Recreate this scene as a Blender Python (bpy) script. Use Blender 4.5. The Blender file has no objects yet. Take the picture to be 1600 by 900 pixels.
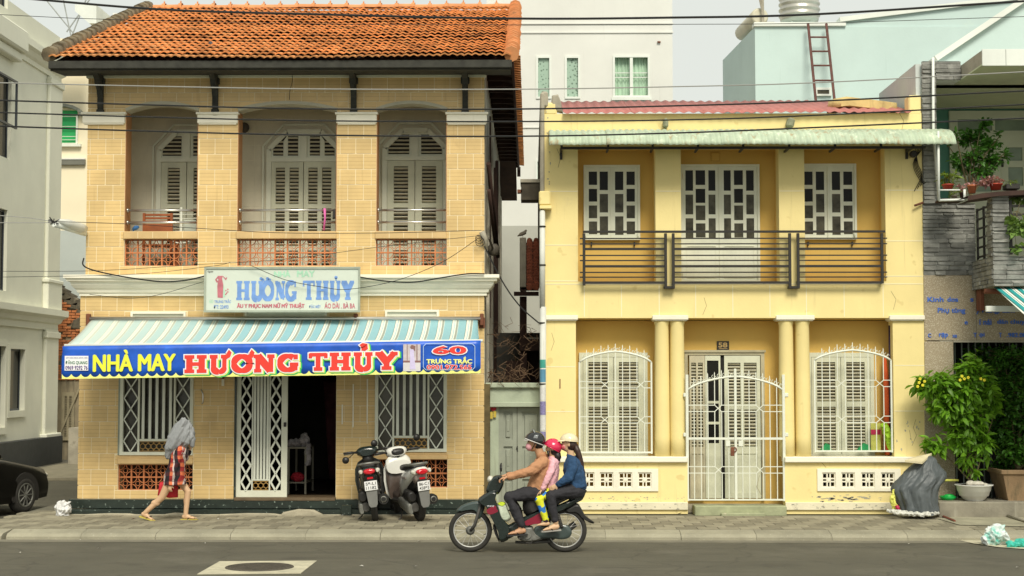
import bpy, math, random
from mathutils import Vector, Matrix, Euler
random.seed(7)
S = bpy.context.scene
COL = S.collection
pi = math.pi
# ---------------- camera ----------------
CAM = Vector((0.0, -25.0, 2.27)); FPX = 2450.0
cam = bpy.data.cameras.new('camera'); cam.sensor_width = 36; cam.lens = FPX/1600*36; cam.clip_end = 2000; cam.clip_start = .1
co = bpy.data.objects.new('camera', cam); COL.objects.link(co)
co.location = CAM; co.rotation_euler = (math.radians(90)+math.atan(140/FPX), 0, math.atan(30/FPX))
S.camera = co
ROT = co.rotation_euler.to_matrix()
# ---------------- world, sun, exposure ----------------
SUN_EL, SUN_AZ = math.radians(46), math.radians(168)   # azimuth clockwise from +Y; sun behind the camera, a little right
W = bpy.data.worlds.new('World'); S.world = W; W.use_nodes = True
wn = W.node_tree; wn.nodes.clear()
wo = wn.nodes.new('ShaderNodeOutputWorld'); wb = wn.nodes.new('ShaderNodeBackground'); wb.inputs[1].default_value = .1
sk = wn.nodes.new('ShaderNodeTexSky'); sk.sky_type = 'NISHITA'; sk.sun_disc = False; sk.sun_elevation = SUN_EL; sk.sun_rotation = SUN_AZ; sk.dust_density = 3
wm = wn.nodes.new('ShaderNodeMix'); wm.data_type = 'RGBA'; wm.inputs[0].default_value = .9
wtc = wn.nodes.new('ShaderNodeTexCoord'); wno = wn.nodes.new('ShaderNodeTexNoise'); wno.inputs['Scale'].default_value = 1.6; wno.inputs['Detail'].default_value = 5
wr = wn.nodes.new('ShaderNodeValToRGB'); wr.color_ramp.elements[0].position = .3; wr.color_ramp.elements[1].position = .7
wr.color_ramp.elements[0].color = (.82, .86, .78, 1); wr.color_ramp.elements[1].color = (.95, .97, .88, 1)
wv = wn.nodes.new('ShaderNodeVectorMath'); wv.operation = 'SCALE'; wv.inputs[3].default_value = 7.3
L = wn.links.new
L(wtc.outputs['Generated'], wno.inputs['Vector']); L(wno.outputs[0], wr.inputs[0]); L(wr.outputs[0], wv.inputs[0])
L(sk.outputs[0], wm.inputs[6]); L(wv.outputs[0], wm.inputs[7]); L(wm.outputs[2], wb.inputs[0]); L(wb.outputs[0], wo.inputs[0])
sl = bpy.data.lights.new('sun', 'SUN'); sl.energy = 2.7; sl.angle = math.radians(22); sl.color = (1, .94, .80)
so = bpy.data.objects.new('sun', sl); COL.objects.link(so)
sd = Vector((math.sin(SUN_AZ)*math.cos(SUN_EL), math.cos(SUN_AZ)*math.cos(SUN_EL), math.sin(SUN_EL)))
so.rotation_euler = sd.to_track_quat('Z', 'Y').to_euler()
S.view_settings.view_transform = 'Standard'; S.view_settings.look = 'None'; S.view_settings.exposure = .33; S.view_settings.gamma = 1
S.render.engine = 'CYCLES'

# ---------------- measuring: photo pixel -> point on a plane of the place ----------------
def ray(u, v): return ROT @ Vector(((u-800)/FPX, (450-v)/FPX, -1))
def P(u, v, Y=0.0):
    d = ray(u, v); return CAM + d*((Y-CAM.y)/d.y)
def G(u, v, z=0.0):
    d = ray(u, v); return CAM + d*((z-CAM.z)/d.z)
def X(u, v=500, Y=0.): return P(u, v, Y).x
def Z(v, u=800, Y=0.): return P(u, v, Y).z
def R(u0, v0, u1, v1, Y=0.):
    uc, vc = (u0+u1)/2, (v0+v1)/2
    return X(u0, vc, Y), X(u1, vc, Y), Z(v1, uc, Y), Z(v0, uc, Y)

# ---------------- materials ----------------
def lin(c): return tuple(((x/255+.055)/1.055)**2.4 if x/255 > .04045 else x/255/12.92 for x in c)
MATS = {}
def mat(name, col, rough=.75, var=.18, scale=3., bump=.15, bs=60., metal=0., dirt=None, streak=None, fleck=None, stripes=None, trans=0., emit=None, coat=0., perobj=0., spec=None, streakx=None):
    if name in MATS: return MATS[name]
    m = bpy.data.materials.new(name); m.use_nodes = True; nt = m.node_tree; N = nt.nodes; B = N['Principled BSDF']; lk = nt.links.new
    B.inputs['Roughness'].default_value = rough; B.inputs['Metallic'].default_value = metal
    if spec is not None: B.inputs['Specular IOR Level'].default_value = spec
    if coat: B.inputs['Coat Weight'].default_value = coat; B.inputs['Coat Roughness'].default_value = .08
    geo = N.new('ShaderNodeNewGeometry')
    def noise(sc, det=4, vec=None, rgh=.6):
        n = N.new('ShaderNodeTexNoise'); n.inputs['Scale'].default_value = sc; n.inputs['Detail'].default_value = det; n.inputs['Roughness'].default_value = rgh
        lk(vec or geo.outputs['Position'], n.inputs['Vector']); return n.outputs[0]
    def ramp(f, a, b):
        r = N.new('ShaderNodeMapRange'); r.inputs[1].default_value = a; r.inputs[2].default_value = b; lk(f, r.inputs[0]); return r.outputs[0]
    def mix(f, a, b, mode='MIX'):
        x = N.new('ShaderNodeMix'); x.data_type = 'RGBA'; x.blend_type = mode
        if isinstance(f, float): x.inputs[0].default_value = f
        else: lk(f, x.inputs[0])
        for i, q in ((6, a), (7, b)):
            if isinstance(q, tuple): x.inputs[i].default_value = (*q[:3], 1)
            else: lk(q, x.inputs[i])
        return x.outputs[2]
    def mapv(s):
        q = N.new('ShaderNodeVectorMath'); q.operation = 'MULTIPLY'; q.inputs[1].default_value = s; lk(geo.outputs['Position'], q.inputs[0]); return q.outputs[0]
    c = tuple(col)
    lo, hi = tuple(x*(1-var) for x in c), tuple(min(1, x*(1+var)) for x in c)
    out = mix(ramp(noise(scale, 5), .3, .7), lo, hi)
    if perobj:
        oi = N.new('ShaderNodeObjectInfo'); hs = N.new('ShaderNodeHueSaturation'); lk(ramp(oi.outputs['Random'], -1/(perobj*2)+.5, 1/(perobj*2)+.5), hs.inputs['Value'])
        mr = N.new('ShaderNodeMapRange'); mr.inputs[3].default_value = 1-perobj; mr.inputs[4].default_value = 1+perobj; lk(oi.outputs['Random'], mr.inputs[0]); lk(mr.outputs[0], hs.inputs['Value'])
        lk(out, hs.inputs['Color']); out = hs.outputs[0]
    if streak:   # run-off stains, long in z
        out = mix(ramp(noise(1, 6, mapv((9, 9, .55))), streak[1], streak[1]+.22), out, streak[0])
    if streakx: out = mix(ramp(noise(1, 6, mapv(streakx[2] if len(streakx) > 2 else (.35, 3.2, 1))), streakx[1], streakx[1]+.15), out, streakx[0])
    if dirt:     # (colour, threshold, scale)
        out = mix(ramp(noise(dirt[2], 8, None, .7), dirt[1], dirt[1]+.16), out, dirt[0])
    if fleck:    # (colour, threshold, scale)
        out = mix(ramp(noise(fleck[2], 2, None, .5), fleck[1], fleck[1]+.06), out, fleck[0])
    if stripes: out = stripes(N, lk, mix, out, geo)
    lk(out, B.inputs['Base Color'])
    if emit: B.inputs['Emission Color'].default_value = (*c, 1); B.inputs['Emission Strength'].default_value = emit
    if trans:
        B.inputs['Transmission Weight'].default_value = trans
    if bump:
        b = N.new('ShaderNodeBump'); b.inputs['Strength'].default_value = bump; b.inputs['Distance'].default_value = .01; lk(noise(bs, 5), b.inputs['Height']); lk(b.outputs[0], B.inputs['Normal'])
    MATS[name] = m; return m

# ---------------- mesh building ----------------
WL = {}
class MB:
    def __init__(s): s.v = []; s.f = []; s.m = []; s.sm = []; s.M = None; s.uv = None; s.k = 0
    def V(s, p):
        p = Vector(p)
        if s.M is not None: p = s.M @ p
        s.v.append(p); return len(s.v)-1
    def F(s, idx, mi=None, smooth=False): s.f.append(tuple(idx)); s.m.append(s.k if mi is None else mi); s.sm.append(smooth)
    def poly(s, pts, mi=None): s.F([s.V(p) for p in pts], mi)
    def box(s, x0, x1, y0, y1, z0, z1, b=0, mi=None):
        if x0 > x1: x0, x1 = x1, x0
        if y0 > y1: y0, y1 = y1, y0
        if z0 > z1: z0, z1 = z1, z0
        if not b:
            i = [s.V(p) for p in ((x0,y0,z0),(x1,y0,z0),(x1,y1,z0),(x0,y1,z0),(x0,y0,z1),(x1,y0,z1),(x1,y1,z1),(x0,y1,z1))]
            for q in ((0,3,2,1),(4,5,6,7),(0,1,5,4),(1,2,6,5),(2,3,7,6),(3,0,4,7)): s.F([i[j] for j in q], mi)
            return
        b = min(b, (x1-x0)*.45, (y1-y0)*.45, (z1-z0)*.45)
        c = Vector(((x0+x1)/2, (y0+y1)/2, (z0+z1)/2)); h = Vector(((x1-x0)/2, (y1-y0)/2, (z1-z0)/2))
        vid = {}
        for sx in (-1, 1):
            for sy in (-1, 1):
                for sz in (-1, 1):
                    for a in range(3):
                        q = [h[j]-(0 if j == a else b) for j in range(3)]
                        vid[(sx, sy, sz, a)] = s.V((c.x+sx*q[0], c.y+sy*q[1], c.z+sz*q[2]))
        for a in range(3):
            o1, o2 = (a+1) % 3, (a+2) % 3
            for sg in (-1, 1):
                cs = []
                for s1, s2 in ((-1,-1),(1,-1),(1,1),(-1,1)):
                    t = [0,0,0]; t[a] = sg; t[o1] = s1; t[o2] = s2; cs.append(vid[(*t, a)])
                s.F(cs if sg > 0 else cs[::-1], mi)
            for s1 in (-1, 1):       # edges parallel to axis a
                for s2 in (-1, 1):
                    t = [0,0,0]; t[o1] = s1; t[o2] = s2
                    t[a] = -1; A, B_ = vid[(*t, o1)], vid[(*t, o2)]; t[a] = 1; C_, D = vid[(*t, o2)], vid[(*t, o1)]
                    q = [A, B_, C_, D]; s.F(q if s1*s2 > 0 else q[::-1], mi)
        for sx in (-1, 1):
            for sy in (-1, 1):
                for sz in (-1, 1):
                    q = [vid[(sx, sy, sz, a)] for a in range(3)]; s.F(q if sx*sy*sz > 0 else q[::-1], mi)
    def tube(s, pts, r, n=8, mi=None, caps=True, squash=None, side=None):
        """lofted tube; r number or list; squash: second radius list/number along cross direction; side: fixed side vector"""
        pts = [Vector(p) for p in pts]; rs = r if isinstance(r, (list, tuple)) else [r]*len(pts)
        qs = rs if squash is None else (squash if isinstance(squash, (list, tuple)) else [squash]*len(pts))
        rings = []; prev = None
        for i, p in enumerate(pts):
            t = (pts[min(i+1, len(pts)-1)]-pts[max(i-1, 0)])
            t = t.normalized() if t.length > 1e-9 else Vector((0,0,1))
            if side is not None: a = Vector(side)
            elif prev is not None: a = prev
            else: a = Vector((0,0,1)) if abs(t.z) < .9 else Vector((1,0,0))
            a = (a-t*a.dot(t)); a = a.normalized() if a.length > 1e-6 else t.orthogonal().normalized()
            prev = a; b = t.cross(a)
            rings.append([s.V(p+a*(rs[i]*math.cos(k*2*pi/n))+b*(qs[i]*math.sin(k*2*pi/n))) for k in range(n)])
        for i in range(len(rings)-1):
            for k in range(n): s.F((rings[i][k], rings[i][(k+1) % n], rings[i+1][(k+1) % n], rings[i+1][k]), mi, n > 5)
        if caps: s.F(rings[0][::-1], mi); s.F(rings[-1], mi)
    def ring(s, c, axis, Rr, r, n=24, m=8, mi=None, a0=0, a1=2*pi, r2=None):
        """torus (arc) round axis"""
        ax = Vector(axis).normalized(); u = ax.orthogonal().normalized()
        if abs(ax.y) > .9: u = Vector((1,0,0))
        w = ax.cross(u); c = Vector(c); full = abs(a1-a0-2*pi) < 1e-6
        R_ = []; r2 = r2 or r
        for i in range(n if full else n+1):
            t = a0+(a1-a0)*i/n; d = u*math.cos(t)+w*math.sin(t)
            R_.append([s.V(c+d*(Rr+r*math.cos(k*2*pi/m))+ax*(r2*math.sin(k*2*pi/m))) for k in range(m)])
        for i in range(n):
            A, B_ = R_[i], R_[(i+1) % len(R_)]
            for k in range(m): s.F((A[k], A[(k+1) % m], B_[(k+1) % m], B_[k]), mi, True)
    def lathe(s, c, prof, n=20, mi=None, axis='z', smooth=True):
        rs = []
        for (r, h) in prof:
            ring = []
            for k in range(n):
                a = 2*pi*k/n; x, y = r*math.cos(a), r*math.sin(a)
                p = {'z': (x, y, h), 'y': (x, h, -y), 'x': (h, x, y)}[axis]
                ring.append(s.V((c[0]+p[0], c[1]+p[1], c[2]+p[2])))
            rs.append(ring)
        for i in range(len(rs)-1):
            for k in range(n): s.F((rs[i][k], rs[i][(k+1) % n], rs[i+1][(k+1) % n], rs[i+1][k]), mi, smooth)
        if prof[0][0] > 1e-4: s.F(rs[0][::-1], mi)
        if prof[-1][0] > 1e-4: s.F(rs[-1], mi)
    def ell(s, c, r, n=14, m=9, mi=None, rot=None):
        rot = rot or Matrix.Identity(3); c = Vector(c); rr = []
        for i in range(m+1):
            t = pi*i/m; rr.append([s.V(c+rot@Vector((r[0]*math.sin(t)*math.cos(2*pi*k/n), r[1]*math.sin(t)*math.sin(2*pi*k/n), r[2]*math.cos(t)))) for k in range(n)])
        for i in range(m):
            for k in range(n): s.F((rr[i][k], rr[i+1][k], rr[i+1][(k+1) % n], rr[i][(k+1) % n]), mi, True)
    def prism(s, pts, y0, y1, mi=None, plane='xz'):
        """outline in xz (counter-clockwise seen from -y) between y0 and y1"""
        A = [s.V((p[0], y0, p[1])) for p in pts]; B_ = [s.V((p[0], y1, p[1])) for p in pts]; n = len(pts)
        ar = sum(pts[i][0]*pts[(i+1) % n][1]-pts[(i+1) % n][0]*pts[i][1] for i in range(n))
        if ar < 0: A.reverse(); B_.reverse()
        s.F(A, mi); s.F(B_[::-1], mi)
        for i in range(n): s.F((A[i], B_[i], B_[(i+1) % n], A[(i+1) % n]), mi)
    def puff(s, pts, yc, w, mi=None, lv=((-1,.72),(-.72,.93),(0,1),(.72,.93),(1,.72)), smooth=True):
        """outline in xz swelling in thickness about y=yc"""
        n = len(pts); cx = sum(p[0] for p in pts)/n; cz = sum(p[1] for p in pts)/n
        ar = sum(pts[i][0]*pts[(i+1) % n][1]-pts[(i+1) % n][0]*pts[i][1] for i in range(n))
        if ar < 0: pts = pts[::-1]
        rs = [[s.V((cx+(p[0]-cx)*q, yc+w*t, cz+(p[1]-cz)*q)) for p in pts] for t, q in lv]
        s.F(rs[0], mi); s.F(rs[-1][::-1], mi)
        for i in range(len(rs)-1):
            for k in range(n): s.F((rs[i][k], rs[i+1][k], rs[i+1][(k+1) % n], rs[i][(k+1) % n]), mi, smooth)
    def wall(s, x0, x1, z0, z1, y0, y1, holes=(), mi=None):
        """wall in the xz plane with rectangular holes, closed reveals"""
        xs = sorted({x0, x1, *[min(max(h[i], x0), x1) for h in holes for i in (0, 1)]}); zs = sorted({z0, z1, *[min(max(h[i], z0), z1) for h in holes for i in (2, 3)]})
        def solid(i, j):
            if i < 0 or j < 0 or i >= len(xs)-1 or j >= len(zs)-1: return False
            a, b = (xs[i]+xs[i+1])/2, (zs[j]+zs[j+1])/2
            return not any(h[0] < a < h[1] and h[2] < b < h[3] for h in holes)
        for i in range(len(xs)-1):
            for j in range(len(zs)-1):
                if not solid(i, j): continue
                a, b, c, d = xs[i], xs[i+1], zs[j], zs[j+1]
                s.poly(((a,y0,c),(b,y0,c),(b,y0,d),(a,y0,d)), mi); s.poly(((b,y1,c),(a,y1,c),(a,y1,d),(b,y1,d)), mi)
                if not solid(i-1, j): s.poly(((a,y1,c),(a,y0,c),(a,y0,d),(a,y1,d)), mi)
                if not solid(i+1, j): s.poly(((b,y0,c),(b,y1,c),(b,y1,d),(b,y0,d)), mi)
                if not solid(i, j-1): s.poly(((a,y1,c),(b,y1,c),(b,y0,c),(a,y0,c)), mi)
                if not solid(i, j+1): s.poly(((a,y0,d),(b,y0,d),(b,y1,d),(a,y1,d)), mi)
    def mesh(s, name, mats):
        me = bpy.data.meshes.new(name); me.from_pydata(s.v, [], s.f)
        for q in (mats if isinstance(mats, (list, tuple)) else [mats]): me.materials.append(q)
        me.polygons.foreach_set('material_index', s.m); me.polygons.foreach_set('use_smooth', s.sm); me.update(); return me
    def build(s, name, mats, parent=None, label=None, cat=None, group=None, kind=None, mods=None):
        if not s.v: return None
        lo = Vector([min(p[i] for p in s.v) for i in range(3)]); hi = Vector([max(p[i] for p in s.v) for i in range(3)])
        c = (lo+hi)/2
        if parent is None: c.z = lo.z
        s.v = [p-c for p in s.v]
        me = s.mesh(name, mats); o = bpy.data.objects.new(name, me); COL.objects.link(o)
        if s.uv:
            ul = me.uv_layers.new(name='UVMap')
            for p in me.polygons:
                for li, q in zip(p.loop_indices, s.uv.get(p.index, ())): ul.data[li].uv = q
        WL[o.name] = c.copy(); o.location = c-(WL[parent.name] if parent else Vector()); o.parent = parent
        tag(o, label, cat, group, kind)
        if mods: mods(o)
        return o
def tag(o, label=None, cat=None, group=None, kind=None):
    for k, q in (('label', label), ('category', cat), ('group', group), ('kind', kind)):
        if q: o[k] = q
    return o
def thing(name, loc, label, cat, group=None, kind=None):
    o = bpy.data.objects.new(name, None); o.empty_display_size = .2; COL.objects.link(o); o.location = loc; WL[o.name] = Vector(loc); return tag(o, label, cat, group, kind)
def one(name, m, parent, fn, **k):
    b = MB(); fn(b); return b.build(name, m, parent, **k)
class Pieces:
    """alike pieces sharing a few meshes: the largest in view become parts, the rest one 'stuff' part"""
    def __init__(s, root, name, limit=300): s.root, s.name, s.limit, s.L = root, name, limit, []
    def add(s, me, M, parent=None):
        p = M.translation; d = max(1., p.y-CAM.y); ex = M.to_scale(); s.L.append((-(max(ex.x, .001)*max(ex.z, ex.y, .001))/d/d, len(s.L), me, M, parent or s.root))
    def done(s):
        s.L.sort(key=lambda t: (t[0], t[1])); last = None
        for _, _, me, M, pa in s.L[:s.limit]:
            o = bpy.data.objects.new(s.name, me); o.parent = pa; o.matrix_local = Matrix.Translation(-WL[pa.name]) @ M; COL.objects.link(o)
        rest = s.L[s.limit:]
        if rest:
            b = MB(); mats = []
            for _, _, me, M, _ in rest:
                off = len(b.v); mi = []
                for q in me.materials:
                    if q not in mats: mats.append(q)
                    mi.append(mats.index(q))
                b.v += [M @ v.co for v in me.vertices]
                for p in me.polygons: b.F([i+off for i in p.vertices], mi[p.material_index], p.use_smooth)
            b.build(s.name, mats, s.root, kind='stuff')
        return len(s.L)
def TS(x, y, z, sx=1, sy=1, sz=1, rot=None):
    M = Matrix.Translation((x, y, z))
    if rot: M = M @ Euler(rot).to_matrix().to_4x4()
    return M @ Matrix.Diagonal((sx, sy, sz, 1))
def unitbox(name, m, b=.04):
    q = MB(); q.box(-.5, .5, -.5, .5, -.5, .5, b); return q.mesh(name, m)
def text(body, u0, v0, u1, v1, Y, m, parent, name='lettering', depth=.002, bold=0., fitw=True, label=None, tilt=0, shear=0., fat=0.):
    c = bpy.data.curves.new('t', 'FONT'); c.body = body; c.extrude = .01; c.offset = bold; c.shear = shear; c.resolution_u = 3
    o = bpy.data.objects.new('t', c); COL.objects.link(o)
    me = bpy.data.meshes.new_from_object(o.evaluated_get(bpy.context.evaluated_depsgraph_get())); bpy.data.objects.remove(o); bpy.data.curves.remove(c)
    xs = [v.co.x for v in me.vertices]; ys = [v.co.y for v in me.vertices]
    if not xs: return
    x0, x1, z0, z1 = R(u0, v0, u1, v1, Y); w, h = max(xs)-min(xs), max(ys)-min(ys)
    b = MB(); t = math.tan(tilt)
    sh = [(0, 0)] if not fat else [(0, 0), (fat, 0), (-fat, 0), (0, fat*.5), (0, -fat*.5)]
    for k, (fx, fz) in enumerate(sh):
        off = len(b.v)
        for v in me.vertices:
            x = x0+fat+(v.co.x-min(xs))/w*(x1-x0-2*fat)+fx
            b.v.append(Vector((x, Y-depth*(1 if v.co.z > 0 else 0)-.0003*k, z0+(v.co.y-min(ys))/h*(z1-z0)+fz+(x-x0)*t)))
        for p in me.polygons: b.F([i+off for i in p.vertices])
    bpy.data.meshes.remove(me)
    return b.build(name, m, parent, label=label)
def sub(rect, hole):
    x0, x1, z0, z1 = rect; a, b, c, d = hole
    if a >= x1 or b <= x0 or c >= z1 or d <= z0: return [rect]
    o = []
    if c > z0: o.append((x0, x1, z0, c))
    if d < z1: o.append((x0, x1, d, z1))
    zz0, zz1 = max(z0, c), min(z1, d)
    if a > x0: o.append((x0, a, zz0, zz1))
    if b < x1: o.append((b, x1, zz0, zz1))
    return o
def curve_pts(ctrl, n=24, sag=0):
    """smooth line through control points (Catmull-Rom)"""
    c = [Vector(p) for p in ctrl]; c = [c[0]*2-c[1]]+c+[c[-1]*2-c[-2]]; out = []
    k = max(2, n//(len(c)-3))
    for i in range(1, len(c)-2):
        for j in range(k):
            t = j/k; a, b_, d, e = c[i-1], c[i], c[i+1], c[i+2]
            out.append(.5*((2*b_)+(d-a)*t+(2*a-5*b_+4*d-e)*t*t+(3*b_-a-3*d+e)*t**3))
    out.append(c[-2]); return out
# ---------------- palette ----------------
def cracks(N, lk, mix, out, geo):
    def sc(f, s): q = N.new('ShaderNodeVectorMath'); q.operation = 'SCALE'; q.inputs[3].default_value = s; lk(f, q.inputs[0]); return q.outputs[0]
    n = N.new('ShaderNodeTexNoise'); n.inputs['Scale'].default_value = 1.3; n.inputs['Detail'].default_value = 6; lk(geo.outputs['Position'], n.inputs['Vector'])
    a = N.new('ShaderNodeVectorMath'); lk(geo.outputs['Position'], a.inputs[0]); lk(sc(n.outputs['Color'], .9), a.inputs[1])
    v = N.new('ShaderNodeTexVoronoi'); v.feature = 'DISTANCE_TO_EDGE'; v.inputs['Scale'].default_value = .45; lk(a.outputs[0], v.inputs['Vector'])
    r = N.new('ShaderNodeMapRange'); r.inputs[1].default_value = .004; r.inputs[2].default_value = .012; r.inputs[3].default_value = .28; r.inputs[4].default_value = 0; lk(v.outputs['Distance'], r.inputs[0])
    st = N.new('ShaderNodeTexNoise'); st.inputs['Scale'].default_value = 1.1; st.inputs['Detail'].default_value = 3; lk(geo.outputs['Position'], st.inputs['Vector'])
    s2 = N.new('ShaderNodeMapRange'); s2.inputs[1].default_value = .62; s2.inputs[2].default_value = .72; s2.inputs[4].default_value = .45; lk(st.outputs[0], s2.inputs[0])
    return mix(s2.outputs[0], mix(r.outputs[0], out, (.025,.022,.018)), (.045,.040,.030))
m_road = mat('asphalt', (.095,.088,.063), .92, .16, .8, .6, 130, dirt=((.13,.12,.09), .54, .6), streakx=((.068,.062,.046), .55), stripes=cracks, fleck=((.3,.28,.22), .72, 70))
m_walk = mat('pavement_bed', (.16,.15,.11), .95, .2, 3, .4, 60)
m_paver1 = mat('paver_light', (.29,.262,.185), .92, .2, 5, .35, 90, dirt=((.26,.23,.16), .6, 3), perobj=.10)
m_paver2 = mat('paver_dark', (.215,.193,.135), .92, .2, 5, .35, 90, dirt=((.36,.33,.24), .62, 3), perobj=.10)
m_kerb = mat('kerb_granite', (.30,.28,.205), .9, .2, 2, .4, 80, dirt=((.24,.22,.16), .6, 2), fleck=((.55,.52,.42), .66, 90), perobj=.08)
m_patch = mat('concrete_patch', (.50,.465,.34), .9, .2, 4, .4, 80, dirt=((.27,.25,.18), .56, 6))
m_iron = mat('cast_iron', (.07,.06,.045), .7, .3, 20, .4, 60)
def tile_stripes(N, lk, mix, out, geo):
    uv = N.new('ShaderNodeUVMap'); sp = N.new('ShaderNodeSeparateXYZ'); lk(uv.outputs[0], sp.inputs[0])
    a = N.new('ShaderNodeMath'); a.operation = 'FRACT'; lk(sp.outputs['Y'], a.inputs[0])
    d = N.new('ShaderNodeMath'); d.operation = 'COMPARE'; d.inputs[1].default_value = 0.0; d.inputs[2].default_value = .11; lk(a.outputs[0], d.inputs[0])
    q = N.new('ShaderNodeMath'); q.operation = 'MULTIPLY'; q.inputs[1].default_value = .55; lk(d.outputs[0], q.inputs[0])
    return mix(q.outputs[0], out, (.36,.21,.08))
m_tile = mat('ochre_wall_tile', (.69,.49,.215), .42, .12, 1.6, .06, 30, streak=((.50,.33,.13), .60), dirt=((.54,.36,.15), .58, 1.1), perobj=.06, stripes=tile_stripes)
m_grout = mat('pale_grout', (.80,.68,.44), .9, .1, 4, .2, 60)
m_white = mat('cream_plaster', (.88,.84,.70), .85, .06, 2, .15, 50, streak=((.62,.57,.43), .66))
m_greyplaster = mat('stained_side_plaster', (.42,.39,.31), .95, .35, 1.5, .6, 18, streak=((.07,.065,.05), .52), dirt=((.55,.52,.44), .6, 1.2))
m_eave = mat('weathered_eave_wood', (.038,.038,.030), .85, .35, 6, .4, 40, dirt=((.22,.21,.17), .66, 5))
m_darkwood = mat('dark_rafter_wood', (.05,.025,.018), .9, .3, 5, .3, 40)
m_roof = mat('clay_roof_tile', (.64,.27,.092), .88, .30, 3.2, .5, 60, dirt=((.045,.022,.014), .565, 3.0), fleck=((.66,.33,.13), .60, 7), streakx=((.05,.024,.015), .575, (1.7, 4.5, 4.5)), perobj=.16)
m_ridge = mat('ridge_tile', (.62,.27,.11), .85, .22, 3, .3, 50, dirt=((.20,.15,.09), .6, 2.5))
m_moss = mat('mossy_mortar', (.16,.13,.08), .95, .45, 5, .8, 40, dirt=((.40,.28,.16), .58, 4))
m_frame = mat('greenish_white_paint', (.72,.73,.60), .6, .08, 3, .1, 50, dirt=((.40,.38,.28), .68, 4))
m_shut = mat('pale_shutter_paint', (.60,.61,.47), .65, .1, 3, .12, 50, dirt=((.33,.28,.18), .67, 5))
m_slat = mat('shutter_slat_paint', (.56,.53,.40), .65, .15, 5, .1, 60, dirt=((.25,.20,.12), .64, 6))
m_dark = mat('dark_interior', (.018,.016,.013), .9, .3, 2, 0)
m_loggia = mat('loggia_wall_tile', (.66,.61,.47), .5, .1, 2, .1, 30)
m_brown = mat('brown_reveal', (.40,.19,.07), .8, .15, 3, .2, 40)
m_red = mat('red_breeze_block', (.60,.22,.085), .8, .2, 6, .3, 60, dirt=((.30,.13,.06), .62, 8))
m_marble = mat('green_black_marble', (.022,.032,.026), .28, .3, 5, 0, fleck=((.22,.27,.23), .655, 22))
m_mortar = mat('rough_mortar', (.42,.38,.28), .95, .2, 5, .7, 30)
m_steel = mat('brushed_steel', (.62,.60,.56), .3, .1, 4, 0, metal=.9)
m_glass = mat('dark_window_glass', (.012,.012,.010), .12, .3, 1.2, 0, spec=.12)
m_glass2 = mat('curtained_glass', (.075,.07,.05), .15, .6, 5, 0, spec=.15)
m_black = mat('black_iron_paint', (.020,.017,.013), .5, .2, 6, .1, 50)
m_yel = mat('pale_yellow_render', (.84,.70,.32), .85, .07, .9, .2, 25, streak=((.60,.49,.23), .60), dirt=((.70,.58,.30), .64, 2.5), fleck=((.74,.60,.26), .66, 5))
m_och = mat('ochre_recess_render', (.68,.45,.12), .85, .06, 1, .12, 30, streak=((.54,.32,.08), .66))
m_yelw = mat('white_trim', (.84,.80,.66), .8, .06, 2, .15, 40, dirt=((.50,.46,.33), .66, 6))
m_joint = mat('pale_joint_line', (.88,.82,.62), .9, .05, 3, 0)
m_scuff = mat('scuffed_white_base', (.76,.70,.52), .9, .1, 3, .4, 40, dirt=((.30,.27,.20), .60, 7))
m_green = mat('green_corrugated_sheet', (.42,.50,.37), .7, .2, 3, .2, 40, streak=((.34,.19,.07), .56), dirt=((.66,.72,.56), .55, 6))
m_pink = mat('faded_red_corrugated_sheet', (.42,.15,.13), .7, .15, 3, .2, 50, dirt=((.36,.13,.10), .6, 3))
m_conc = mat('old_concrete', (.36,.33,.26), .95, .25, 3, .6, 30, dirt=((.10,.09,.07), .60, 3))
m_concyel = mat('peeling_yellow_concrete', (.60,.47,.20), .95, .2, 3, .8, 20, streak=((.10,.08,.05), .58))
m_wallw = mat('grey_white_render', (.70,.70,.66), .9, .06, .6, .15, 20, streak=((.58,.58,.54), .60), dirt=((.62,.62,.58), .66, 1.2))
m_cream = mat('cream_tower_render', (.83,.74,.54), .9, .05, .6, .1, 20)
m_corner = mat('ivory_render', (.74,.74,.62), .9, .05, 1, .08, 20, streak=((.64,.64,.53), .66))
m_blue = mat('pale_blue_render', (.53,.66,.64), .9, .06, .7, .2, 20, streak=((.38,.50,.47), .63), dirt=((.56,.68,.62), .60, 1.5))
m_bluew = mat('white_coping', (.72,.75,.70), .85, .06, 2, .1, 40)
m_stone = mat('grey_ledge_stone', (.235,.235,.215), .9, .35, 7, .9, 35, dirt=((.33,.33,.26), .58, 1.6), perobj=.22)
m_gran = mat('speckled_granite_panel', (.33,.27,.18), .5, .1, 2, 0, fleck=((.48,.42,.31), .53, 60), dirt=((.20,.16,.10), .57, 45))
m_teal = mat('teal_wall', (.11,.29,.23), .85, .08, 2, .1, 30)
m_olive = mat('olive_soffit_paint', (.58,.62,.42), .9, .06, 2, .1, 30)  # the soffit's own olive green
m_doorw = mat('pale_door_paint', (.62,.66,.52), .6, .06, 2, .1, 30)
m_door = mat('grey_green_door_paint', (.29,.31,.25), .7, .12, 3, .2, 40, streak=((.17,.18,.13), .62))
m_lintel = mat('mint_lintel_paint', (.40,.45,.34), .9, .12, 3, .3, 40, streak=((.20,.20,.14), .58))
m_brick = mat('old_red_brick', (.47,.17,.065), .95, .35, 6, .7, 50, dirt=((.10,.07,.05), .60, 2.0))
m_white_iron = mat('white_iron_paint', (.72,.74,.64), .5, .06, 5, .05, 50, dirt=((.42,.38,.28), .7, 12))
m_rust = mat('rusty_iron', (.17,.06,.03), .85, .3, 8, .3, 50)
m_pipe = mat('grey_white_pipe', (.62,.63,.58), .6, .1, 2, .1, 30, streak=((.36,.34,.28), .6))

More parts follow.
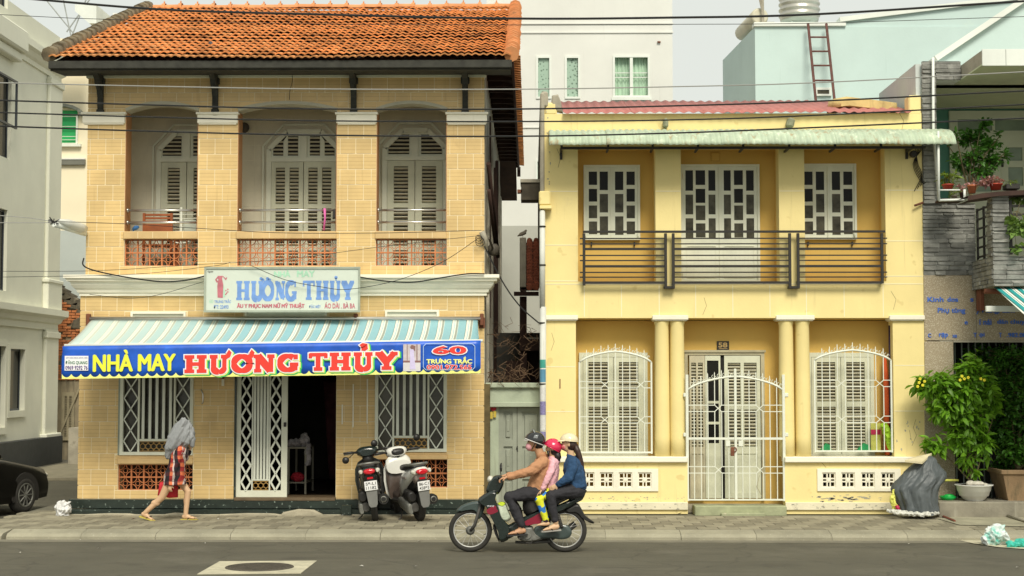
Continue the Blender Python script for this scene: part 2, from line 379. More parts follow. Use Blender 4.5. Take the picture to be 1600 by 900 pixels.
XL, XR = X(135, 300), X(757, 600)
XLL = X(121.5, 700)
# ---------------- ground ----------------
ZW = .12
KY = -2.60
def corner_curve(dx=0):   # kerb turns into the side street at the left
    pass
b = MB(); b.box(-120, 160, -80, 300, -.3, 0); b.build('road', m_road, kind='structure')
b = MB()
PX0 = G(-20, 815, ZW).x
b.box(PX0, 40, KY, 14, .004, ZW-.014)
b.build('pavement_bed', m_walk, kind='structure')
pav = thing('pavement', (0, -1.4, ZW-.014), None, None, kind='structure')
pc = Pieces(pav, 'paver')
u1, u2 = unitbox('paver', m_paver1, .03), unitbox('paver.dark', m_paver2, .03)
ps = .30; j = 0; y = KY+.16
while y < 0.30:
    x = PX0+.15+((j*.5) % 1)*ps; i = 0
    while x < 9.2:
        if y > -.45 and (-7.3 < x < -.62 or .25 < x < 6.2): x += ps; i += 1; continue
        dark = ((i+j//2) % 2 == 0) if random.random() > .12 else random.random() < .5
        pc.add(u2 if dark else u1, TS(x, y, ZW-.006+random.uniform(-.002, .002), ps-.008, ps-.008, .03, (random.uniform(-.006,.006), random.uniform(-.006,.006), 0)))
        x += ps; i += 1
    y += ps; j += 1
pc.done()
kerb = thing('kerb', (0, -2.8, 0), None, None, kind='structure')
kp = Pieces(kerb, 'kerb_stone')
def kerbmesh(w):
    q = MB(); h = w/2-.003
    prof = [(-.36, -.02), (-.36, .045), (-.30, .085), (-.06, .122), (0, .122), (0, -.02)]
    A = [q.V((-h, y, z)) for y, z in prof]; B_ = [q.V((h, y, z)) for y, z in prof]
    for k in range(6): q.F((A[k], B_[k], B_[(k+1) % 6], A[(k+1) % 6]))
    q.F(A[::-1]); q.F(B_); return q.mesh('kerb_stone', m_kerb)
km = kerbmesh(1.05); x = PX0+1.3
while x < 9.4:
    if x < X(1500, 830, -2.8) or True: kp.add(km, TS(x, KY, 0, 1, 1, 1, (0, 0, random.uniform(-.004, .004))))
    x += 1.05
# rounded end of the pavement at the side street
for k in range(5):
    a = k*18+9; r = 1.0; cx, cy = PX0+.75, KY+1.0
    q = kerbmesh(.34); kp.add(q, TS(cx-math.sin(math.radians(a))*r*.98, cy-math.cos(math.radians(a))*r*.98, 0, 1, 1, 1, (0, 0, -math.radians(a))))
kp.done()
# concrete apron in the side street and a thin paler gutter strip
b = MB(); b.box(X(95, 740, 12)-1, X(128, 740, 8), 9.6, 17.5, .004, .06); b.build('side_street_footpath', m_paver2, kind='structure')
b = MB(); b.box(-30, 40, KY-.62, KY-.33, .001, .006); b.build('gutter_strip', mat('gutter_concrete', (.19,.175,.13), .9, .15, 3, .4, 70), kind='structure')
# repair patch with manhole
q = [G(308, 898), G(343, 878), G(495, 877), G(470, 896.5)]
b = MB(); b.poly([(p.x, p.y, .009) for p in q]); A = [(p.x, p.y, .002) for p in q]
for i in range(4): b.poly([A[i], A[(i+1) % 4], (q[(i+1) % 4].x, q[(i+1) % 4].y, .009), (q[i].x, q[i].y, .009)])
b.build('concrete_patch', m_patch, None, kind='structure')
c = G(405.5, 887.5); rr = .40
t = thing('manhole_cover', (c.x, c.y, .0), 'dark round iron manhole cover set in the pale concrete patch on the road', 'manhole cover')
b = MB(); b.lathe((c.x, c.y, 0), [(rr-.035, .010), (rr-.035, .017), (0, .017)], 28, smooth=False)
for i in range(-4, 5):
    h = math.sqrt(max(0, (rr-.06)**2-(i*.075)**2)); b.box(c.x-h, c.x+h, c.y+i*.075-.012, c.y+i*.075+.012, .017, .022)
b.build('cover_plate', m_iron, t)
b = MB(); b.lathe((c.x, c.y, 0), [(rr-.03, .010), (rr-.03, .02), (rr, .02), (rr+.01, .010)], 28, smooth=False); b.build('cover_ring', m_iron, t)

# ================= helpers for openings =================
def slats(pcs, par, x0, x1, z0, z1, Y, pitch=.052, me=None):
    n = max(2, round((z1-z0)/pitch)); h = (z1-z0)/n
    for i in range(n): pcs.add(me, TS((x0+x1)/2, Y+.012, z0+(i+.5)*h, x1-x0, .034, h*.34, (-.72+random.uniform(-.06,.06), 0, 0)), par)
SLAT = unitbox('slat', m_slat, .02)
def shutter_leaf(root, pcs, x0, x1, z0, z1, Y, cols=1, rows=((.06,.33),(.37,.62),(.66,.94)), st=.07, pitch=.05, solid=None, name='shutter', m=None):
    """one leaf: frame with recessed dark back, louvre slats as pieces"""
    b = MB(); H = z1-z0; w = (x1-x0-st*(cols+1))/cols
    holes = []
    for c_ in range(cols):
        a = x0+st+c_*(w+st)
        for r0, r1 in rows: holes.append((a, a+w, z0+r0*H, z0+r1*H))
    b.wall(x0, x1, z0, z1, Y-.022, Y+.022, holes+[(x0+st, x1-st, z0+solid[0]*H, z0+solid[1]*H)] if solid else holes)
    if solid:
        mid = (x0+x1)/2
        b.box(x0+st, mid-.012, Y-.008, Y+.012, z0+solid[0]*H, z0+solid[1]*H); b.box(mid+.012, x1-st, Y-.008, Y+.012, z0+solid[0]*H, z0+solid[1]*H); b.box(mid-.012, mid+.012, Y-.018, Y+.012, z0+solid[0]*H, z0+solid[1]*H)
    for h in holes: b.box(h[0], h[1], Y+.035, Y+.045, h[2], h[3], mi=1)
    o = b.build(name, [m or m_shut, m_dark], root)
    for h in holes: slats(pcs, o, h[0], h[1], h[2], h[3], Y, pitch, SLAT)
    return o
def slabbar(b, x0, z0, x1, z1, w, y0, y1):
    """flat bar between two points in an xz plane"""
    d = Vector((x1-x0, z1-z0)); n = Vector((-d.y, d.x)).normalized()*w/2
    b.prism([(x0-n.x, z0-n.y), (x1-n.x, z1-n.y), (x1+n.x, z1+n.y), (x0+n.x, z0+n.y)], y0, y1)
def tiled(pcs, x0, x1, z0, z1, Y, zr, pitch, holes, off=0., w=.252, me_cache={}):
    """running-bond wall tiles, rows counted from zr, cut round the holes"""
    k0 = math.floor((z0-zr)/pitch); k = k0
    while zr+k*pitch < z1-.01:
        a, b_ = max(z0, zr+k*pitch), min(z1, zr+(k+1)*pitch)
        x = x0-w+((k % 2)*.5*w+off) % w
        while x < x1:
            rs = [(max(x0, x), min(x1, x+w), a, b_)]
            if rs[0][1]-rs[0][0] > .02:
                for h in holes: rs = [q for r in rs for q in sub(r, h)]
                for r in rs:
                    sx, sz = r[1]-r[0]-.010, r[3]-r[2]-.010
                    if sx > .02 and sz > .015: pcs.add(tile_mesh(sz), TS((r[0]+r[1])/2, Y, (r[2]+r[3])/2, sx, .014, sz))
            x += w
        k += 1
TM = {}
def tile_mesh(sz):
    k = max(1, round(sz/.063))
    if k not in TM:
        q = MB(); q.box(-.5, .5, -.5, .5, -.5, .5, .04); me = q.mesh('wall_tile', m_tile)
        ul = me.uv_layers.new(name='UVMap')
        for l in me.loops: co_ = me.vertices[l.vertex_index].co; ul.data[l.index].uv = (co_.x, (co_.z+.5)*k+.0)
        TM[k] = me
    return TM[k]
# keep UVs of joined tiles
def _done_uv(s):
    s.L.sort(key=lambda t: (t[0], t[1]))
    for _, _, me, M, pa in s.L[:s.limit]:
        o = bpy.data.objects.new(s.name, me); o.parent = pa; o.matrix_local = Matrix.Translation(-WL[pa.name]) @ M; COL.objects.link(o)
    rest = s.L[s.limit:]
    if rest:
        b = MB(); uvs = []
        for _, _, me, M, _ in rest:
            off = len(b.v); b.v += [M @ v.co for v in me.vertices]
            for p in me.polygons: b.F([i+off for i in p.vertices]); uvs.append([me.uv_layers[0].data[l].uv[:] for l in p.loop_indices])
        b.uv = dict(enumerate(uvs)); b.build(s.name, [m_tile], s.root, kind='stuff')

# ================= the tailor's house =================
H1 = thing('tailor_house', ((XL+XR)/2, 0, 0), 'two storey house clad in ochre tiles with three arched loggia bays and orange clay roof', 'house')
ZP = Z(780)                     # top of marble plinth
zc0, zc1 = Z(461), Z(433)       # cornice
def Rv(u0, v0, u1, v1): return R(u0, v0, u1, v1, 0)
lowh = [Rv(188, 590, 302, 711), Rv(184, 726, 301, 766), Rv(368, 560, 525, 778), Rv(586, 586, 698, 706), Rv(586, 718, 699, 762)]
lowh[0] = (lowh[0][0], lowh[0][1], lowh[0][2], Z(500)); lowh[3] = (lowh[3][0], lowh[3][1], lowh[3][2], Z(500)); lowh[2] = (lowh[2][0], lowh[2][1], ZP, Z(500))
lowh[1] = (lowh[1][0], lowh[1][1]+.0, lowh[1][2], lowh[1][3])
bays = [(195, 309), (371, 526), (588, 698)]
uph = []; zsp = Z(172); zcr = Z(159); zfl = Z(361); zfl2 = Z(373)
for a, c_ in bays:
    uph.append((X(a, 300), X(c_, 300), zfl, zsp)); uph.append((X(a-1, 395), X(c_, 395), Z(415), zfl2))
ZT = Z(96)
b = MB(); b.wall(XL+.02, XR-.02, zc0, ZT, .0025, .30, [(h[0], h[1], h[2], zcr if i % 2 == 0 else h[3]) for i, h in enumerate(uph)])
b.wall(XLL+.02, XR-.02, ZP, zc0-.001, .003, .30, lowh)
b.build('front_wall', m_grout, H1)
wt = Pieces(H1, 'wall_tile', 300)
rowL = Z(684); pL = (Z(684)-Z(759))/3
tiled(wt, XLL, XR, ZP, Z(461), .007, rowL, pL, lowh+[Rv(380, 484, 512, 500), Rv(205, 487, 291, 501), Rv(602, 484, 686, 499)], off=.09)
rowU = Z(240); pU = (Z(240)-Z(385))/6
cap = [Rv(a, 176, c_, 193) for a, c_ in ((131, 195), (310, 371), (527, 588), (699, 760))]
tiled(wt, XL, XR, zc1, Z(113), .007, rowU, pU, [(h[0], h[1], h[2], Z(158) if i % 2 == 0 else h[3]) for i, h in enumerate(uph)]+cap, off=.05)
_done_uv(wt)
# arches
for i, (a, c_) in enumerate(bays):
    h = uph[2*i]; n = 16; x0, x1 = h[0], h[1]; zt = Z(158)
    arc = [(x0+(x1-x0)*k/n, zsp+(zcr-.02-zsp)*math.sin(pi*k/n)**.8) for k in range(n+1)]
    b = MB(); b.prism([(x0, zt)]+arc+[(x1, zt)], -.004, .298)
    b.build('arch_spandrel', m_grout, H1)
    # ochre facing of the spandrel in thin cut tiles, grey rim under
    b = MB()
    for k in range(n):
        (ax, az), (bx, bz) = arc[k], arc[k+1]; b.prism([(ax, az+.04), (bx, bz+.04), (bx, zt-.004), (ax, zt-.004)] if zt-az > .05 and zt-bz > .05 else [(ax, zt-.01), (bx, zt-.01), (bx, zt-.004), (ax, zt-.004)], -.012, -.003)
    b.uv = {}; b.build('arch_facing', mat('ochre_cut_tile', (.69,.49,.22), .45, .15, 1.6, .06, 30), H1)
    b = MB()
    for k in range(n): slabbar(b, arc[k][0], arc[k][1]+.015, arc[k+1][0], arc[k+1][1]+.015, .05, -.02, .28)
    b.build('arch_rim', mat('grey_arch_rim', (.50,.47,.36), .9, .1, 3, .2, 40), H1)
for a, c_ in ((131, 195), (310, 371), (527, 588), (699, 760)):
    x0, x1, z0, z1 = Rv(a, 176, c_, 193); b = MB(); b.box(x0-.01, x1+.01, -.05, .03, z0, z1-.03, .008); b.box(x0-.03, x1+.03, -.075, .03, z1-.035, z1, .006); b.box(x0+.01, x1-.01, -.035, .03, z0-.02, z0+.005, .003); b.build('pier_capital', m_white, H1)
# brown reveals + loggia box
LY = 1.25
zsl = Z(420)
b = MB(); b.wall(XL+.2, XR-.2, zsl, ZT, LY, LY+.12); b.build('loggia_back_wall', m_loggia, H1)
b = MB(); b.box(XL+.2, XR-.2, .30, 12.5, zsl-.2, zsl); b.build('upper_floor', m_conc, H1)
b = MB(); b.box(XL+.2, XR-.2, .30, 12.5, ZT-.10, ZT-.02); b.build('loggia_ceiling', mat('loggia_ceiling_board', (.16,.15,.12), .9), H1)
b = MB()
for i, (a, c_) in enumerate(bays):
    h = uph[2*i]
    for q in (h[0]+.006, h[1]-.006): b = MB(); b.box(q-.006, q+.006, .0, .33, zfl+.001, zsp-.02); b.build('pier_reveal', m_brown, H1)
b = MB()   # loggia cross walls with small tiles
for q in (XL+.2, XR-.32): b.box(q, q+.12, .3, LY, zsl, ZT-.1)
b.build('loggia_side_wall', m_loggia, H1)
# raised joints of the loggia tiling
b = MB(); z = zsl+.1
while z < ZT-.2: b.box(XL+.33, XR-.33, LY-.003, LY, z, z+.006); z += .26
x = XL+.4
while x < XR-.4: b.box(x, x+.006, LY-.003, LY, zsl, ZT-.1); x += .26
b.build('wall_joints', mat('loggia_joint', (.66,.62,.48), .8), H1, kind='stuff')
# side and back walls, attic
b = MB(); b.box(XL, XL+.2, .302, 12.7, 0, ZT); b.build('left_side_wall', m_greyplaster, H1)
b = MB(); b.box(XR-.2, XR, .302, 12.7, 0, ZT-.02)
for (y0, y1, z0, z1, e) in ((1.0, 1.5, 0, 5.4, .05), (3.2, 3.6, 0, 6.9, .06), (5.3, 6.4, 2.4, 6.2, .05), (8.2, 8.6, 0, 6.9, .07), (10.6, 11.6, 1.0, 6.4, .06)): b.box(XR-.01, XR+e, y0, y1, z0, z1, .01)
b.build('right_side_wall', m_greyplaster, H1)
b = MB(); b.box(XL, XR, 12.5, 12.7, 0, ZT); b.build('rear_wall', m_greyplaster, H1)
for q in ((.02, .05, 2.0, 2.12, 3.3, 6.8), (.02, .10, 4.2, 4.3, 2.0, 6.2), (.01, .07, 6.9, 7.1, 2.0, 6.7)): b = MB(); b.box(XR+q[0], XR+q[1], *q[2:]); b.build('wall_timber', m_darkwood, H1)
for p_, r_ in (([(XR+.06, .25, 5.3), (XR+.10, .8, 4.9), (XR+.12, 2.2, 4.6)], .03), ([(XR+.05, .35, 5.75), (XR+.16, 2.6, 4.4)], .035)): b = MB(); b.tube(p_, r_); b.build('wall_brace', m_darkwood, H1)
# main cornice
def cornice(x0, x1, zb, zt, parent, m, endL=True, out=.22, name='cornice'):
    H = zt-zb; prof = [(0, 0), (.035, 0), (.035, .14), (.06, .16), (.075, .30), (.10, .36), (.14, .52), (.15, .66), (.20, .70), (.20, .80), (out, .84), (out, 1.0), (0, 1.0)]
    b = MB(); A = [b.V((x0-o, -o, zb+h*H)) for o, h in prof]; B_ = [b.V((x1+o, -o, zb+h*H)) for o, h in prof]; n = len(prof)
    A2 = [b.V((x0-o, .5, zb+h*H)) for o, h in prof]; B2 = [b.V((x1+o, .5, zb+h*H)) for o, h in prof]
    for i in range(n-1):
        b.F((A[i], B_[i], B_[i+1], A[i+1])); b.F((A2[i], A[i], A[i+1], A2[i+1])); b.F((B_[i], B2[i], B2[i+1], B_[i+1]))
    b.build(name, m, parent)
cornice(XLL+.03, XR, Z(462), Z(430), H1, m_white, out=.24)
# narrow tile course over the cornice is part of the wall; light beam under the eaves
b = MB(); b.box(XL-.04, XR+.02, -.07, .2, Z(118), Z(110), .01); b.box(XL-.02, XR, -.045, .2, Z(121), Z(118)-.001, .004); b.build('eaves_beam', m_frame, H1)
# eave brackets
for u in (158, 337, 553, 727):
    xc = X(u, 140); zt, zb = Z(112), Z(170)
    b = MB(); H = zt-zb
    out = [(.03, 0), (.06, .12), (.05, .30), (.09, .42), (.11, .52), (.22, .62), (.25, .74), (.34, .82), (.46, .90), (.48, 1.0)]
    pts = [(0., 0.)]+[(-o, h*H) for o, h in out]+[(0., H)]
    for sgn, w in ((-1, .045),):
        A = [b.V((xc-w, y, zb+z)) for y, z in pts]; B_ = [b.V((xc+w, y, zb+z)) for y, z in pts]; n = len(pts)
        b.F(A); b.F(B_[::-1])
        for i in range(n): b.F((A[(i+1) % n], A[i], B_[i], B_[(i+1) % n]))
    b.box(xc-.07, xc+.07, -.10, 0, zt-.20, zt-.10, .01); b.box(xc-.06, xc+.06, -.06, 0, zb-.06, zb, .01)
    b.ring((xc, -.14, zb+H*.62), (1, 0, 0), .06, .03, 10, 6)
    b.build('eaves_bracket', m_eave, H1)
    b = MB(); b.box(xc-.045, xc+.045, -.05, 0, zb-.12, zb-.055, .01); b.build('bracket_block', m_white, H1)
# ledge under the loggia openings, breeze blocks
for i, (a, c_) in enumerate(bays):
    x0, x1 = X(a-2, 366), X(c_, 366); b = MB(); b.box(x0+.002, x1-.002, -.035, .35, zfl2, zfl, .01)
    n = round((x1-x0)/.25)
    for k in range(1, n): q = x0+(x1-x0)*k/n; b.box(q-.004, q+.004, -.0365, -.03, zfl2+.01, zfl-.01, mi=1)
    b.build('balcony_ledge', [mat('ochre_ledge', (.62,.43,.20), .5, .15, 2, .1, 30), m_grout], H1)
def breeze(nm, m, s=.5):
    q = MB(); f = .045
    q.wall(-.5, .5, -.5, .5, -.5, .5, [(-.5+f, .5-f, -.5+f, .5-f)])
    q.ring((0, 0, 0), (0, 1, 0), .175, .026, 12, 4, r2=.3)
    for k in range(4):
        a = pi/4+k*pi/2; cx, cz = .5*math.copysign(1, math.cos(a)), .5*math.copysign(1, math.sin(a))
        pts = []
        for t in range(7):    # quarter arcs from the corners making a four-pointed star
            th = math.atan2(-cz, -cx)+(-pi/4+pi/2*t/6); pts.append((cx+.44*math.cos(th), cz+.44*math.sin(th)))
        for (p, r) in zip(pts, pts[1:]): slabbar(q, p[0], p[1], r[0], r[1], .042, -.35, .35)
    return q.mesh(nm, m)
BRZ = breeze('breeze_block', m_red)
def breeze_panel(root, h, cols, rows, y=.06, d=.055, me=None, pcs=None):
    w, hh = (h[1]-h[0])/cols, (h[3]-h[2])/rows
    for i in range(cols):
        for k in range(rows): pcs.add(me, TS(h[0]+(i+.5)*w, y+d/2, h[2]+(k+.5)*hh, w-.002, d, hh-.002))
bp = Pieces(H1, 'breeze_block')
for i, n in enumerate((6, 8, 6)): breeze_panel(H1, uph[2*i+1], n, 2, me=BRZ, pcs=bp)
breeze_panel(H1, lowh[1], 6, 2, me=BRZ, pcs=bp); breeze_panel(H1, lowh[4], 6, 2, me=BRZ, pcs=bp); bp.done()
b = MB()
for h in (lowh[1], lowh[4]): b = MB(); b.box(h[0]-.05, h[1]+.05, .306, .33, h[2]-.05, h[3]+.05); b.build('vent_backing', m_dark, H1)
# wide ochre sill between window and breeze blocks
for (a, c_, v0, v1) in ((184, 302, 713, 725), (585, 699, 708, 718)):
    x0, x1, z0, z1 = Rv(a, v0, c_, v1); b = MB(); b.box(x0, x1, -.05, .25, z0, z1-.03, .01); b.box(x0, x1, -.02, .25, z1-.0299, z1, .005); b.build('window_sill', MATS['ochre_ledge'], H1)
# loggia railings
for i, (a, c_) in enumerate(bays):
    b = MB()
    for v in (327, 346): z = Z(v); b.tube([(uph[2*i][0]+.01, .10, z), (uph[2*i][1]-.01, .10, z)], .018, 8); b.lathe((uph[2*i][0]+.02, .1, z), [(.035, -.01), (.035, .02)], 10, axis='x')
    b.build('handrail', m_steel, H1)
# loggia shutter doors (back plane LY)
sp = Pieces(H1, 'slat', 300)
def loggia_door(u0, u1, vt, vl, cols, vb=372):
    Y = LY-.03
    x0, x1, z1 = X(u0, 300, Y), X(u1, 300, Y), Z(vt, 450, Y); zl = Z(vl, 450, Y); z0 = zsl
    b = MB(); cx = (x0+x1)/2; ch = .30
    # outer architrave with chamfered head
    for off, w, y in ((.0, .08, .03),):
        pts = [(x0, z0), (x0, z1-ch), (x0+ch, z1), (x1-ch, z1), (x1, z1-ch), (x1, z0)]
        for (p, q) in zip(pts, pts[1:]): slabbar(b, p[0], p[1], q[0], q[1], w, Y-y, Y+.02)
        pts2 = [(x0-.10, z0), (x0-.10, z1-ch+.06), (x0+ch-.06, z1+.12), (x1-ch+.06, z1+.12), (x1+.10, z1-ch+.06), (x1+.10, z0)]
        for (p, q) in zip(pts2, pts2[1:]): slabbar(b, p[0], p[1], q[0], q[1], .03, Y-.012, Y+.02)
    b.box(x0, x1, Y-.045, Y, zl-.035, zl+.035); b.box(cx-.05, cx+.05, Y-.035, Y, zl, z1-.03)
    b.prism([(x0, zl), (x1, zl), (x1, z1-ch), (x1-ch, z1), (x0+ch, z1), (x0, z1-ch)], Y+.0, Y+.022)
    b.build('door_frame', m_frame, H1)
    # fanlight louvres
    b = MB(); zz0, zz1 = zl+.075, z1-.075; hole = []
    for s_ in (-1, 1):
        for c_ in range(cols):
            w = ((x1-x0)/2-.16-.09*(cols-1))/cols; a = cx+s_*(.10+c_*(w+.08)); a, d = sorted((a, a+s_*w)); hole.append((a, d))
            outer = c_ == cols-1
            if outer and s_ < 0: pl = [(a, zz0), (d, zz0), (d, zz1), (a+ch*.75, zz1), (a, zz1-ch*.6)]
            elif outer: pl = [(a, zz0), (d, zz0), (d, zz1-ch*.6), (d-ch*.75, zz1), (a, zz1)]
            else: pl = [(a, zz0), (d, zz0), (d, zz1), (a, zz1)]
            b.prism(pl, Y-.006, Y-.001)
            nn = 5
            for k in range(nn):
                z = zz0+(k+.5)*(zz1-zz0)/nn; lo, hi = a, d
                if outer:
                    cut = max(0, z-(zz1-ch*.6))/(ch*.6)*ch*.75
                    if s_ < 0: lo += cut
                    else: hi -= cut
                if hi-lo > .05: sp.add(SLAT, TS((lo+hi)/2, Y-.015, z, hi-lo, .03, (zz1-zz0)/nn*.22, (-.6, 0, 0)), H1)
    b.build('fanlight_dark_plate', m_dark, H1)  # near-black plates on the panel stand in for shade behind the slats
    for s_ in (0, 1):
        a = x0+.045 if s_ == 0 else cx+.006; d = cx-.006 if s_ == 0 else x1-.045
        shutter_leaf(H1, sp, a, d, z0+.02, zl-.04, Y-.01, cols, ((.04,.20),(.24,.58),(.62,.95)), .075 if cols == 2 else .11, .062)
loggia_door(248, 336, 206, 250, 1); loggia_door(420, 529, 206, 250, 2); loggia_door(601, 696, 204, 248, 1)
print('slats house1', sp.done())
b = MB(); b.lathe((X(381, 200, LY-.05), LY-.08, Z(200, 381, LY)), [(.07, 0), (.09, .03), (.09, .07)], 14, axis='y'); b.build('wall_vent', m_iron, H1)
# ---- roof ----
EZ, EY = Z(90, 400, -.8), -.8
RYs = 5.5; sl_ = math.tan(math.radians(20)); RZ = EZ+(RYs-EY)*sl_
RX0, RX1 = X(78, 88, EY), X(798, 90, EY)
b = MB()
A = [(RX0+.03, EY+.05, EZ-.06), (RX1-.03, EY+.05, EZ-.06), (RX1-.03, RYs, RZ-.06), (RX0+.03, RYs, RZ-.06)]
b.poly(A); b.poly([(p[0], p[1], p[2]-.05) for p in A[::-1]])
C_ = [(RX0+.03, RYs, RZ-.06), (RX1-.03, RYs, RZ-.06), (RX1-.03, 13.3, RZ-.06-(13.3-RYs)*sl_), (RX0+.03, 13.3, RZ-.06-(13.3-RYs)*sl_)]
b.poly(C_); b.poly([(p[0], p[1], p[2]-.05) for p in C_[::-1]])
for x in (RX0+.03, RX1-.03): b.poly([(x, EY+.05, EZ-.11), (x, EY+.05, EZ-.06), (x, RYs, RZ-.06), (x, 13.3, C_[2][2]), (x, 13.3, C_[2][2]-.05), (x, RYs, RZ-.11)])
b.build('roof_deck', m_darkwood, H1)
b = MB()
for x in (XL, XR-.2): b.prism([(x, ZT), (x+.2, ZT), (x+.2, ZT+.1), (x, ZT+.1)], 0, 12.7); b.poly([(x+.1, 0, ZT), (x+.1, RYs, RZ-.12), (x+.1, 12.7, ZT)])
b.build('gable_wall', m_greyplaster, H1)
def rooftile():
    """interlocking clay tile: wavy section, thick lower lip; x across, y up the slope"""
    q = MB(); n = 6; prof = []
    for k in range(n+1):
        t = k/n; prof.append((t-.5, .10*(1-math.cos(2*pi*t))+.02*math.sin(2*pi*t)))
    lo = [q.V((x, -.5, z+.34)) for x, z in prof]; hi = [q.V((x, .56, z-.16)) for x, z in prof]; lb = [q.V((x, -.5, z+.13)) for x, z in prof]
    for k in range(n): q.F((lo[k], lo[k+1], hi[k+1], hi[k]), smooth=True); q.F((lb[k], lb[k+1], lo[k+1], lo[k]))
    q.F((lb[0], lo[0], hi[0])); q.F((lo[n], lb[n], hi[n])); return q.mesh('roof_tile', m_roof)
RT = rooftile(); rp = Pieces(H1, 'roof_tile', 300)
ang = math.radians(20); Ls = (RYs-EY)/math.cos(ang); nr = 21; pr = Ls/nr; nc = 60; wc = (RX1-RX0)/nc
for r in range(nr):
    for c_ in range(nc):
        s_ = (r+.5)*pr; sag = .04*math.sin(c_/nc*pi*2.3+1)+.025*math.sin(r*.9)
        rp.add(RT, TS(RX0+(c_+.5)*wc+random.uniform(-.006, .006), EY-.06+s_*math.cos(ang), EZ+s_*math.sin(ang)-.02+sag*.4+random.uniform(-.006, .006), wc*1.02, pr*1.03, .115, (ang+random.uniform(-.02, .02), 0, random.uniform(-.015, .015))))
rp.done()
# ridge caps with raised collars, verges
b = MB(); n = 24; 
rc = Pieces(H1, 'ridge_tile')
q = MB()
for k in range(8):
    a0, a1 = pi*k/8, pi*(k+1)/8
    q.poly([(-.5, -math.cos(a0)*.14, math.sin(a0)*.13), (.5, -math.cos(a0)*.14, math.sin(a0)*.13), (.5, -math.cos(a1)*.14, math.sin(a1)*.13), (-.5, -math.cos(a1)*.14, math.sin(a1)*.13)])
    q.poly([(.30, -math.cos(a0)*.18, math.sin(a0)*.17), (.5, -math.cos(a0)*.18, math.sin(a0)*.17), (.5, -math.cos(a1)*.18, math.sin(a1)*.17), (.30, -math.cos(a1)*.18, math.sin(a1)*.17)])
    q.poly([(.30, -math.cos(a0)*.14, math.sin(a0)*.13), (.30, -math.cos(a0)*.18, math.sin(a0)*.17), (.30, -math.cos(a1)*.18, math.sin(a1)*.17), (.30, -math.cos(a1)*.14, math.sin(a1)*.13)])
q.box(.36, .44, -.05, .02, .15, .24, .02)
RC = q.mesh('ridge_tile', m_ridge); n = 22
for i in range(n): rc.add(RC, TS(RX0+(i+.5)*(RX1-RX0)/n, RYs, RZ-.02+random.uniform(-.008, .008), (RX1-RX0)/n, .8, .62, (0, random.uniform(-.02, .02), 0)))
rc.done()
vt = Pieces(H1, 'verge_tile')
q = MB(); q.tube([(0, -.5, .02), (0, .5, -.02)], [.62, .5], 8, side=(1, 0, 0)); VR = q.mesh('verge_tile', m_ridge); q = MB(); q.tube([(0, -.5, .02), (0, .5, -.02)], [.62, .5], 8, side=(1, 0, 0)); VL = q.mesh('verge_tile', m_moss)
n = 24
for sd_, me in ((0, VL), (1, VR)):
    for i in range(n):
        s_ = (i+.5)*Ls/n; vt.add(me, TS((RX1+.02 if sd_ else RX0-.02)+random.uniform(-.01, .01), EY+s_*math.cos(ang), EZ+s_*math.sin(ang)+.05+random.uniform(-.01, .01), .20, Ls/n*1.1, .20, (ang, 0, 0)))
vt.done()
b = MB(); b.box(RX0-.02, RX1+.02, EY-.02, EY+.03, EZ-.17, EZ-.045, .01); b.box(RX0, RX1, EY+.031, EY+.10, EZ-.19, EZ-.12)
b.poly([(RX0, EY+.1, EZ-.185), (RX1, EY+.1, EZ-.185), (RX1, .0, EZ-.13), (RX0, .0, EZ-.13)]); b.build('eaves_board', m_eave, H1)
# eaves of the side slope along the alley
SX = X(812, 265, 12.7); zs = Z(97, 800, 0)
b = MB(); b.poly([(XR-.1, -.3, zs+.12), (SX, -.3, zs-.02), (SX, 12.7, zs-.02), (XR-.1, 12.7, zs+.12)]); b.poly([(SX, -.3, zs+.02), (XR-.1, -.3, zs+.16), (XR-.1, 12.7, zs+.16), (SX, 12.7, zs+.02)])
b.box(SX-.04, SX, -.3, 12.7, zs-.09, zs+.0); b.box(SX-.06, SX+.02, 12.6, 12.72, zs-.22, zs)
y = .2
while y < 12.6: b.box(XR, SX-.03, y, y+.07, zs-.05, zs+.05); y += .55
b.build('side_eaves', m_darkwood, H1)
st_ = Pieces(H1, 'side_roof_tile'); y = -.2
while y < 12.6: st_.add(RT, TS(SX-.06, y, zs+.06, .17, .30, .12, (0, 0, -pi/2+random.uniform(-.05, .05)))); y += .20
st_.done()
# ---- plinth ----
b = MB(); b.box(XLL-.10, XR-.02, -.12, .012, Z(795, 400, -.12), ZP, .008); b.box(XLL-.16, XR-.01, -.32, -.121, ZW-.03, Z(797, 400, -.32), .008)
b.build('marble_plinth', m_marble, H1)
b = MB(); b.box(XLL-.14, XR-.02, -.34, -.10, ZW-.03, ZW+.012, .005)
for (u0, u1, hh) in ((435, 515, .10), (122, 240, .03), (330, 470, .035), (255, 300, .04)):
    p0, p1 = X(u0, 805, -.33), X(u1, 805, -.33); b.puff([(p0, ZW-.03), (p0+.1*(p1-p0), ZW+.5*hh), (p0+.4*(p1-p0), ZW+hh), (p0+.7*(p1-p0), ZW+hh*.9), (p1, ZW-.03)], -.36, .04)
b.build('mortar_patches', m_mortar, H1)
b = MB(); b.box(X(368, 778), X(525, 778), -.13, .5, ZP-.02, ZP+.03, .006); b.build('door_sill', mat('brown_granite_sill', (.13,.09,.05), .5, .3, 8), H1)
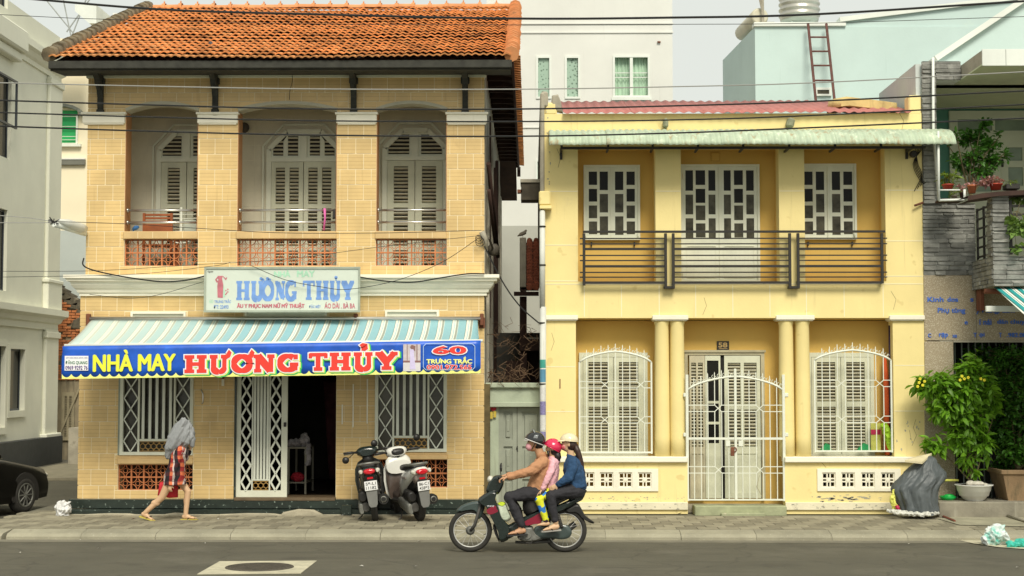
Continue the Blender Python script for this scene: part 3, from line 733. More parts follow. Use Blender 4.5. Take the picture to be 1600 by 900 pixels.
# ---- ground floor windows: frame, folding grille ----
def diamonds(b, x0, x1, z0, z1, n, y0, y1, w=.018, dbl=0.):
    h = (z1-z0)/n; cx = (x0+x1)/2
    for i in range(n):
        a, c_ = z0+i*h, z0+(i+1)*h; m_ = (a+c_)/2
        for k, (p, q) in enumerate((((cx, a), (x0, m_)), ((x0, m_), (cx, c_)), ((cx, a), (x1, m_)), ((x1, m_), (cx, c_)))): slabbar(b, p[0], p[1], q[0], q[1], w, y0-.002*(k % 2), y1)
def curl_panel(b, x0, x1, z0, z1, y0, y1):
    n = max(3, round((x1-x0)/((z1-z0)*.62))); w = (x1-x0)/n
    for i in range(n):
        cx = x0+(i+.5)*w
        for r in (w*.48,):
            b.ring((cx, (y0+y1)/2, (z0+z1)/2), (0, 1, 0), r, .007, 12, 4)
        b.ring((cx+w*.5, (y0+y1)/2, z0+(z1-z0)*.98), (0, 1, 0), r, .006, 8, 4, a0=0, a1=pi); b.ring((cx+w*.5, (y0+y1)/2, z0+(z1-z0)*.02), (0, 1, 0), r, .006, 8, 4, a0=pi, a1=2*pi)
    b.box(x0, x1, y0+.003, y1-.003, z0-.008, z0+.004); b.box(x0, x1, y0+.003, y1-.003, z1-.004, z1+.008)
m_gold = mat('gold_paint', (.40,.24,.07), .5, .2, 6)
def shop_window(h, glassL=True):
    x0, x1, z0, z1 = h; f = .05
    w = MB(); w.wall(x0, x1, z0, z1, -.03, .05, [(x0+f, x1-f, z0+f, z1-f)])
    dw = (x1-x0)*.20; xa, xb = x0+f+dw, x1-f-dw
    w.box(xa, xa+.028, -.02, .03, z0+f, z1-f); w.box(xb-.028, xb, -.02, .03, z0+f, z1-f)
    zp = z0+f+.17; w.box(xa+.028, xb-.028, -.018, .028, zp, zp+.035)
    fr = w.build('window', m_frame, H1)
    g = MB(); g.box(x0+f, x1-f, .09, .10, z0+f, z1-f); g.build('window_pane', mat('dim_shop_glass', (.085,.078,.058), .2, .3, 1.5, 0, dirt=((.02,.018,.012), .5, .9)), fr)
    g = MB(); diamonds(g, x0+f+.01, xa-.005, z0+f, z1-f, 6, -.012, -.004); g.build('diamond_lattice', m_white_iron, fr)
    g = MB(); diamonds(g, xb+.005, x1-f-.01, z0+f, z1-f, 6, -.012, -.004); g.build('diamond_lattice', m_white_iron, fr)
    n = 4
    for k in range(n+1):
        q = xa+.028+(xb-xa-.056)*(k+.5)/(n+1); g = MB(); g.box(q-.022, q+.022, -.01, .012, zp+.035, z1-f, .004); g.build('grille_bar', m_white_iron, fr)
    g = MB(); curl_panel(g, xa+.035, xb-.035, z0+f+.015, zp-.012, -.004, .010); g.build('curl_panel', m_gold, fr)
shop_window(lowh[0]); shop_window(lowh[3])
b = MB(); b.box(X(188, 650)-.03, X(188, 650), -.02, .06, lowh[0][2], lowh[0][3]); b.build('window_edge', mat('grey_green_strip', (.28,.31,.25), .7), H1)
# transom boxes that show over the awning
for (a, c_, v0) in ((205, 291, 487), (383, 511, 485), (602, 686, 484)):
    x0, x1, z0, z1 = Rv(a, v0, c_, 502); b = MB(); b.wall(x0, x1, z0-.1, z1, -.05, .02, [(x0+.035, x1-.035, z0-.1, z1-.035)]); b.box(x0+.035, x1-.035, -.015, .01, z0-.1, z1-.035, mi=1); b.build('transom_box', [m_yelw, m_frame], H1)
# folding security door (left leaf closed)
x0, x1 = X(369, 700, .05), X(449, 700, .05); z0, z1 = Z(778, 400, .05), Z(500)
w = MB(); f = .075; w.wall(x0, x1, z0, z1, .03, .075, [(x0+f, x1-f-.02, z0+.12, z1-f)])
fr = w.build('folding_door', m_frame, H1)
xa, xb = x0+f, x1-f-.02; dw = (xb-xa)*.27; zp = z0+.12+.155
g = MB(); g.box(xa+dw, xa+dw+.02, .035, .07, z0+.12, z1); g.box(xb-dw-.02, xb-dw, .035, .07, z0+.12, z1); g.box(xa+dw+.02, xb-dw-.02, .035, .07, zp, zp+.02); g.build('inner_post', m_white_iron, fr)
for (p, q) in ((xa, xa+dw), (xb-dw, xb)):
    g = MB(); diamonds(g, p+.012, q-.012, z0+.12, z1-f, 10, .028, .036, .03)
    h = (z1-f-z0-.12)/10
    for k in range(11): g.lathe(((p+q)/2, .028, z0+.12+k*h), [(.012, -.012), (.012, 0)], 8, axis='y', smooth=False)
    g.build('scissor_lattice', m_white_iron, fr)
for k in range(5):
    q = xa+dw+.02+(xb-xa-2*dw-.04)*(k+.5)/5; g = MB(); g.box(q-.019, q+.019, .04, .055, zp+.02, z1-f, .003); g.build('grille_bar', m_white_iron, fr)
g = MB(); curl_panel(g, xa+dw+.025, xb-dw-.025, z0+.13, zp-.012, .040, .052); g.build('curl_panel', m_gold, fr)
g = MB(); g.box(x1-.055, x1-.015, -.0, .03, Z(667), Z(660), .006); g.build('door_lock', m_black, fr)
b = MB(); b.wall(X(366, 700), X(369, 700), ZP, Z(500), -.02, .1); b.build('door_jamb', m_marble, H1)
# dark shop interior
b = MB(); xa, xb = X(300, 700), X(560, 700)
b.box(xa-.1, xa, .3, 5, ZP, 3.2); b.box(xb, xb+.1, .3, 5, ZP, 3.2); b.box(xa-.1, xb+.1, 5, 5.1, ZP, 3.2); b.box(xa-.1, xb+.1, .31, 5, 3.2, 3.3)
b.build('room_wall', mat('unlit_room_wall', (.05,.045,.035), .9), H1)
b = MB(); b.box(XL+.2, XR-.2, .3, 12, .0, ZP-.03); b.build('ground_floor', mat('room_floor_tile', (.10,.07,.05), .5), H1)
# small fittings on the wall
b = MB(); xq = X(349, 600); b.box(xq-.02, xq+.02, -.05, 0, Z(603), Z(592), .005); b.box(xq-.015, xq+.015, -.055, 0, Z(592), Z(588), .004, mi=1); b.build('door_bell', [m_white, m_rust], H1)
b = MB(); xq = X(317, 620); b.tube([(xq-.02, -.04, Z(609)), (xq+.01, -.05, Z(615)), (xq+.015, -.05, Z(628)), (xq-.005, -.04, Z(631))], .012, 6); b.build('wall_hook', m_steel, H1)
for (u, v0, v1) in ((535, 632, 663), (552, 600, 668), (574, 592, 662)):
    b = MB(); xq = X(u, 630); b.box(xq-.010, xq+.010, -.024, .0, Z(v1), Z(v0), .004); b.build('cable_trunking', m_white, H1)
print('house1 done')
# ================= the yellow house =================
YL, YR = X(851, 400), X(1443, 400)
H2 = thing('yellow_house', ((YL+YR)/2, 0, 0), 'two storey pale yellow house with white window shutters and twin round columns', 'house')
BY = .45
zt2 = Z(160)
up2 = [(X(903, 300), X(1024, 300), Z(440), Z(230)), (X(1064, 300), X(1217, 300), Z(440), Z(230)), (X(1257, 300), X(1383, 300), Z(440), Z(230))]
zg0, zg1 = Z(720), Z(497)
gr2 = [(X(900, 600), X(1396, 600), ZW, zg1)]
b = MB(); b.wall(YL, YR, zg1, Z(178), 0, .30, up2)
b.box(YL, X(900, 600), 0, .30, 0, zg1-.001); b.box(X(1396, 600), YR+.03, 0, .30, 0, zg1-.001)
b.build('front_wall', m_yel, H2)
b = MB(); b.box(YR-.20, YR, -.003, .30, Z(180), Z(150), .02); b.build('parapet_end', m_yel, H2); b = MB(); b.box(YL, YL+.2, -.003, .3, Z(180), Z(160), .03); b.build('parapet_end', m_yel, H2)
# recess walls
b = MB(); b.box(YL+.2, YR-.2, BY, BY+.12, Z(440), Z(225)); b.box(YL+.2, YR-.2, BY+.0, BY+.12, ZW, Z(500)); b.box(YL+.2, YR-.2, .30, BY+.12, Z(499), Z(440)-.001)
for h in up2:
    b.box(h[0]-.01, h[0], .302, BY, h[2], h[3]); b.box(h[1], h[1]+.01, .302, BY, h[2], h[3])
b.box(YL+.2, YR-.2, .302, BY, Z(230)+.001, Z(222)); b.build('recess_wall', m_och, H2)
b = MB(); b.box(YL+.01, YL+.2, .302, 10, 0, Z(178)); b.box(YR-.2, YR, .302, 10, 0, Z(178)); b.box(YL, YR, 9.8, 10, 0, Z(178)); b.build('side_wall', m_conc, H2)
b = MB(); b.box(YL-.07, YL-.001, -.06, 9, Z(398), Z(146), .02); b.box(YL-.06, YL+.06, -.03, .5, Z(168), Z(143), .03); b.build('party_wall_edge', m_conc, H2)
b = MB(); b.puff([(YL+.1, Z(172)), (YL+.12, Z(148)), (YL+.22, Z(146)), (YL+.27, Z(158)), (YL+.30, Z(176))], .10, .10); b.build('broken_parapet_lump', m_conc, H2)
b = MB(); b.puff([(X(1311, 160), Z(158)), (X(1313, 150), Z(142)), (X(1335, 140), Z(138)), (X(1400, 145), Z(146)), (X(1422, 150), Z(149)), (X(1424, 160), Z(166)), (X(1400, 160), Z(164)), (X(1330, 160), Z(156))], 1.0, .35); b.build('peeling_parapet', m_concyel, H2)
# wall panel joints (raised pale lines)
jl = []
for u in (913, 971, 1030, 1087, 1145, 1203, 1260, 1319, 1380): jl.append(('v', u, 446, 495))
for u0, u1, vs in ((851, 903, (299, 383, 439)), (1024, 1064, (299,)), (1217, 1257, (299,)), (1383, 1443, (298, 377, 432)), (853, 899, (573, 643)), (1397, 1446, (571, 642)), (851, 1443, (444,))):
    for v in vs: jl.append(('h', u0, u1, v))
b = MB()
for q in jl:
    if q[0] == 'v': x = X(q[1], 470); b.box(x-.005, x+.005, -.003, 0, Z(q[3]), Z(q[2]))
    else: b.box(X(q[1]+.5, q[3]), X(q[2]-.5, q[3]), -.0035, 0, Z(q[3])-.005, Z(q[3])+.005)
b.build('render_joints', m_joint, H2, kind='stuff')
# white capitals
for a, c_ in ((850, 903), (1019, 1075), (1212, 1272), (1389, 1444)):
    x0, x1, z0, z1 = R(a, 493, c_, 500); b = MB(); b.box(x0, x1, -.06, .28, z0, z1, .008); b.box(x0+.02, x1-.02, -.04, .27, z0-.015, z0-.001, .004); b.build('capital', m_yelw, H2)
# twin round columns
zcb = Z(713)
for u in (1034.5, 1058.5, 1229, 1254.5):
    xc = X(u, 600, .08); r = .118; b = MB(); b.lathe((xc, .10, 0), [(r+.006, zcb), (r+.004, zcb+.3), (r, zcb+1.2), (r-.008, Z(508)), (r+.004, Z(505)), (r+.004, Z(500)-.016)], 28); b.build('round_column', m_yel, H2)
# low walls with white sill, base and vent blocks
VB = MB(); VB.wall(-.5, .5, -.5, .5, -.5, .5, [(-.42, -.16, .14, .40), (.16, .42, .14, .40), (-.42, -.16, -.40, -.14), (.16, .42, -.40, -.14), (-.07, .07, .16, .42), (-.07, .07, -.42, -.16), (-.42, -.18, -.06, .06), (.18, .42, -.06, .06)])
VB.lathe((0, -.5, 0), [(.17, .05), (.12, -.12), (0, -.14)][::1], 10, axis='y')
VBM = VB.mesh('vent_block', m_yelw); vb = Pieces(H2, 'vent_block')
for (a, c_, pa, pc_, cs) in ((855, 1074, 893, 1028, (918, 947.5, 977, 1007)), (1226, 1400, 1276, 1406, (1294, 1324, 1355, 1386))):
    x0, x1 = X(a, 750), X(c_, 750)
    x1_ = x1 if a < 1000 else X(1446, 750)
    hp = R(pa, 737, pc_, 762)
    cents = [X(u, 749) for u in cs]; hw = .106
    zc_ = (Z(737)+Z(762))/2; hh = .122
    b = MB(); b.wall(x0, x1_, ZW, Z(722), -.04, .20, [(q-hw, q+hw, zc_-hh, zc_+hh) for q in cents]); b.build('low_wall', m_yel, H2)
    px0, px1, pz0, pz1 = R(pa, 732, pc_, 767)
    b = MB(); b.wall(px0, px1, pz0, pz1, -.065, -.041, [(q-hw, q+hw, zc_-hh, zc_+hh) for q in cents]); b.build('vent_surround', m_yelw, H2)
    for q in cents: vb.add(VBM, TS(q, -.02, zc_, 2*hw, .05, 2*hh))
    b = MB(); b.box(px0+.02, px1-.02, .201, .22, pz0, pz1); b.build('vent_backing', m_och if a < 1000 else m_dark, H2)
    b = MB(); b.box(x0-.01, x1+(.0 if a < 1000 else .50), -.11, .24, Z(722), Z(713)-.001, .012); b.build('white_sill', m_yelw, H2)
    b = MB(); b.box(x0, x1_, -.075, -.041, Z(796), Z(784), .006); b.build('base_band', m_scuff, H2)
vb.done()
b = MB(); b.box(YL+.2, YR-.2, .20, .45, ZW, Z(790)); b.build('porch_floor', m_conc, H2)
b = MB(); b.box(X(1084, 790), X(1226, 790), -.20, .2, ZW-.02, Z(789), .01); b.box(X(1084, 790)+.4, X(1226, 790)-.35, -.30, -.201, ZW-.02, ZW+.035, .01); b.build('door_step', mat('mossy_step', (.34,.36,.22), .95, .25, 4, .5, 40, dirt=((.55,.50,.36), .58, 5)), H2)
# ---- paned windows upstairs ----
def paned(u0, u1, v0, v1, leaves, vb_solid=None, name='window'):
    """leaves: list of lists of columns (ua, ub, [(va, vb)...])"""
    Y = BY-.05; x0, x1, z0, z1 = R(u0, v0, u1, v1, Y)
    holes = []
    for lf in leaves:
        for ua, ub, rows in lf:
            for va, vb_ in rows: holes.append((X(ua, 310, Y), X(ub, 310, Y), Z(vb_, (ua+ub)/2, Y), Z(va, (ua+ub)/2, Y)))
    w = MB(); w.wall(x0+.035, x1-.035, z0+.02, z1-.035, Y, Y+.03, holes)
    w.wall(x0, x1, z0, z1, Y-.03, Y+.05, [(x0+.035, x1-.035, z0+.02, z1-.035)])
    xm = (X(leaves[0][-1][1], 310, Y)+X(leaves[1][0][0], 310, Y))/2
    w.box(xm-.012, xm+.012, Y-.022, Y-.001, z0+.02, z1-.035)
    if vb_solid:
        zt_ = Z(vb_solid, 1100, Y)
        for a, c_ in ((x0+.09, xm-.06), (xm+.06, x1-.09)):
            w.wall(a, c_, z0+.06, zt_, Y-.012, Y-.001, [(a+.012, c_-.012, z0+.072, zt_-.012)])
            q = a+.05
            while q < c_-.03: w.box(q, q+.006, Y-.006, Y-.001, z0+.072, zt_-.012); q += .07
    o = w.build(name, m_frame, H2)
    for h in holes: g = MB(); g.box(h[0]-.004, h[1]+.004, Y+.012, Y+.018, h[2]-.004, h[3]+.004); g.build('pane', m_glass if h[3] > Z(292) else m_glass2, o)
    for k in (u0+3, u1-3):
        for v in (v0+15, v1-12): g = MB(); xq = X(k, v, Y); g.box(xq-.012, xq+.012, Y-.045, Y-.031, Z(v)-.04, Z(v)+.04, .004); g.build('hinge', m_frame, o)
r4 = [(268, 289), (295, 315), (321, 341), (346, 366)]; r3 = [(268, 297), (303, 332), (338, 367)]
paned(912, 1000, 258, 375, [[(920, 933, r4), (937, 950, r3)], [(961, 974, r3), (979, 992, r4)]])
R3 = [(266, 298), (304, 335), (341, 372)]; R4 = [(266, 289), (295, 317), (321, 344), (349, 371)]
paned(1064, 1187, 257, 440, [[(1071, 1083, R3), (1087, 1102, R4), (1107, 1118, R3)], [(1131, 1142, R3), (1147, 1161, R4), (1166, 1178, R3)]], 384, 'balcony_door')
paned(1251, 1338, 256, 374, [[(1257, 1270, r4), (1275, 1288, r3)], [(1300, 1313, r3), (1318, 1332, r4)]])
b = MB()
for u in (924, 991, 1262, 1331): x = X(u, 378, BY); b.box(x-.012, x+.012, BY-.06, BY, Z(381), Z(375), .003); b.box(x-.003, x+.003, BY-.02, BY, Z(386), Z(381))
b.build('shutter_catch', m_black, H2)
b = MB(); x = X(1117.5, 239, BY); b.box(x-.07, x+.07, BY-.03, BY, Z(246), Z(233), .008)
for i in range(3):
    for k in range(3): b.box(x-.045+i*.032, x-.025+i*.032, BY-.035, BY-.029, Z(243)+k*.032, Z(243)+.02+k*.032)
b.build('vent_rosette', m_och, H2)
# ---- ground floor shutters ----
sp2 = Pieces(H2, 'slat', 300)
def shut_window(u0, u1, cols_u):
    Y = BY-.05; x0, x1, z0, z1 = R(u0, 551, u1, 712, Y)
    w = MB(); w.wall(x0, x1, z0, z1, Y-.02, Y+.05, [(x0+.06, x1-.06, z0+.02, z1-.07)]); w.build('window_frame', m_shut, H2)
    xm = (x0+x1)/2
    for a, c_ in ((x0+.065, xm-.004), (xm+.004, x1-.065)): shutter_leaf(H2, sp2, a, c_, z0+.02, z1-.075, Y, 1, ((.04,.17),(.20,.50),(.55,.96))[1:] if False else ((.04, .49), (.545, .95)), .085, .052)
shut_window(905, 1012, None); shut_window(1262, 1366, None)
Y = BY-.05; x0, x1, z0, z1 = R(1073, 548, 1195, 780, Y)
w = MB(); w.wall(x0-.03, x1, z0, z1, Y-.03, Y+.06, [(x0+.02, x1-.06, z0, z1-.07)]); w.box(x0-.05, x1+.02, Y-.05, Y-.031, z1-.03, z1+.01, .004); w.build('door_frame', mat('weathered_door_frame', (.42,.38,.25), .8, .15, 4, .2, 40), H2)
shutter_leaf(H2, sp2, X(1077, 650, Y), X(1101, 650, Y), z0+.02, z1-.08, Y-.04, 2, ((.36, .62), (.66, .95)), .03, .052, (.04, .31), 'door_leaf', mat('weathered_leaf_paint', (.50,.46,.33), .75, .12, 4, .2, 40, dirt=((.25,.20,.12), .64, 6)))
shutter_leaf(H2, sp2, X(1132, 650, Y), X(1188, 650, Y), z0+.02, z1-.08, Y, 2, ((.36, .62), (.66, .95)), .055, .052, (.04, .31), 'door_leaf')
xa, xb = X(1102, 650, Y), X(1126, 650, Y); g = MB(); hs = [(xa+.03, xb-.03, Z(a), Z(c_)) for a, c_ in ((694, 664), (660, 631), (627, 563))]
g.wall(xa, xb, z0+.02, z1-.08, Y-.02, Y+.01, hs); o = g.build('door_leaf', m_shut, H2)
for h in hs: g = MB(); g.box(h[0]-.005, h[1]+.005, Y, Y+.006, h[2]-.005, h[3]+.005); g.build('pane', m_glass, o)
g = MB(); g.box(xb, X(1132, 650, Y), Y+.01, Y+.05, z0, z1-.07); g.build('door_gap', m_dark, H2)
print('slats2', sp2.done())
# ---- wrought window guards and gate ----
def scrolls(b, x0, x1, zf, Y, n):
    for i in range(n):
        x = x0+(x1-x0)*(i+.5)/n; z = zf(x)+.045
        b.ring((x, Y, z), (0, 1, 0), .026, .0045, 10, 4, a0=-.4, a1=4.6)
        b.ring((x+.03, Y, z-.01), (0, 1, 0), .016, .004, 8, 4, a0=pi*.6, a1=pi*2.2)
def guard(u0, u1, vside, vcrown, vb, vspike, pairs, nv, Y, name, posts=.014, double=False, crosses=((2, 3), (7, 8)), mid=None):
    x0, x1, z0, zs_ = R(u0, vside, u1, vb, Y); zc_ = Z(vcrown, (u0+u1)/2, Y); hsp = Z(vspike, 900, Y)-Z(vcrown, 900, Y)
    xm, hw = (x0+x1)/2, (x1-x0)/2
    arc = lambda x: zs_+(zc_-zs_)*math.sqrt(max(0, 1-((x-xm)/hw)**2*.92))-(zc_-zs_)*math.sqrt(.08)*(abs(x-xm)/hw)
    f = MB(); n = 20
    for q in (x0, x1): f.box(q-posts, q+posts, Y-.015, Y+.015, z0-.01, arc(q)+(.25 if double else .0), .004)
    pts = [(x0+(x1-x0)*k/n) for k in range(n+1)]
    f.tube([(q, Y, arc(q)) for q in pts], .017, 6, caps=True)
    f.box(x0+posts, x1-posts, Y-.01, Y+.01, z0, z0+.025)
    if double: f.box(xm-.02, xm+.02, Y-.022, Y+.02, z0, zc_+.12, .004)
    if mid: f.box(x0+posts, x1-posts, Y-.010, Y+.010, Z(mid)-.018, Z(mid)+.018)
    fr = f.build(name, m_white_iron, H2)
    zp = [Z(v, 900, Y) for v in pairs]
    xs = [x0+(x1-x0)*k/nv for k in range(1, nv)]
    for k, x in enumerate(xs):
        seg = []; cr = any(k in c_ for c_ in crosses)
        lv = [z0+.02]+sorted(zp)+[arc(x)+hsp*(.9 if k % 2 else 1)]
        if cr:
            for i in range(0, len(lv), 2): seg.append((lv[i], lv[i+1]))
        else: seg = [(lv[0], lv[-1])]
        g = MB()
        for a, c_ in seg: g.box(x-.0065, x+.0065, Y-.0065, Y+.0065, a, c_)
        t = lv[-1]; A = [g.V((x+sx*.0065, Y+sy*.0065, t)) for sx, sy in ((-1,-1),(1,-1),(1,1),(-1,1))]; B_ = g.V((x, Y, t+.03))
        for i in range(4): g.F((A[i], A[(i+1) % 4], B_))
        g.build('bar', m_white_iron, fr)
    for z in zp:
        g = MB(); segs = [x0+posts]+[q for c_ in crosses for q in (xs[c_[0]], xs[c_[1]])]+[x1-posts]
        for i in range(0, len(segs), 2): g.box(segs[i], segs[i+1], Y-.007, Y+.007, z-.006, z+.006)
        g.build('crossbar', m_white_iron, fr)
    for i in range(0, len(zp), 2):
        za, zb = sorted(zp[i:i+2])
        for c_ in crosses:
            g = MB(); a, d = xs[c_[0]], xs[c_[1]]; slabbar(g, a, za, d, zb, .012, Y-.008, Y+.004); slabbar(g, a, zb, d, za, .012, Y-.004, Y+.008); g.build('crossing', m_white_iron, fr)
    g = MB(); scrolls(g, x0+.03, x1-.03, arc, Y, nv+3); g.build('scroll_row', m_white_iron, fr, kind='stuff')
    return fr
guard(905.5, 1018, 566, 549, 708, 539, (596, 606, 651, 661), 10, .02, 'window_guard')
guard(1273, 1393, 563, 547, 706, 537, (594, 604, 650, 660), 10, .02, 'window_guard')
gt = guard(1074, 1225, 610, 588, 782, 578, (633, 643, 729, 739), 14, -.02, 'gate', .022, True, ((3, 4), (9, 10)), 685)
g = MB(); xm = X(1149.5, 690)
for u in (1137, 1157): x = X(u, 692); g.box(x-.035, x+.035, -.05, -.03, Z(697), Z(688), .004)
g.build('lock_plate', m_white_iron, gt); g = MB(); g.ring((xm-.03, -.06, Z(702)), (0, 1, 0), .035, .008, 12, 5); g.box(xm-.09, xm-.03, -.07, -.045, Z(712), Z(698), .006); g.build('padlock', m_rust, gt)
for u in (1071, 1228):
    for v in (617, 679, 766): g = MB(); x = X(u, v); g.box(x-.035, x+.035, -.03, .005, Z(v)-.03, Z(v)+.03, .006); g.build('gate_hinge', m_white_iron, gt)
b = MB(); x0, x1, z0, z1 = R(1120, 533, 1139, 547, BY); b.box(x0, x1, BY-.02, BY, z0, z1, .003); hp = b.build('house_number_plate', m_black, H2, label='small dark house number plate reading 58')
text('58', 1122.5, 535, 1136.5, 543, BY-.0205, mat('faded_gold', (.55,.38,.15), .6), hp, bold=.03)
b = MB(); b.box(x0+.03, x1-.03, BY-.0215, BY-.0205, z0+.02, z0+.028); b.build('number_underline', MATS['faded_gold'], hp)
# small slot on the left pier, cctv camera and cables on the right pier
b = MB(); x = X(875, 600); b.box(x-.008, x+.008, -.012, 0, Z(607), Z(592), .003); b.build('mail_slot', m_rust, H2)
x = X(1425, 243); b = MB(); b.lathe((x, -.06, Z(243)), [(.045, -.08), (.055, -.06), (.055, .02), (.02, .06)], 12, axis='y'); b.build('security_camera', m_black, H2)
b = MB()
for k in range(5):
    p = [(1430+k*3, 232), (1434-k*2, 258), (1440, 275+k*3), (1428+k*5, 300-k*4)]; b.tube(curve_pts([(X(u, v), -.015-.004*k, Z(v)) for u, v in p], 12), .006, 4)
b.build('loose_wires', m_black, H2)
b = MB(); b.tube([(X(1427, 321), -.08, Z(323)), (X(1441, 319), -.05, Z(318))], .018, 6); b.build('pipe_stub', m_rust, H2)
# ---- steel railing ----
Y = -.12
rail = MB()
def rb(u0, u1, v, t): 
    rail.box(X(u0, v, Y), X(u1, v, Y), Y-t, Y+t, Z(v, 1100, Y)-t, Z(v, 1100, Y)+t)
rail.box(X(911, 362, Y), X(1383, 362, Y), Y-.02, Y+.02, Z(362, 1100, Y)-.018, Z(362, 1100, Y)+.018, .004); rf = rail.build('balcony_railing', m_black, H2)
for u0, u1 in ((912, 1040), (1052, 1234), (1247, 1378)):
    for v, t in ((372.5, .010), (381, .010), (389, .019), (399, .010), (407, .010), (416, .019), (425.5, .010), (433, .010), (441.5, .019)):
        a = u0-(6 if u0 == 912 and t < .015 else 0); c_ = u1+(8 if u1 == 1378 and t < .015 else 0)
        rail = MB(); rb(a, c_, v, t); rail.build('rail_bar', m_black, rf)
for u, vb_ in ((912.5, 446), (1040, 451), (1052, 451), (1234, 451), (1247, 451), (1378, 443)):
    rail = MB(); x = X(u, 400, Y); rail.box(x-.022, x+.022, Y-.023, Y+.0225, Z(vb_, 1100, Y), Z(363, 1100, Y)-.016, .004); rail.box(x-.012, x+.012, Y+.02, 0, Z(442)-.02, Z(442)+.02); rail.build('rail_post', m_black, rf)
for u in (1046, 1240.5): rail = MB(); x = X(u, 450, Y); rail.box(x-.085, x+.085, Y-.012, -.005, Z(451, 1100, Y), Z(447, 1100, Y), .004); rail.build('rail_bracket', m_black, rf)
# balcony low piers behind rails are part of the wall; small white kerb strip
# ---- roof sheets ----
def corrugated(b, x0, x1, prof, pitch, amp, mi=None):
    """prof: list of (y,z); corrugation along the profile normal"""
    n = max(4, int((x1-x0)/pitch*6)); rows = []
    for i, (y, z) in enumerate(prof):
        p0, p1 = prof[max(0, i-1)], prof[min(len(prof)-1, i+1)]; t = Vector((p1[0]-p0[0], p1[1]-p0[1])).normalized(); nn = (-t.y, t.x)
        if nn[1] < 0: nn = (t.y, -t.x)
        rows.append([b.V((x0+(x1-x0)*k/n, y+nn[0]*amp*math.sin((x0+(x1-x0)*k/n)/pitch*2*pi), z+nn[1]*amp*math.sin((x0+(x1-x0)*k/n)/pitch*2*pi))) for k in range(n+1)])
    for i in range(len(rows)-1):
        for k in range(n): b.F((rows[i][k], rows[i][k+1], rows[i+1][k+1], rows[i+1][k]), mi, True)
ex0, ex1 = X(880, 176, -.12), X(1418, 172, -.12); zf, zb_ = Z(175.5, 1100, -.12), Z(158, 1100, 2.4)
k_ = 5
for i in range(k_):
    a, c_ = ex0+(ex1-ex0)*i/k_, ex0+(ex1-ex0)*(i+1)/k_+.06
    b = MB(); dz = .007*(i % 2); corrugated(b, a, c_, [(-.12, zf+dz), (.6, zf+(zb_-zf)*.29+dz), (2.4, zb_+dz)], .155, .013)
    def sol(o): md = o.modifiers.new('s', 'SOLIDIFY'); md.thickness = .006
    b.build('roof_sheet', m_pink, H2, mods=sol)
b = MB(); b.box(YL+.2, YR-.2, .30, 10, Z(182), Z(178)-.005); b.build('roof_slab', m_conc, H2)
# ---- green awning ----
AW = thing('sheet_awning', ((YL+YR)/2, -.4, Z(225)), 'long rust-stained pale green corrugated awning above the yellow house balcony', 'awning')
za, zb2 = Z(204, 1100, 0), Z(226, 1100, -.72)
prof = [(-.005, za), (-.15, za-.02), (-.35, za-.06), (-.52, za-.12), (-.64, za-.20), (-.70, za-.28), (-.72, zb2)]
ax0, ax1 = X(858, 215, -.6), X(1484, 215, -.6); k_ = 7
for i in range(k_):
    a, c_ = ax0+(ax1-ax0)*i/k_, ax0+(ax1-ax0)*(i+1)/k_+.07
    b = MB(); e = .006*(i % 2); 
    corrugated(b, a, c_, [(y-e, z+e) for y, z in prof], .10, .012); b.build('awning_sheet', m_green, AW, mods=sol)
b = MB(); Yb = -.45; zz = Z(231, 1100, Yb); b.box(X(876, 231, Yb), X(1446, 231, Yb), Yb-.02, Yb+.02, zz-.02, zz+.02); b.build('support_beam', m_black, AW)
for u in (877, 949, 1018, 1088, 1158, 1229, 1300, 1371, 1421):
    b = MB(); x = X(u, 235, -.2); b.box(x-.015, x+.015, Yb+.02, -.001, zz-.015, zz+.015); b.box(x-.018, x+.018, Yb-.018, Yb+.018, zz, za-.13)
    if u in (877, 1421): b.box(x-.02, x+.02, -.03, 0, zz-.12, zz+.06)
    b.build('support_bracket', m_black, AW)
for u, w in ((1040, 8), (1235, 12)):
    t = MB(); x = X(u, 194, -.1); t.M = Matrix.Translation((x, -.12, Z(194))) @ Euler((0, .25 if u > 1100 else 0, 0)).to_matrix().to_4x4()
    t.box(-w/200, w/200, -.06, .11, -.085, .07, .03); t.build('outdoor_lamp', mat('mossy_metal', (.25,.26,.17), .8, .3, 10, .4), None, 'small mossy box lamp over the %s of the green awning' % ('left half' if u < 1100 else 'right half'), 'lamp', 'box lamps on the yellow house')
# ---- downpipe ----
xp = X(847.5, 400, -.1); D = thing('downpipe', (xp, -.1, ZW), 'grey white drainpipe with torn stickers at the corner of the yellow house', 'drainpipe')
b = MB(); b.tube([(xp, -.1, ZW), (xp+.01, -.1, Z(480))], .050, 14); b.build('lower_pipe', m_pipe, D); b = MB(); b.tube([(xp, -.1, Z(480)-.02), (xp-.0, -.1, Z(330))], .045, 14); b.build('upper_pipe', m_pipe, D)
for v in (355, 415, 505, 600): b = MB(); b.lathe((xp, -.1, Z(v)), [(.054, -.012), (.057, 0), (.054, .012)], 14); b.box(xp, YL+.01, -.11, -.09, Z(v)-.008, Z(v)+.008); b.build('pipe_clamp', m_black, D)
b = MB(); x0, x1, z0, z1 = R(842, 300, 862, 328); b.box(x0, x1-.02, -.16, -.001, z0+.06, z1, .02); b.box(x0+.01, x1, -.17, -.001, z0, z0+.055, .008); b.build('hopper', m_yel, D)
sm = [mat('teal_sticker', (.05,.35,.28), .7), mat('blue_sticker', (.10,.28,.42), .7), mat('white_sticker', (.62,.62,.60), .8, .15, 30), mat('violet_sticker', (.22,.20,.38), .8, .4, 40)]
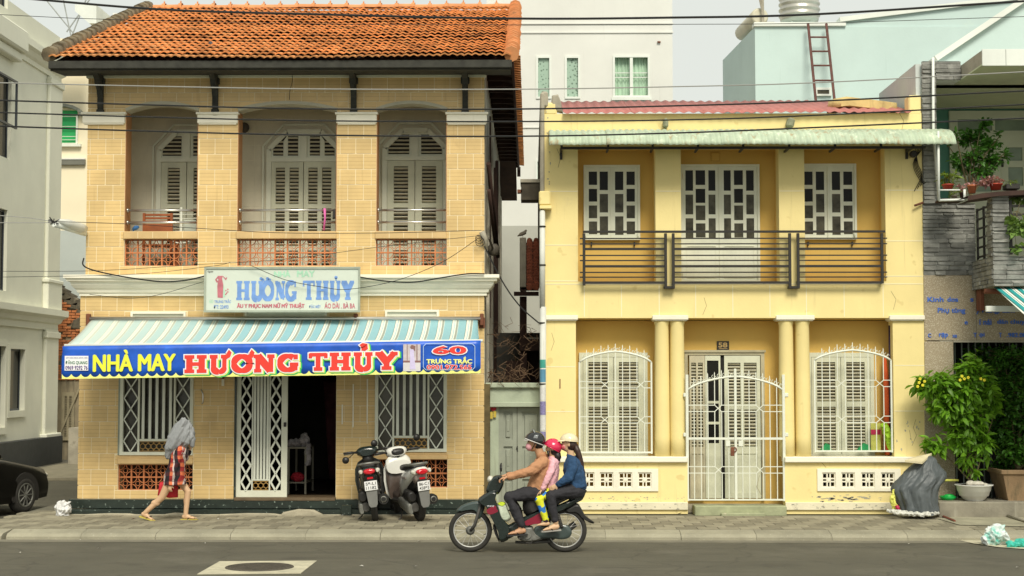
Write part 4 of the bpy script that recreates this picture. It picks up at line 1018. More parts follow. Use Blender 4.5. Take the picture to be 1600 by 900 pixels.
for k, (v0, v1, mi) in enumerate(((562, 575, 0), (577, 597, 1), (606, 625, 2), (627, 648, 3), (651, 672, 2), (674, 690, 3))):
    b = MB(); z0, z1 = Z(v1), Z(v0); r = .0515 if v0 > 480 else .05; rows = []
    for z in (z0, z1): rows.append([b.V((xp+.005+r*math.sin(a), -.1-r*math.cos(a), z)) for a in [(-1.1+.22*i) for i in range(11)]])
    for i in range(10): b.F((rows[0][i], rows[0][i+1], rows[1][i+1], rows[1][i]))
    b.build('sticker', sm[mi], D)
# ================= alley door between the houses =================
AL = thing('alley_gate', (X(808, 700, .35), .35, ZW), 'narrow gateway with mint lintel and grey green panelled doors between the two houses', 'gateway')
Y = .35; ax0, ax1 = XR+.01, YL-.01
b = MB(); b.box(ax0, ax1, Y-.10, Y+.12, Z(628, 800, Y), Z(606, 800, Y)); b.box(ax0, ax1, Y-.16, Y+.12, Z(606, 800, Y)+.001, Z(598, 800, Y), .01); b.box(ax0, ax1, Y-.13, Y+.12, Z(636, 800, Y), Z(628, 800, Y)-.001, .01); b.build('lintel', m_lintel, AL)
b = MB(); xj = X(779, 700, Y); b.box(XR-.02, XR+.085, .02, Y-.03, ZW, Z(600)); b.build('mossy_edge', mat('mossy_brown_edge', (.12,.09,.04), .95, .4, 4, .6, 30, streak=((.30,.25,.14), .55)), AL); b = MB(); b.box(ax0, xj, Y-.02, Y+.1, ZW, Z(636, 800, Y)); b.build('left_jamb', m_lintel, AL)
xm = X(808, 700, Y)
for a, c_ in ((xj, xm-.004), (xm+.004, ax1)):
    b = MB(); z0, z1 = ZW+.03, Z(637, 800, Y); hs = []
    wv = (c_-a)
    for r0, r1 in ((.05, .30), (.34, .62), (.68, .96)): hs.append((a+.08, c_-.07, z0+(z1-z0)*r0, z0+(z1-z0)*r1))
    b.wall(a, c_, z0, z1, Y, Y+.05, hs)
    for h in hs: b.box(h[0]-.001, h[1]+.001, Y+.03, Y+.04, h[2], h[3]); b.box(h[0]+.035, h[1]-.035, Y+.008, Y+.03, h[2]+.045, h[3]-.045, .012); b.box((h[0]+h[1])/2-.02, (h[0]+h[1])/2+.02, Y+.0, Y+.012, (h[2]+h[3])/2-.09, (h[2]+h[3])/2+.09, .008)
    b.build('door_leaf', m_door, AL)
b = MB(); b.lathe((xm+.0, Y-.01, Z(700, 800, Y)), [(.008, -.02), (.014, -.015), (.014, 0)], 8, axis='y'); b.box(xm-.006, xm+.012, Y-.006, Y, Z(706, 800, Y), Z(697, 800, Y)); b.build('keyhole', m_black, AL)
# brick pier strip at the left of the door (rubble edge of the tailor's house)
# red and gold charm hanging on the jamb
t = thing('hanging_charm', (X(771, 640, Y-.05), Y-.06, Z(655, 771, Y)), 'small red and yellow paper charm hanging beside the alley door', 'charm')
b = MB(); x = X(771, 640, Y-.05); b.lathe((x, Y-.06, Z(638)), [(.05, .0), (.045, .02), (0, .03)], 8, axis='y', smooth=False); b.build('red_knot', mat('charm_red', (.5,.02,.03), .6), t)
b = MB(); b.box(x-.05, x-.01, Y-.06, Y-.05, Z(655), Z(644)); b.box(x+.0, x+.045, Y-.062, Y-.052, Z(653), Z(643)); b.build('tassel', mat('charm_gold', (.55,.42,.06), .6), t)
# dry vines over the lintel
b = MB(); rnd = random.Random(5)
for k in range(120):
    u, v = rnd.uniform(764, 846), rnd.choice((rnd.uniform(506, 605), rnd.uniform(575, 608))); p = [(u, v)]
    for j in range(3): u = min(847, max(762, u+rnd.uniform(-13, 13))); v = min(608, v+rnd.uniform(-12, 12)); p.append((u, v))
    yy = rnd.uniform(.15, .8); b.tube([(X(q[0], q[1], yy), yy+rnd.uniform(-.06, .06), Z(q[1], q[0], yy)) for q in p], rnd.uniform(.003, .007), 3)
b.build('dry_vine', mat('dry_vine_stem', (.11,.065,.035), .9, .4, 20), None, 'tangle of dry brown vine stems over the lintel of the alley door', 'vine', kind='stuff')
# yard structures in the alley
AH = thing('rear_shed', (X(828, 420, 3.0), 3.0, 0), 'small rear building in the alley with two columns of old red roof tiles', 'shed')
Y = 3.0; b = MB(); x0, x1 = X(812, 420, Y), YL-.08
zr0, zr1 = Z(450, 828, Y), Z(374, 828, Y+1.4)
b.box(x0-.0, X(822, 400, Y), Y, Y+1.5, Z(449, 828, Y), Z(371, 828, Y), .01); b.build('concrete_post', m_conc, AH)
b = MB(); b.poly([(x0, Y, zr0-.05), (x1, Y, zr0-.05), (x1, Y+1.5, zr1-.05), (x0, Y+1.5, zr1-.05)]); b.box(X(803, 450, Y), x1, Y-.1, Y+.05, zr0-.14, zr0-.07); b.build('roof_base', m_darkwood, AH)
pp = Pieces(AH, 'roof_tile'); an = math.atan2(zr1-zr0, 1.5); Lr = math.hypot(zr1-zr0, 1.5)
q = MB(); q.tube([(0, -.5, .25), (0, .5, -.15)], [.62, .5], 8, side=(1, 0, 0)); VR2 = q.mesh('roof_tile', mat('old_red_tile', (.30,.09,.045), .9, .5, 8, .5, 40, dirt=((.30,.26,.20), .6, 9)))
for u in (827.5, 838):
    x = X(u, 410, Y+.7)
    for r in range(16): s_ = (r+.5)*Lr/16; pp.add(VR2, TS(x, Y+s_*math.cos(an), zr0+s_*math.sin(an), .10, Lr/16*1.2, .09, (an, 0, random.uniform(-.08, .08))))
pp.done()
b = MB(); b.box(X(812, 500, Y), X(823, 500, Y), Y, Y+.15, 0, zr0-.15); b.box(X(823, 500, Y), x1, Y+.6, Y+.7, 0, Z(520)); b.box(X(812, 540, Y), x1, Y-.05, Y+.7, Z(548, 828, Y), Z(530, 828, Y)); b.box(X(790, 700, Y), X(823, 700, Y), Y+.2, Y+.25, 0, Z(560)); b.build('dark_framing', m_darkwood, AH)
b = MB(); b.box(X(823, 470, Y), x1, Y-.02, Y+.05, Z(532, 828, Y)+.01, Z(527, 828, Y)); b.build('ledge', m_conc, AH)
b = MB(); b.box(X(758, 700, 5.5), YL, 5.5, 5.6, 0, Z(520, 800, 5.5)); b.build('alley_back_wall', mat('alley_wall_in_darkness', (.10,.095,.08), .9, .4, 3), None, 'wall closing the alley behind the vine, coloured dark for the darkness there', 'wall')  # the alley's darkness is put into the wall colour
# metal bin-like canopy sticking out at the yellow house corner
t = thing('rusty_canopy', (X(832, 300, .6), .6, Z(312)), 'dark rusty sheet canopy sticking out from the side of the yellow house above the drainpipe', 'canopy')
b = MB(); Y = .6; x0, x1, z0, z1 = R(814, 280, 851, 312, Y); b.prism([(x0, z0+.0), (x1, z0), (x1, z1-.06), (x0, z1-.06)], Y, Y+.5); b.build('canopy_front', mat('rusty_dark_sheet', (.06,.05,.035), .9, .4, 6, .4), t)
b = MB(); b.box(x0-.01, x1, Y-.03, Y+.6, z1-.058, z1, .006); b.build('canopy_top', m_conc, t); b = MB(); b.box(x0-.06, x0+.02, Y, Y+.2, (z0+z1)/2-.05, (z0+z1)/2); b.build('gutter_end', m_rust, t)
rp_ = random.Random(8); m_peel = mat('bare_grey_plaster', (.40,.38,.30), .95, .3, 12, .5, 40)
PE = MB()
def flake(u, v, su, sv, y):
    n = 9; PE.poly([(X(u, v)+su/98*math.cos(2*pi*k/n)*rp_.uniform(.5, 1.1), y, Z(v)+sv/98*math.sin(2*pi*k/n)*rp_.uniform(.4, 1.1)) for k in range(n)][::1])
for k in range(46): flake(rp_.gauss(1318, 26), rp_.gauss(778, 3), rp_.uniform(1, 6), rp_.uniform(.6, 1.8), -.0413)
for k in range(40): flake(rp_.uniform(920, 1070), rp_.uniform(775, 783), rp_.uniform(.6, 2.2), rp_.uniform(.4, 1.2), -.0413)
for k in range(60): u = rp_.choice((rp_.uniform(858, 1070), rp_.uniform(1230, 1395))); flake(u, rp_.uniform(786, 795), rp_.uniform(.8, 4), rp_.uniform(.4, 1.5), -.0763)
for k in range(14): flake(rp_.uniform(1399, 1445), rp_.uniform(655, 705), rp_.uniform(.5, 1.6), rp_.uniform(.8, 3.5), -.0013)
for k in range(10): flake(rp_.uniform(853, 860), rp_.uniform(165, 300), rp_.uniform(.5, 1.6), rp_.uniform(.8, 2.5), -.0047)
PE.build('peeling_paint', m_peel, H2, kind='stuff')
CK = MB()
for path in (((1431, 655), (1427, 668), (1432, 680), (1425, 696)), ((1421, 672), (1424, 688)), ((1404, 176), (1412, 190), (1409, 204)), ((870, 232), (876, 246), (872, 262)), ((1392, 455), (1400, 468), (1396, 484)), ((1190, 775), (1182, 760), (1186, 742)), ((862, 520), (866, 534), (861, 548)), ((1290, 730), (1283, 722)), ((1100, 465), (1104, 478), (1098, 492))):
    pp_ = [(X(u, v), Z(v)) for u, v in path]
    for p, q in zip(pp_, pp_[1:]): slabbar(CK, p[0], p[1], q[0], q[1], .006, -.0022 if path[0][1] < 720 else -.0428, -.0004 if path[0][1] < 720 else -.0405)
CK.build('hairline_cracks', mat('crack_dark', (.30,.24,.12), .95), H2, kind='stuff')
print('yellow done')
# ================= shop awning with banner =================
m_blueban = mat('blue_banner_vinyl', (.012,.10,.55), .35, .25, 3, .3, 6, dirt=((.03,.20,.66), .60, 1.5))
m_ylet = mat('yellow_print', (.80,.83,.05), .5, .03); m_rlet = mat('red_print', (.78,.045,.03), .5, .05); m_wlet = mat('white_print', (.85,.85,.88), .5, .03); m_glet = mat('green_print', (.05,.55,.12), .5, .05)
m_ylet2 = mat('lemon_print', (.85,.88,.25), .5, .03)
def awn_stripes(N, lk, mix, out, geo):
    sp = N.new('ShaderNodeSeparateXYZ'); lk(geo.outputs['Position'], sp.inputs[0])
    w = N.new('ShaderNodeMath'); w.operation = 'MULTIPLY_ADD'; w.inputs[1].default_value = 1/.225; w.inputs[2].default_value = 40.0; lk(sp.outputs[0], w.inputs[0])
    f = N.new('ShaderNodeMath'); f.operation = 'FRACT'; lk(w.outputs[0], f.inputs[0])
    r = N.new('ShaderNodeValToRGB'); r.color_ramp.interpolation = 'CONSTANT'; cr = r.color_ramp
    st = [(0, (.23,.47,.54)), (.43, (.05,.06,.06)), (.46, (.80,.80,.68)), (.60, (.30,.50,.60)), (.65, (.76,.78,.68)), (.74, (.30,.32,.27)), (.88, (.72,.78,.72)), (.91, (.23,.47,.54))]
    for i, (p, c) in enumerate(st):
        e = cr.elements[i] if i < 2 else cr.elements.new(p)
        e.position = p; e.color = (*c, 1)
    lk(f.outputs[0], r.inputs[0])
    # sun-bleached towards the left end
    m = N.new('ShaderNodeMapRange'); m.inputs[1].default_value = -4.2; m.inputs[2].default_value = -6.8; m.inputs[3].default_value = 0; m.inputs[4].default_value = .62; lk(sp.outputs[0], m.inputs[0])
    return mix(m.outputs[0], mix(.12, r.outputs[0], out), (.66,.70,.60))
m_awn = mat('striped_awning_canvas', (.5,.6,.55), .75, .2, 3, .2, 20, stripes=awn_stripes)
AY = -1.30
aL, aR, fL, fR = X(143, 500, -.05), X(746, 498, -.05), X(104, 538, AY), X(749, 534, AY)
zA = Z(499, 450, -.05)
AWN = thing('shop_awning', ((aL+aR)/2, -.7, Z(590, 450, AY)), 'blue and white striped canvas awning over the tailor shop front', 'awning')
b = MB(); nx, ny = 60, 8; rows = []
fz = lambda t: Z(539, 200, AY)*(1-t)+Z(531.5, 700, AY)*t
for j in range(ny+1):
    s_ = j/ny; rows.append([b.V((aL+(aR-aL)*i/nx+(fL-aL+((fR-fL)-(aR-aL))*i/nx)*s_, -.05+(AY+.05)*s_, zA+(fz(i/nx)-zA)*s_-.055*math.sin(pi*s_)*(.5+.5*i/nx)+.012*math.sin(i*.9)*math.sin(pi*s_))) for i in range(nx+1)])
for j in range(ny):
    for i in range(nx): b.F((rows[j][i], rows[j+1][i], rows[j+1][i+1], rows[j][i+1]), None, True)
def sol8(o): md = o.modifiers.new('s', 'SOLIDIFY'); md.thickness = .006
b.build('canvas', m_awn, AWN, mods=sol8)
b = MB(); b.tube([(fL-.03, AY-.005, fz(0)-.01), (fR+.05, AY-.005, fz(1)-.01)], .024, 8); b.build('front_bar', m_bluew, AWN)
b = MB(); b.tube([(aL-.02, -.07, zA+.01), (aR+.05, -.07, zA+.01)], .035, 8)
b.build('roller_tube', m_steel, AWN)
for x in (aL-.05, X(556, 497, -.05), aR+.07): b = MB(); b.box(x-.03, x+.03, -.10, .0, zA-.10, zA+.09, .01); b.box(x-.05, x+.05, -.02, .0, zA-.14, zA+.03, .01); b.build('wall_bracket', m_rust, AWN)
for x in (aL+.25, aR-.2): b = MB(); b.tube([(x, -.02, zA-.35), (x, -.7, zA-.38), (x, AY+.03, fz(.5)-.03)], .015, 6); b.build('folding_arm', m_bluew, AWN)
# banner
BYY = AY-.03
BAN = thing('shop_banner', ((fL+fR)/2, BYY, Z(590, 450, AY)), 'blue vinyl banner of the tailor shop with red and yellow lettering hanging from the awning', 'banner')
bx0, bx1 = X(97.5, 565, BYY), X(751, 556, BYY)
bz = lambda x, v: Z(v-(x-bx0)/(bx1-bx0)*9.0, 450, BYY)   # v measured at the left end
b = MB(); nx = 64; rows = []
for v in (541, 548, 560, 575, 592): rows.append([b.V((bx0+(bx1-bx0)*i/nx+(.0 if v < 560 else -.01*(1-i/nx)), BYY+.012*math.sin(i*.55+v*.05)*((v-541)/51), bz(bx0+(bx1-bx0)*i/nx, v))) for i in range(nx+1)])
for j in range(4):
    for i in range(nx): b.F((rows[j+1][i], rows[j+1][i+1], rows[j][i+1], rows[j][i]), None, True)
b.build('banner_sheet', m_blueban, BAN, mods=sol8)
b = MB(); n = 44; w = (bx1-bx0)/n
for i in range(n):     # lemon scallop border
    xa = bx0+i*w; pts = [(xa, bz(xa, 592)), (xa+w, bz(xa+w, 592))]+[(xa+w-w*k/8, bz(xa+w-w*k/8, 588.5-4.5*abs(math.cos(pi*k/8))**1.6)) for k in range(9)]
    for k in range(8):
        t0, t1 = k/8, (k+1)/8; e = lambda t: bz(xa+w*t, 589.8-5.2*(abs(2*t-1))**2.2)
        b.poly([(xa+w*t0, BYY-.016, bz(xa, 592)), (xa+w*t1, BYY-.016, bz(xa, 592)), (xa+w*t1, BYY-.016, e(t1)), (xa+w*t0, BYY-.016, e(t0))])
b.build('scalloped_border', m_ylet2, BAN)
TLT = -math.atan(9.0/653)*-1
Yt = BYY-.020
text('NHÀ MAY', 145, 547.5, 275, 580.5, Yt, m_ylet, BAN, fat=.013, tilt=0.012)
# slab-serif display letters
def arcpts(cx, cy, rx, ry, a0, a1, n=14): return [(cx+rx*math.cos(math.radians(a0+(a1-a0)*i/n)), cy+ry*math.sin(math.radians(a0+(a1-a0)*i/n))) for i in range(n+1)]
def glyph(ch, st, sf):
    """list of (points, width0, width1) strokes in a 1 x 1 box; st stem, sf serif height"""
    Ls = []; S_ = lambda *p, w=st: Ls.append((list(p), w))
    se = lambda x, y, h=.20: Ls.append(([(x-h, y), (x+h, y)], sf))
    t, lo = 1-sf/2, sf/2
    if ch in 'H':
        for x in (.24, .76): S_((x, .02), (x, .98)); se(x, lo, .21); se(x, t, .21)
        S_((.24, .5), (.76, .5), w=sf)
    elif ch in 'UƯỦ':
        S_((.22, .98), *arcpts(.49, .32, .27, .26, 180, 270, 8), w=st); S_(*arcpts(.49, .32, .27, .26, 270, 360, 8), (.76, .98), w=st*.8); se(.22, t, .20); se(.76, t, .18)
    elif ch in 'OƠ':
        S_(*arcpts(.5, .5, .5-st*.5, .5-sf*.55, 0, 360, 28), w=(st+sf)*.52)
    elif ch == 'N':
        S_((.2, .02), (.2, .98), w=sf*1.1); S_((.80, .02), (.80, .98), w=sf*1.1); S_((.2, .93), (.78, .10), w=st); se(.2, lo, .17); se(.15, t, .15); se(.80, t, .17)
    elif ch == 'G':
        S_(*arcpts(.5, .5, .5-st*.5, .5-sf*.55, 50, 330, 22), w=(st+sf)*.52); S_((.82, .08), (.82, .42), w=st*.9); se(.78, .42, .2); S_((.85, .98), (.85, .70), w=sf)
    elif ch == 'T':
        S_((.5, .02), (.5, .95)); S_((.03, t), (.97, t), w=sf); S_((.07, .97), (.07, .70), w=sf); S_((.93, .97), (.93, .70), w=sf); se(.5, lo, .24)
    elif ch == 'Y':
        S_((.16, .95), (.5, .45)); S_((.86, .95), (.5, .45), w=st*.75); S_((.5, .5), (.5, .02)); se(.5, lo, .23); se(.16, t, .18); se(.84, t, .17)
    if ch in 'ƯƠ': S_(*( [(.80, .86), (.96, .96), (1.02, 1.10), (.92, 1.17)] if ch == 'Ư' else [(.74, .82), (.92, .92), (.98, 1.08), (.88, 1.16)]), w=sf*.9)
    if ch == 'Ủ': S_((.38, 1.30), (.47, 1.40), (.60, 1.36), (.61, 1.25), (.50, 1.17), (.49, 1.08), w=sf*.9)
    return Ls
def display(word, boxes, Y, m, parent, st=.2, sf=.15, grow=0., dx=0., dz=0., tilt=0., x00=0., name='lettering'):
    """boxes: (u0, v0, u1, v1) for each glyph body"""
    for ch, (u0, v0, u1, v1) in zip(word, boxes):
        x0, x1, z0, z1 = R(u0, v0, u1, v1, Y); sx, sz = x1-x0, z1-z0; b = MB(); y = Y
        for k, (pts, w) in enumerate(glyph(ch, st, sf)):
            hw = w/2; q = [Vector((x0+p[0]*sx+dx, 0, z0+p[1]*sz+dz+(p[0]*sx)*tilt)) for p in pts]; yy = Y-.0004*k
            for i in range(len(q)):   # direction-dependent half width (glyph box is not square)
                pass
            L_, R_ = [], []
            for i in range(len(q)):
                d = (q[min(i+1, len(q)-1)]-q[max(i-1, 0)]).normalized(); nn = Vector((-d.z, 0, d.x)); hh = hw*(abs(nn.x)*sx+abs(nn.z)*sz)+grow
                e = d*grow*(-1 if i == 0 else 1 if i == len(q)-1 else 0)
                L_.append(q[i]+nn*hh+e); R_.append(q[i]-nn*hh+e)
            for i in range(len(q)-1): b.poly([(R_[i].x, yy, R_[i].z), (R_[i+1].x, yy, R_[i+1].z), (L_[i+1].x, yy, L_[i+1].z), (L_[i].x, yy, L_[i].z)])
        b.build(name, m, parent)
HB = [(287, 555, 324, 583), (327, 554.5, 358, 583), (361, 554, 395, 582.5), (396, 554, 430, 582), (433, 553.5, 467, 581)]
TB = [(483, 551.5, 511, 579.5), (514, 551, 549, 579), (552, 550.5, 584, 579), (587, 550, 621, 578)]
for word, bx in (('HƯƠNG', HB), ('THỦY', TB)):
    display(word, bx, Yt-.000, m_glet, BAN, .27, .20, .020, .035, -.022, .012, name='letter_shade')
    display(word, bx, Yt-.004, m_ylet2, BAN, .27, .20, .018, .016, -.010, .012, name='letter_edge')
    display(word, bx, Yt-.008, m_wlet, BAN, .27, .20, .016, 0, 0, .012, name='letter_outline')
    display(word, bx, Yt-.012, m_rlet, BAN, .27, .20, 0, 0, 0, .012)
# white sticker panel at the left
x0, x1, z0, z1 = R(101, 556, 138, 579, Yt); b = MB(); b.box(x0, x1, Yt-.001, Yt+.002, z0, z1); pn = b.build('printed_panel', m_wlet, BAN)
text('CẮT DÁN DECAL BẢNG HIỆU', 103, 557.5, 137, 560.5, Yt-.002, mat('dark_blue_print', (.03,.05,.2), .5), pn)
text('ĐĂNG QUANG', 102.5, 562.5, 136.5, 570, Yt-.002, mat('dark_green_print', (.01,.16,.06), .5), pn, bold=.02)
text('0969 9292 76', 102.2, 571.5, 137, 578, Yt-.002, mat('purple_print', (.08,.03,.2), .5), pn, bold=.02)
# photo panel with a standing figure in a pale lilac gown
x0, x1, z0, z1 = R(630, 538, 657, 580, Yt); b = MB(); b.box(x0, x1, Yt-.001, Yt+.002, z0, z1); pn = b.build('printed_photo', mat('photo_wall_print', (.56,.50,.52), .5, .15, 12), BAN)
b = MB(); b.box(x0, x1, Yt-.0015, Yt-.001, z0+.0, z0+.13); b.build('photo_floor', mat('photo_floor_print', (.66,.64,.66), .5), pn)
b = MB(); b.box(x0, x1, Yt-.0022, Yt-.0015, z0+.13, z0+.16); b.box(x0+.20, x0+.215, Yt-.0022, Yt-.0015, z0+.16, z1); b.box(x0+.055, x0+.065, Yt-.0022, Yt-.0015, z0+.16, z1); b.build('photo_frame_lines', mat('photo_brown_print', (.25,.13,.12), .5), pn)
cx = x0+.135; b = MB(); b.prism([(cx-.035, z0+.03), (cx+.055, z0+.03), (cx+.035, z0+.20), (cx+.025, z0+.28), (cx+.035, z0+.33), (cx-.04, z0+.33), (cx-.03, z0+.22)], Yt-.004, Yt-.0025); b.build('photo_gown', mat('lilac_print', (.62,.56,.82), .5), pn)
b = MB(); b.prism([(cx-.03+.03*math.cos(a*pi/4)+.03, z0+.365+.032*math.sin(a*pi/4)) for a in range(8)], Yt-.004, Yt-.0025); b.prism([(cx+.01, z0+.39), (cx+.05, z0+.38), (cx+.045, z0+.30), (cx+.02, z0+.32)], Yt-.005, Yt-.0042); b.build('photo_hair', MATS['photo_brown_print'], pn)
# address panel
b = MB()
x0, x1, z0, z1 = R(661.5, 537, 742, 578, Yt)
for (a, c, d, e) in ((x0+.04, z1, x1-.04, z1), (x0+.04, z0, x1-.04, z0), (x0, z0+.04, x0, z1-.04), (x1, z0+.04, x1, z1-.04), (x0, z0+.04, x0+.04, z0), (x0, z1-.04, x0+.04, z1), (x1-.04, z0, x1, z0+.04), (x1-.04, z1, x1, z1-.04)): slabbar(b, a, c, d, e, .009, Yt-.0015, Yt+.002)
b.build('panel_outline', mat('pale_blue_print', (.45,.62,.85), .5), BAN)
text('60', 674, 539, 731, 555, Yt, m_wlet, BAN, bold=.06, name='number_outline'); text('60', 676, 540.6, 729, 553.4, Yt-.003, m_rlet, BAN, bold=.035)
text('TRƯNG TRẮC', 666, 557.5, 738, 568, Yt, m_ylet2, BAN, fat=.006)
text('0901.972.565', 666.5, 570, 737.5, 577.5, Yt, m_wlet, BAN, fat=.010, name='number_outline'); text('0901.972.565', 667, 570.3, 737, 577.2, Yt-.003, m_rlet, BAN, fat=.004)

# ================= faded old sign board =================
SYY = -.42
x0, x1, z0, z1 = R(321, 419, 561, 486, SYY)
SG = thing('old_signboard', ((x0+x1)/2, -.35, z0), 'faded white box signboard with blue slab letters above the striped awning', 'sign')
b = MB(); b.box(x0, x1, SYY, SYY+.17, z0, z1, .01); b.build('sign_box', mat('faded_sign_white', (.62,.68,.60), .6, .05, 2, .1, 30, streak=((.50,.55,.46), .62)), SG)
b = MB(); b.wall(x0-.02, x1+.02, z0-.02, z1+.02, SYY-.018, SYY-.001, [(x0+.012, x1-.012, z0+.012, z1-.012)]); b.build('sign_frame', mat('grey_sign_frame', (.36,.40,.33), .6, .15, 5), SG)
for x in (x0+.4, x1-.4): b = MB(); b.box(x-.02, x+.02, SYY+.17, .0, z1-.08, z1-.03); b.build('sign_bracket', m_rust, SG)
Ys = SYY-.002
m_fb = mat('faded_blue_paint', (.17,.32,.68), .7, .15, 8); m_fr = mat('faded_red_paint', (.52,.16,.20), .7, .2, 8); m_fg = mat('faded_mint_paint', (.40,.68,.50), .7, .15, 8)
bx = [(368.5, 439, 391, 469), (392, 439, 412, 469.5), (408, 439, 429, 469.5), (430, 439, 446, 469), (445, 439, 464, 470)]
display('HUONG', bx, Ys, m_fb, SG, .30, .13)
display('THUY', [(473, 438.5, 492, 468.5), (493, 438.5, 514, 468.5), (515, 438.5, 533, 468.5), (534, 438.5, 553, 468.5)], Ys, m_fb, SG, .32, .13)
b = MB()
for u, v in ((408, 435.5), (418, 435.5), (421, 437.5), (411, 437.5), (525, 433.5)): b.lathe((X(u, v, Ys), Ys, Z(v, u, Ys)), [(.026, -.002), (.026, 0)], 10, axis='y', smooth=False)
b.box(X(524, 434, Ys), X(526, 434, Ys), Ys-.002, Ys, Z(438.5, 525, Ys), Z(434, 525, Ys))
b.build('letter_accent', m_fb, SG, kind='stuff')
text('NHÀ', 428, 422, 454, 432.5, Ys, m_fg, SG, fat=.006); text('MAY', 464, 423, 492, 432.5, Ys, m_fg, SG, fat=.006)
text('ÂU Y PHỤC NAM NỮ MỸ THUẬT', 370, 473, 476, 482.5, Ys, m_fr, SG, fat=.005); text('ĐẶC BIỆT', 483, 476, 501, 482, Ys, m_fb, SG, bold=.02); text('ÁO DÀI . BÀ BA', 507, 472, 555, 482, Ys, m_fr, SG, bold=.025)
text('TRƯNG TRẮC', 335, 467, 361, 473.5, Ys, m_fb, SG, bold=.02); text('ĐT: 22493', 334, 476.5, 357, 482.5, Ys, m_fb, SG, bold=.02); text('60', 327, 468, 333, 473.5, Ys, m_fg, SG)
text('Nguyên', 324.5, 423, 333, 426.5, Ys, m_black, SG)
b = MB(); f = lambda L_: b.prism([(X(u, v, Ys), Z(v, u, Ys)) for u, v in L_], Ys-.002, Ys-.0002)
f([(340, 465), (348, 465.5), (349, 445), (347, 436), (348, 431), (340, 431), (341, 437), (339.5, 447)]); f([(340, 432), (336, 437), (339, 442), (341, 440), (338.5, 437), (341.5, 434)]); f([(348, 432), (353, 438), (355, 434), (354, 433), (352.5, 435), (348.5, 431)])
b.build('painted_figure', m_fr, SG)
b = MB(); f([(349, 464), (352, 464), (350, 446), (349.2, 446)]); b.build('painted_leaf', m_fg, SG)
b = MB()
for u, v in ((353, 454), (356, 456), (354, 458), (352.5, 460), (356, 452)): b.lathe((X(u, v, Ys), Ys, Z(v, u, Ys)), [(.012, -.002), (.012, 0)], 7, axis='y', smooth=False)
b.build('painted_flowers', m_fr, SG)

# ================= ivory corner building at the left =================
CX = -12.8
CB = thing('corner_building', (CX, 10, 0), 'ivory rendered building with grey framed windows and stepped cornices at the left edge', 'building')
YE = 17.0
zyc = lambda u, v, x=CX: (lambda d: CAM+d*((x-CAM.x)/d.x))(ray(u, v))   # point on the side wall
hs = []
def sidebox(b, y0, y1, z0, z1, d, mi=None, bb=0): b.box(CX-.001, CX+d, y0, y1, z0, z1, bb, mi)
w1 = (zyc(13, 590).y, zyc(36, 590).y, zyc(36, 641).z, zyc(36, 546).z)
w2 = (zyc(-22, 590).y, zyc(6, 590).y, zyc(4, 668).z, zyc(4, 541).z)
w3 = (zyc(-20, 300).y, zyc(15, 300).y, zyc(12, 248).z, zyc(12, 118).z)
w4 = (zyc(-20, 380).y, zyc(11, 380).y, zyc(10, 455).z, zyc(10, 328).z)
w5 = (zyc(-24, 10).y, zyc(12, 10).y, zyc(11, 14).z, zyc(11, -70).z)
b = MB()
# wall as plane yz with holes: build with wall() then rotate
b.M = Matrix(((0, -1, 0, CX), (1, 0, 0, 0), (0, 0, 1, 0), (0, 0, 0, 1)))     # local x->world y, local y-> -x
b.wall(-2, YE, 0, 11.5, 0, .25, [w1, w2, w3, w4, w5]); b.M = None
b.box(CX-8, CX-.25, YE-.2, YE, 0, 11.5); b.box(CX-8, CX-.25, -2, -1.8, 0, 11.5)
b.build('wall', m_corner, CB)
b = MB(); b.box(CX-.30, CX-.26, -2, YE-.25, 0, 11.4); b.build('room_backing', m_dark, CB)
m_wf = mat('slate_window_frame', (.035,.045,.055), .5, .1)
for k, w in enumerate((w1, w2, w3, w4, w5)):
    b = MB(); b.M = Matrix(((0, -1, 0, CX-.08), (1, 0, 0, 0), (0, 0, 1, 0), (0, 0, 0, 1))); b.wall(w[0], w[1], w[2], w[3], 0, .06, [(w[0]+.05, w[1]-.05, w[2]+.05, w[3]-.05)]); o = b.build('window_frame', m_wf, CB)
    g = MB(); g.M = b.M; g.wall(w[0]+.05, w[1]-.05, w[2]+.05, w[3]-.05, .02, .03); g.build('pane', m_glass, o)
    if k < 2:
        b = MB(); b.M = Matrix(((0, -1, 0, CX+.05), (1, 0, 0, 0), (0, 0, 1, 0), (0, 0, 0, 1))); b.wall(w[0]-.14, w[1]+.14, w[2]-.16, w[3]+.12, 0, .049, [w]); b.build('window_surround', m_corner, CB)
b = MB(); w = w3; b.M = Matrix(((0, -1, 0, CX+.12), (1, 0, 0, 0), (0, 0, 1, 0), (0, 0, 0, 1))); b.wall(w[0]+.1, w[1]-.02, w[2]+.75, w[3]-.1, -.05, 0, [(w[0]+.15, w[1]-.07, w[2]+.8, w[3]-.15)]); o = b.build('open_sash', m_wf, CB)
def sidecornice(z0, z1, prof, y0=-2, y1=YE, name='cornice'):
    b = MB(); H = z1-z0; A = [b.V((CX+d, y0, z0+h*H)) for d, h in prof]; B_ = [b.V((CX+d, y1+d, z0+h*H)) for d, h in prof]; C2 = [b.V((CX-3, y1+d, z0+h*H)) for d, h in prof]
    for i in range(len(prof)-1): b.F((A[i], B_[i], B_[i+1], A[i+1])); b.F((B_[i], C2[i], C2[i+1], B_[i+1]))
    b.build(name, m_corner, CB)
pc0, pc1 = zyc(88, 517).z, zyc(88, 486).z
sidecornice(pc0, pc1, [(0, 0), (.06, 0), (.06, .30), (.12, .36), (.16, .55), (.28, .70), (.28, 1), (0, 1.05)])
pu0, pu1 = zyc(90, 128).z, zyc(90, 100).z
sidecornice(pu0, pu1, [(0, 0), (.05, 0), (.05, .25), (.12, .35), (.20, .55), (.30, .65), (.30, 1), (0, 1.05)])
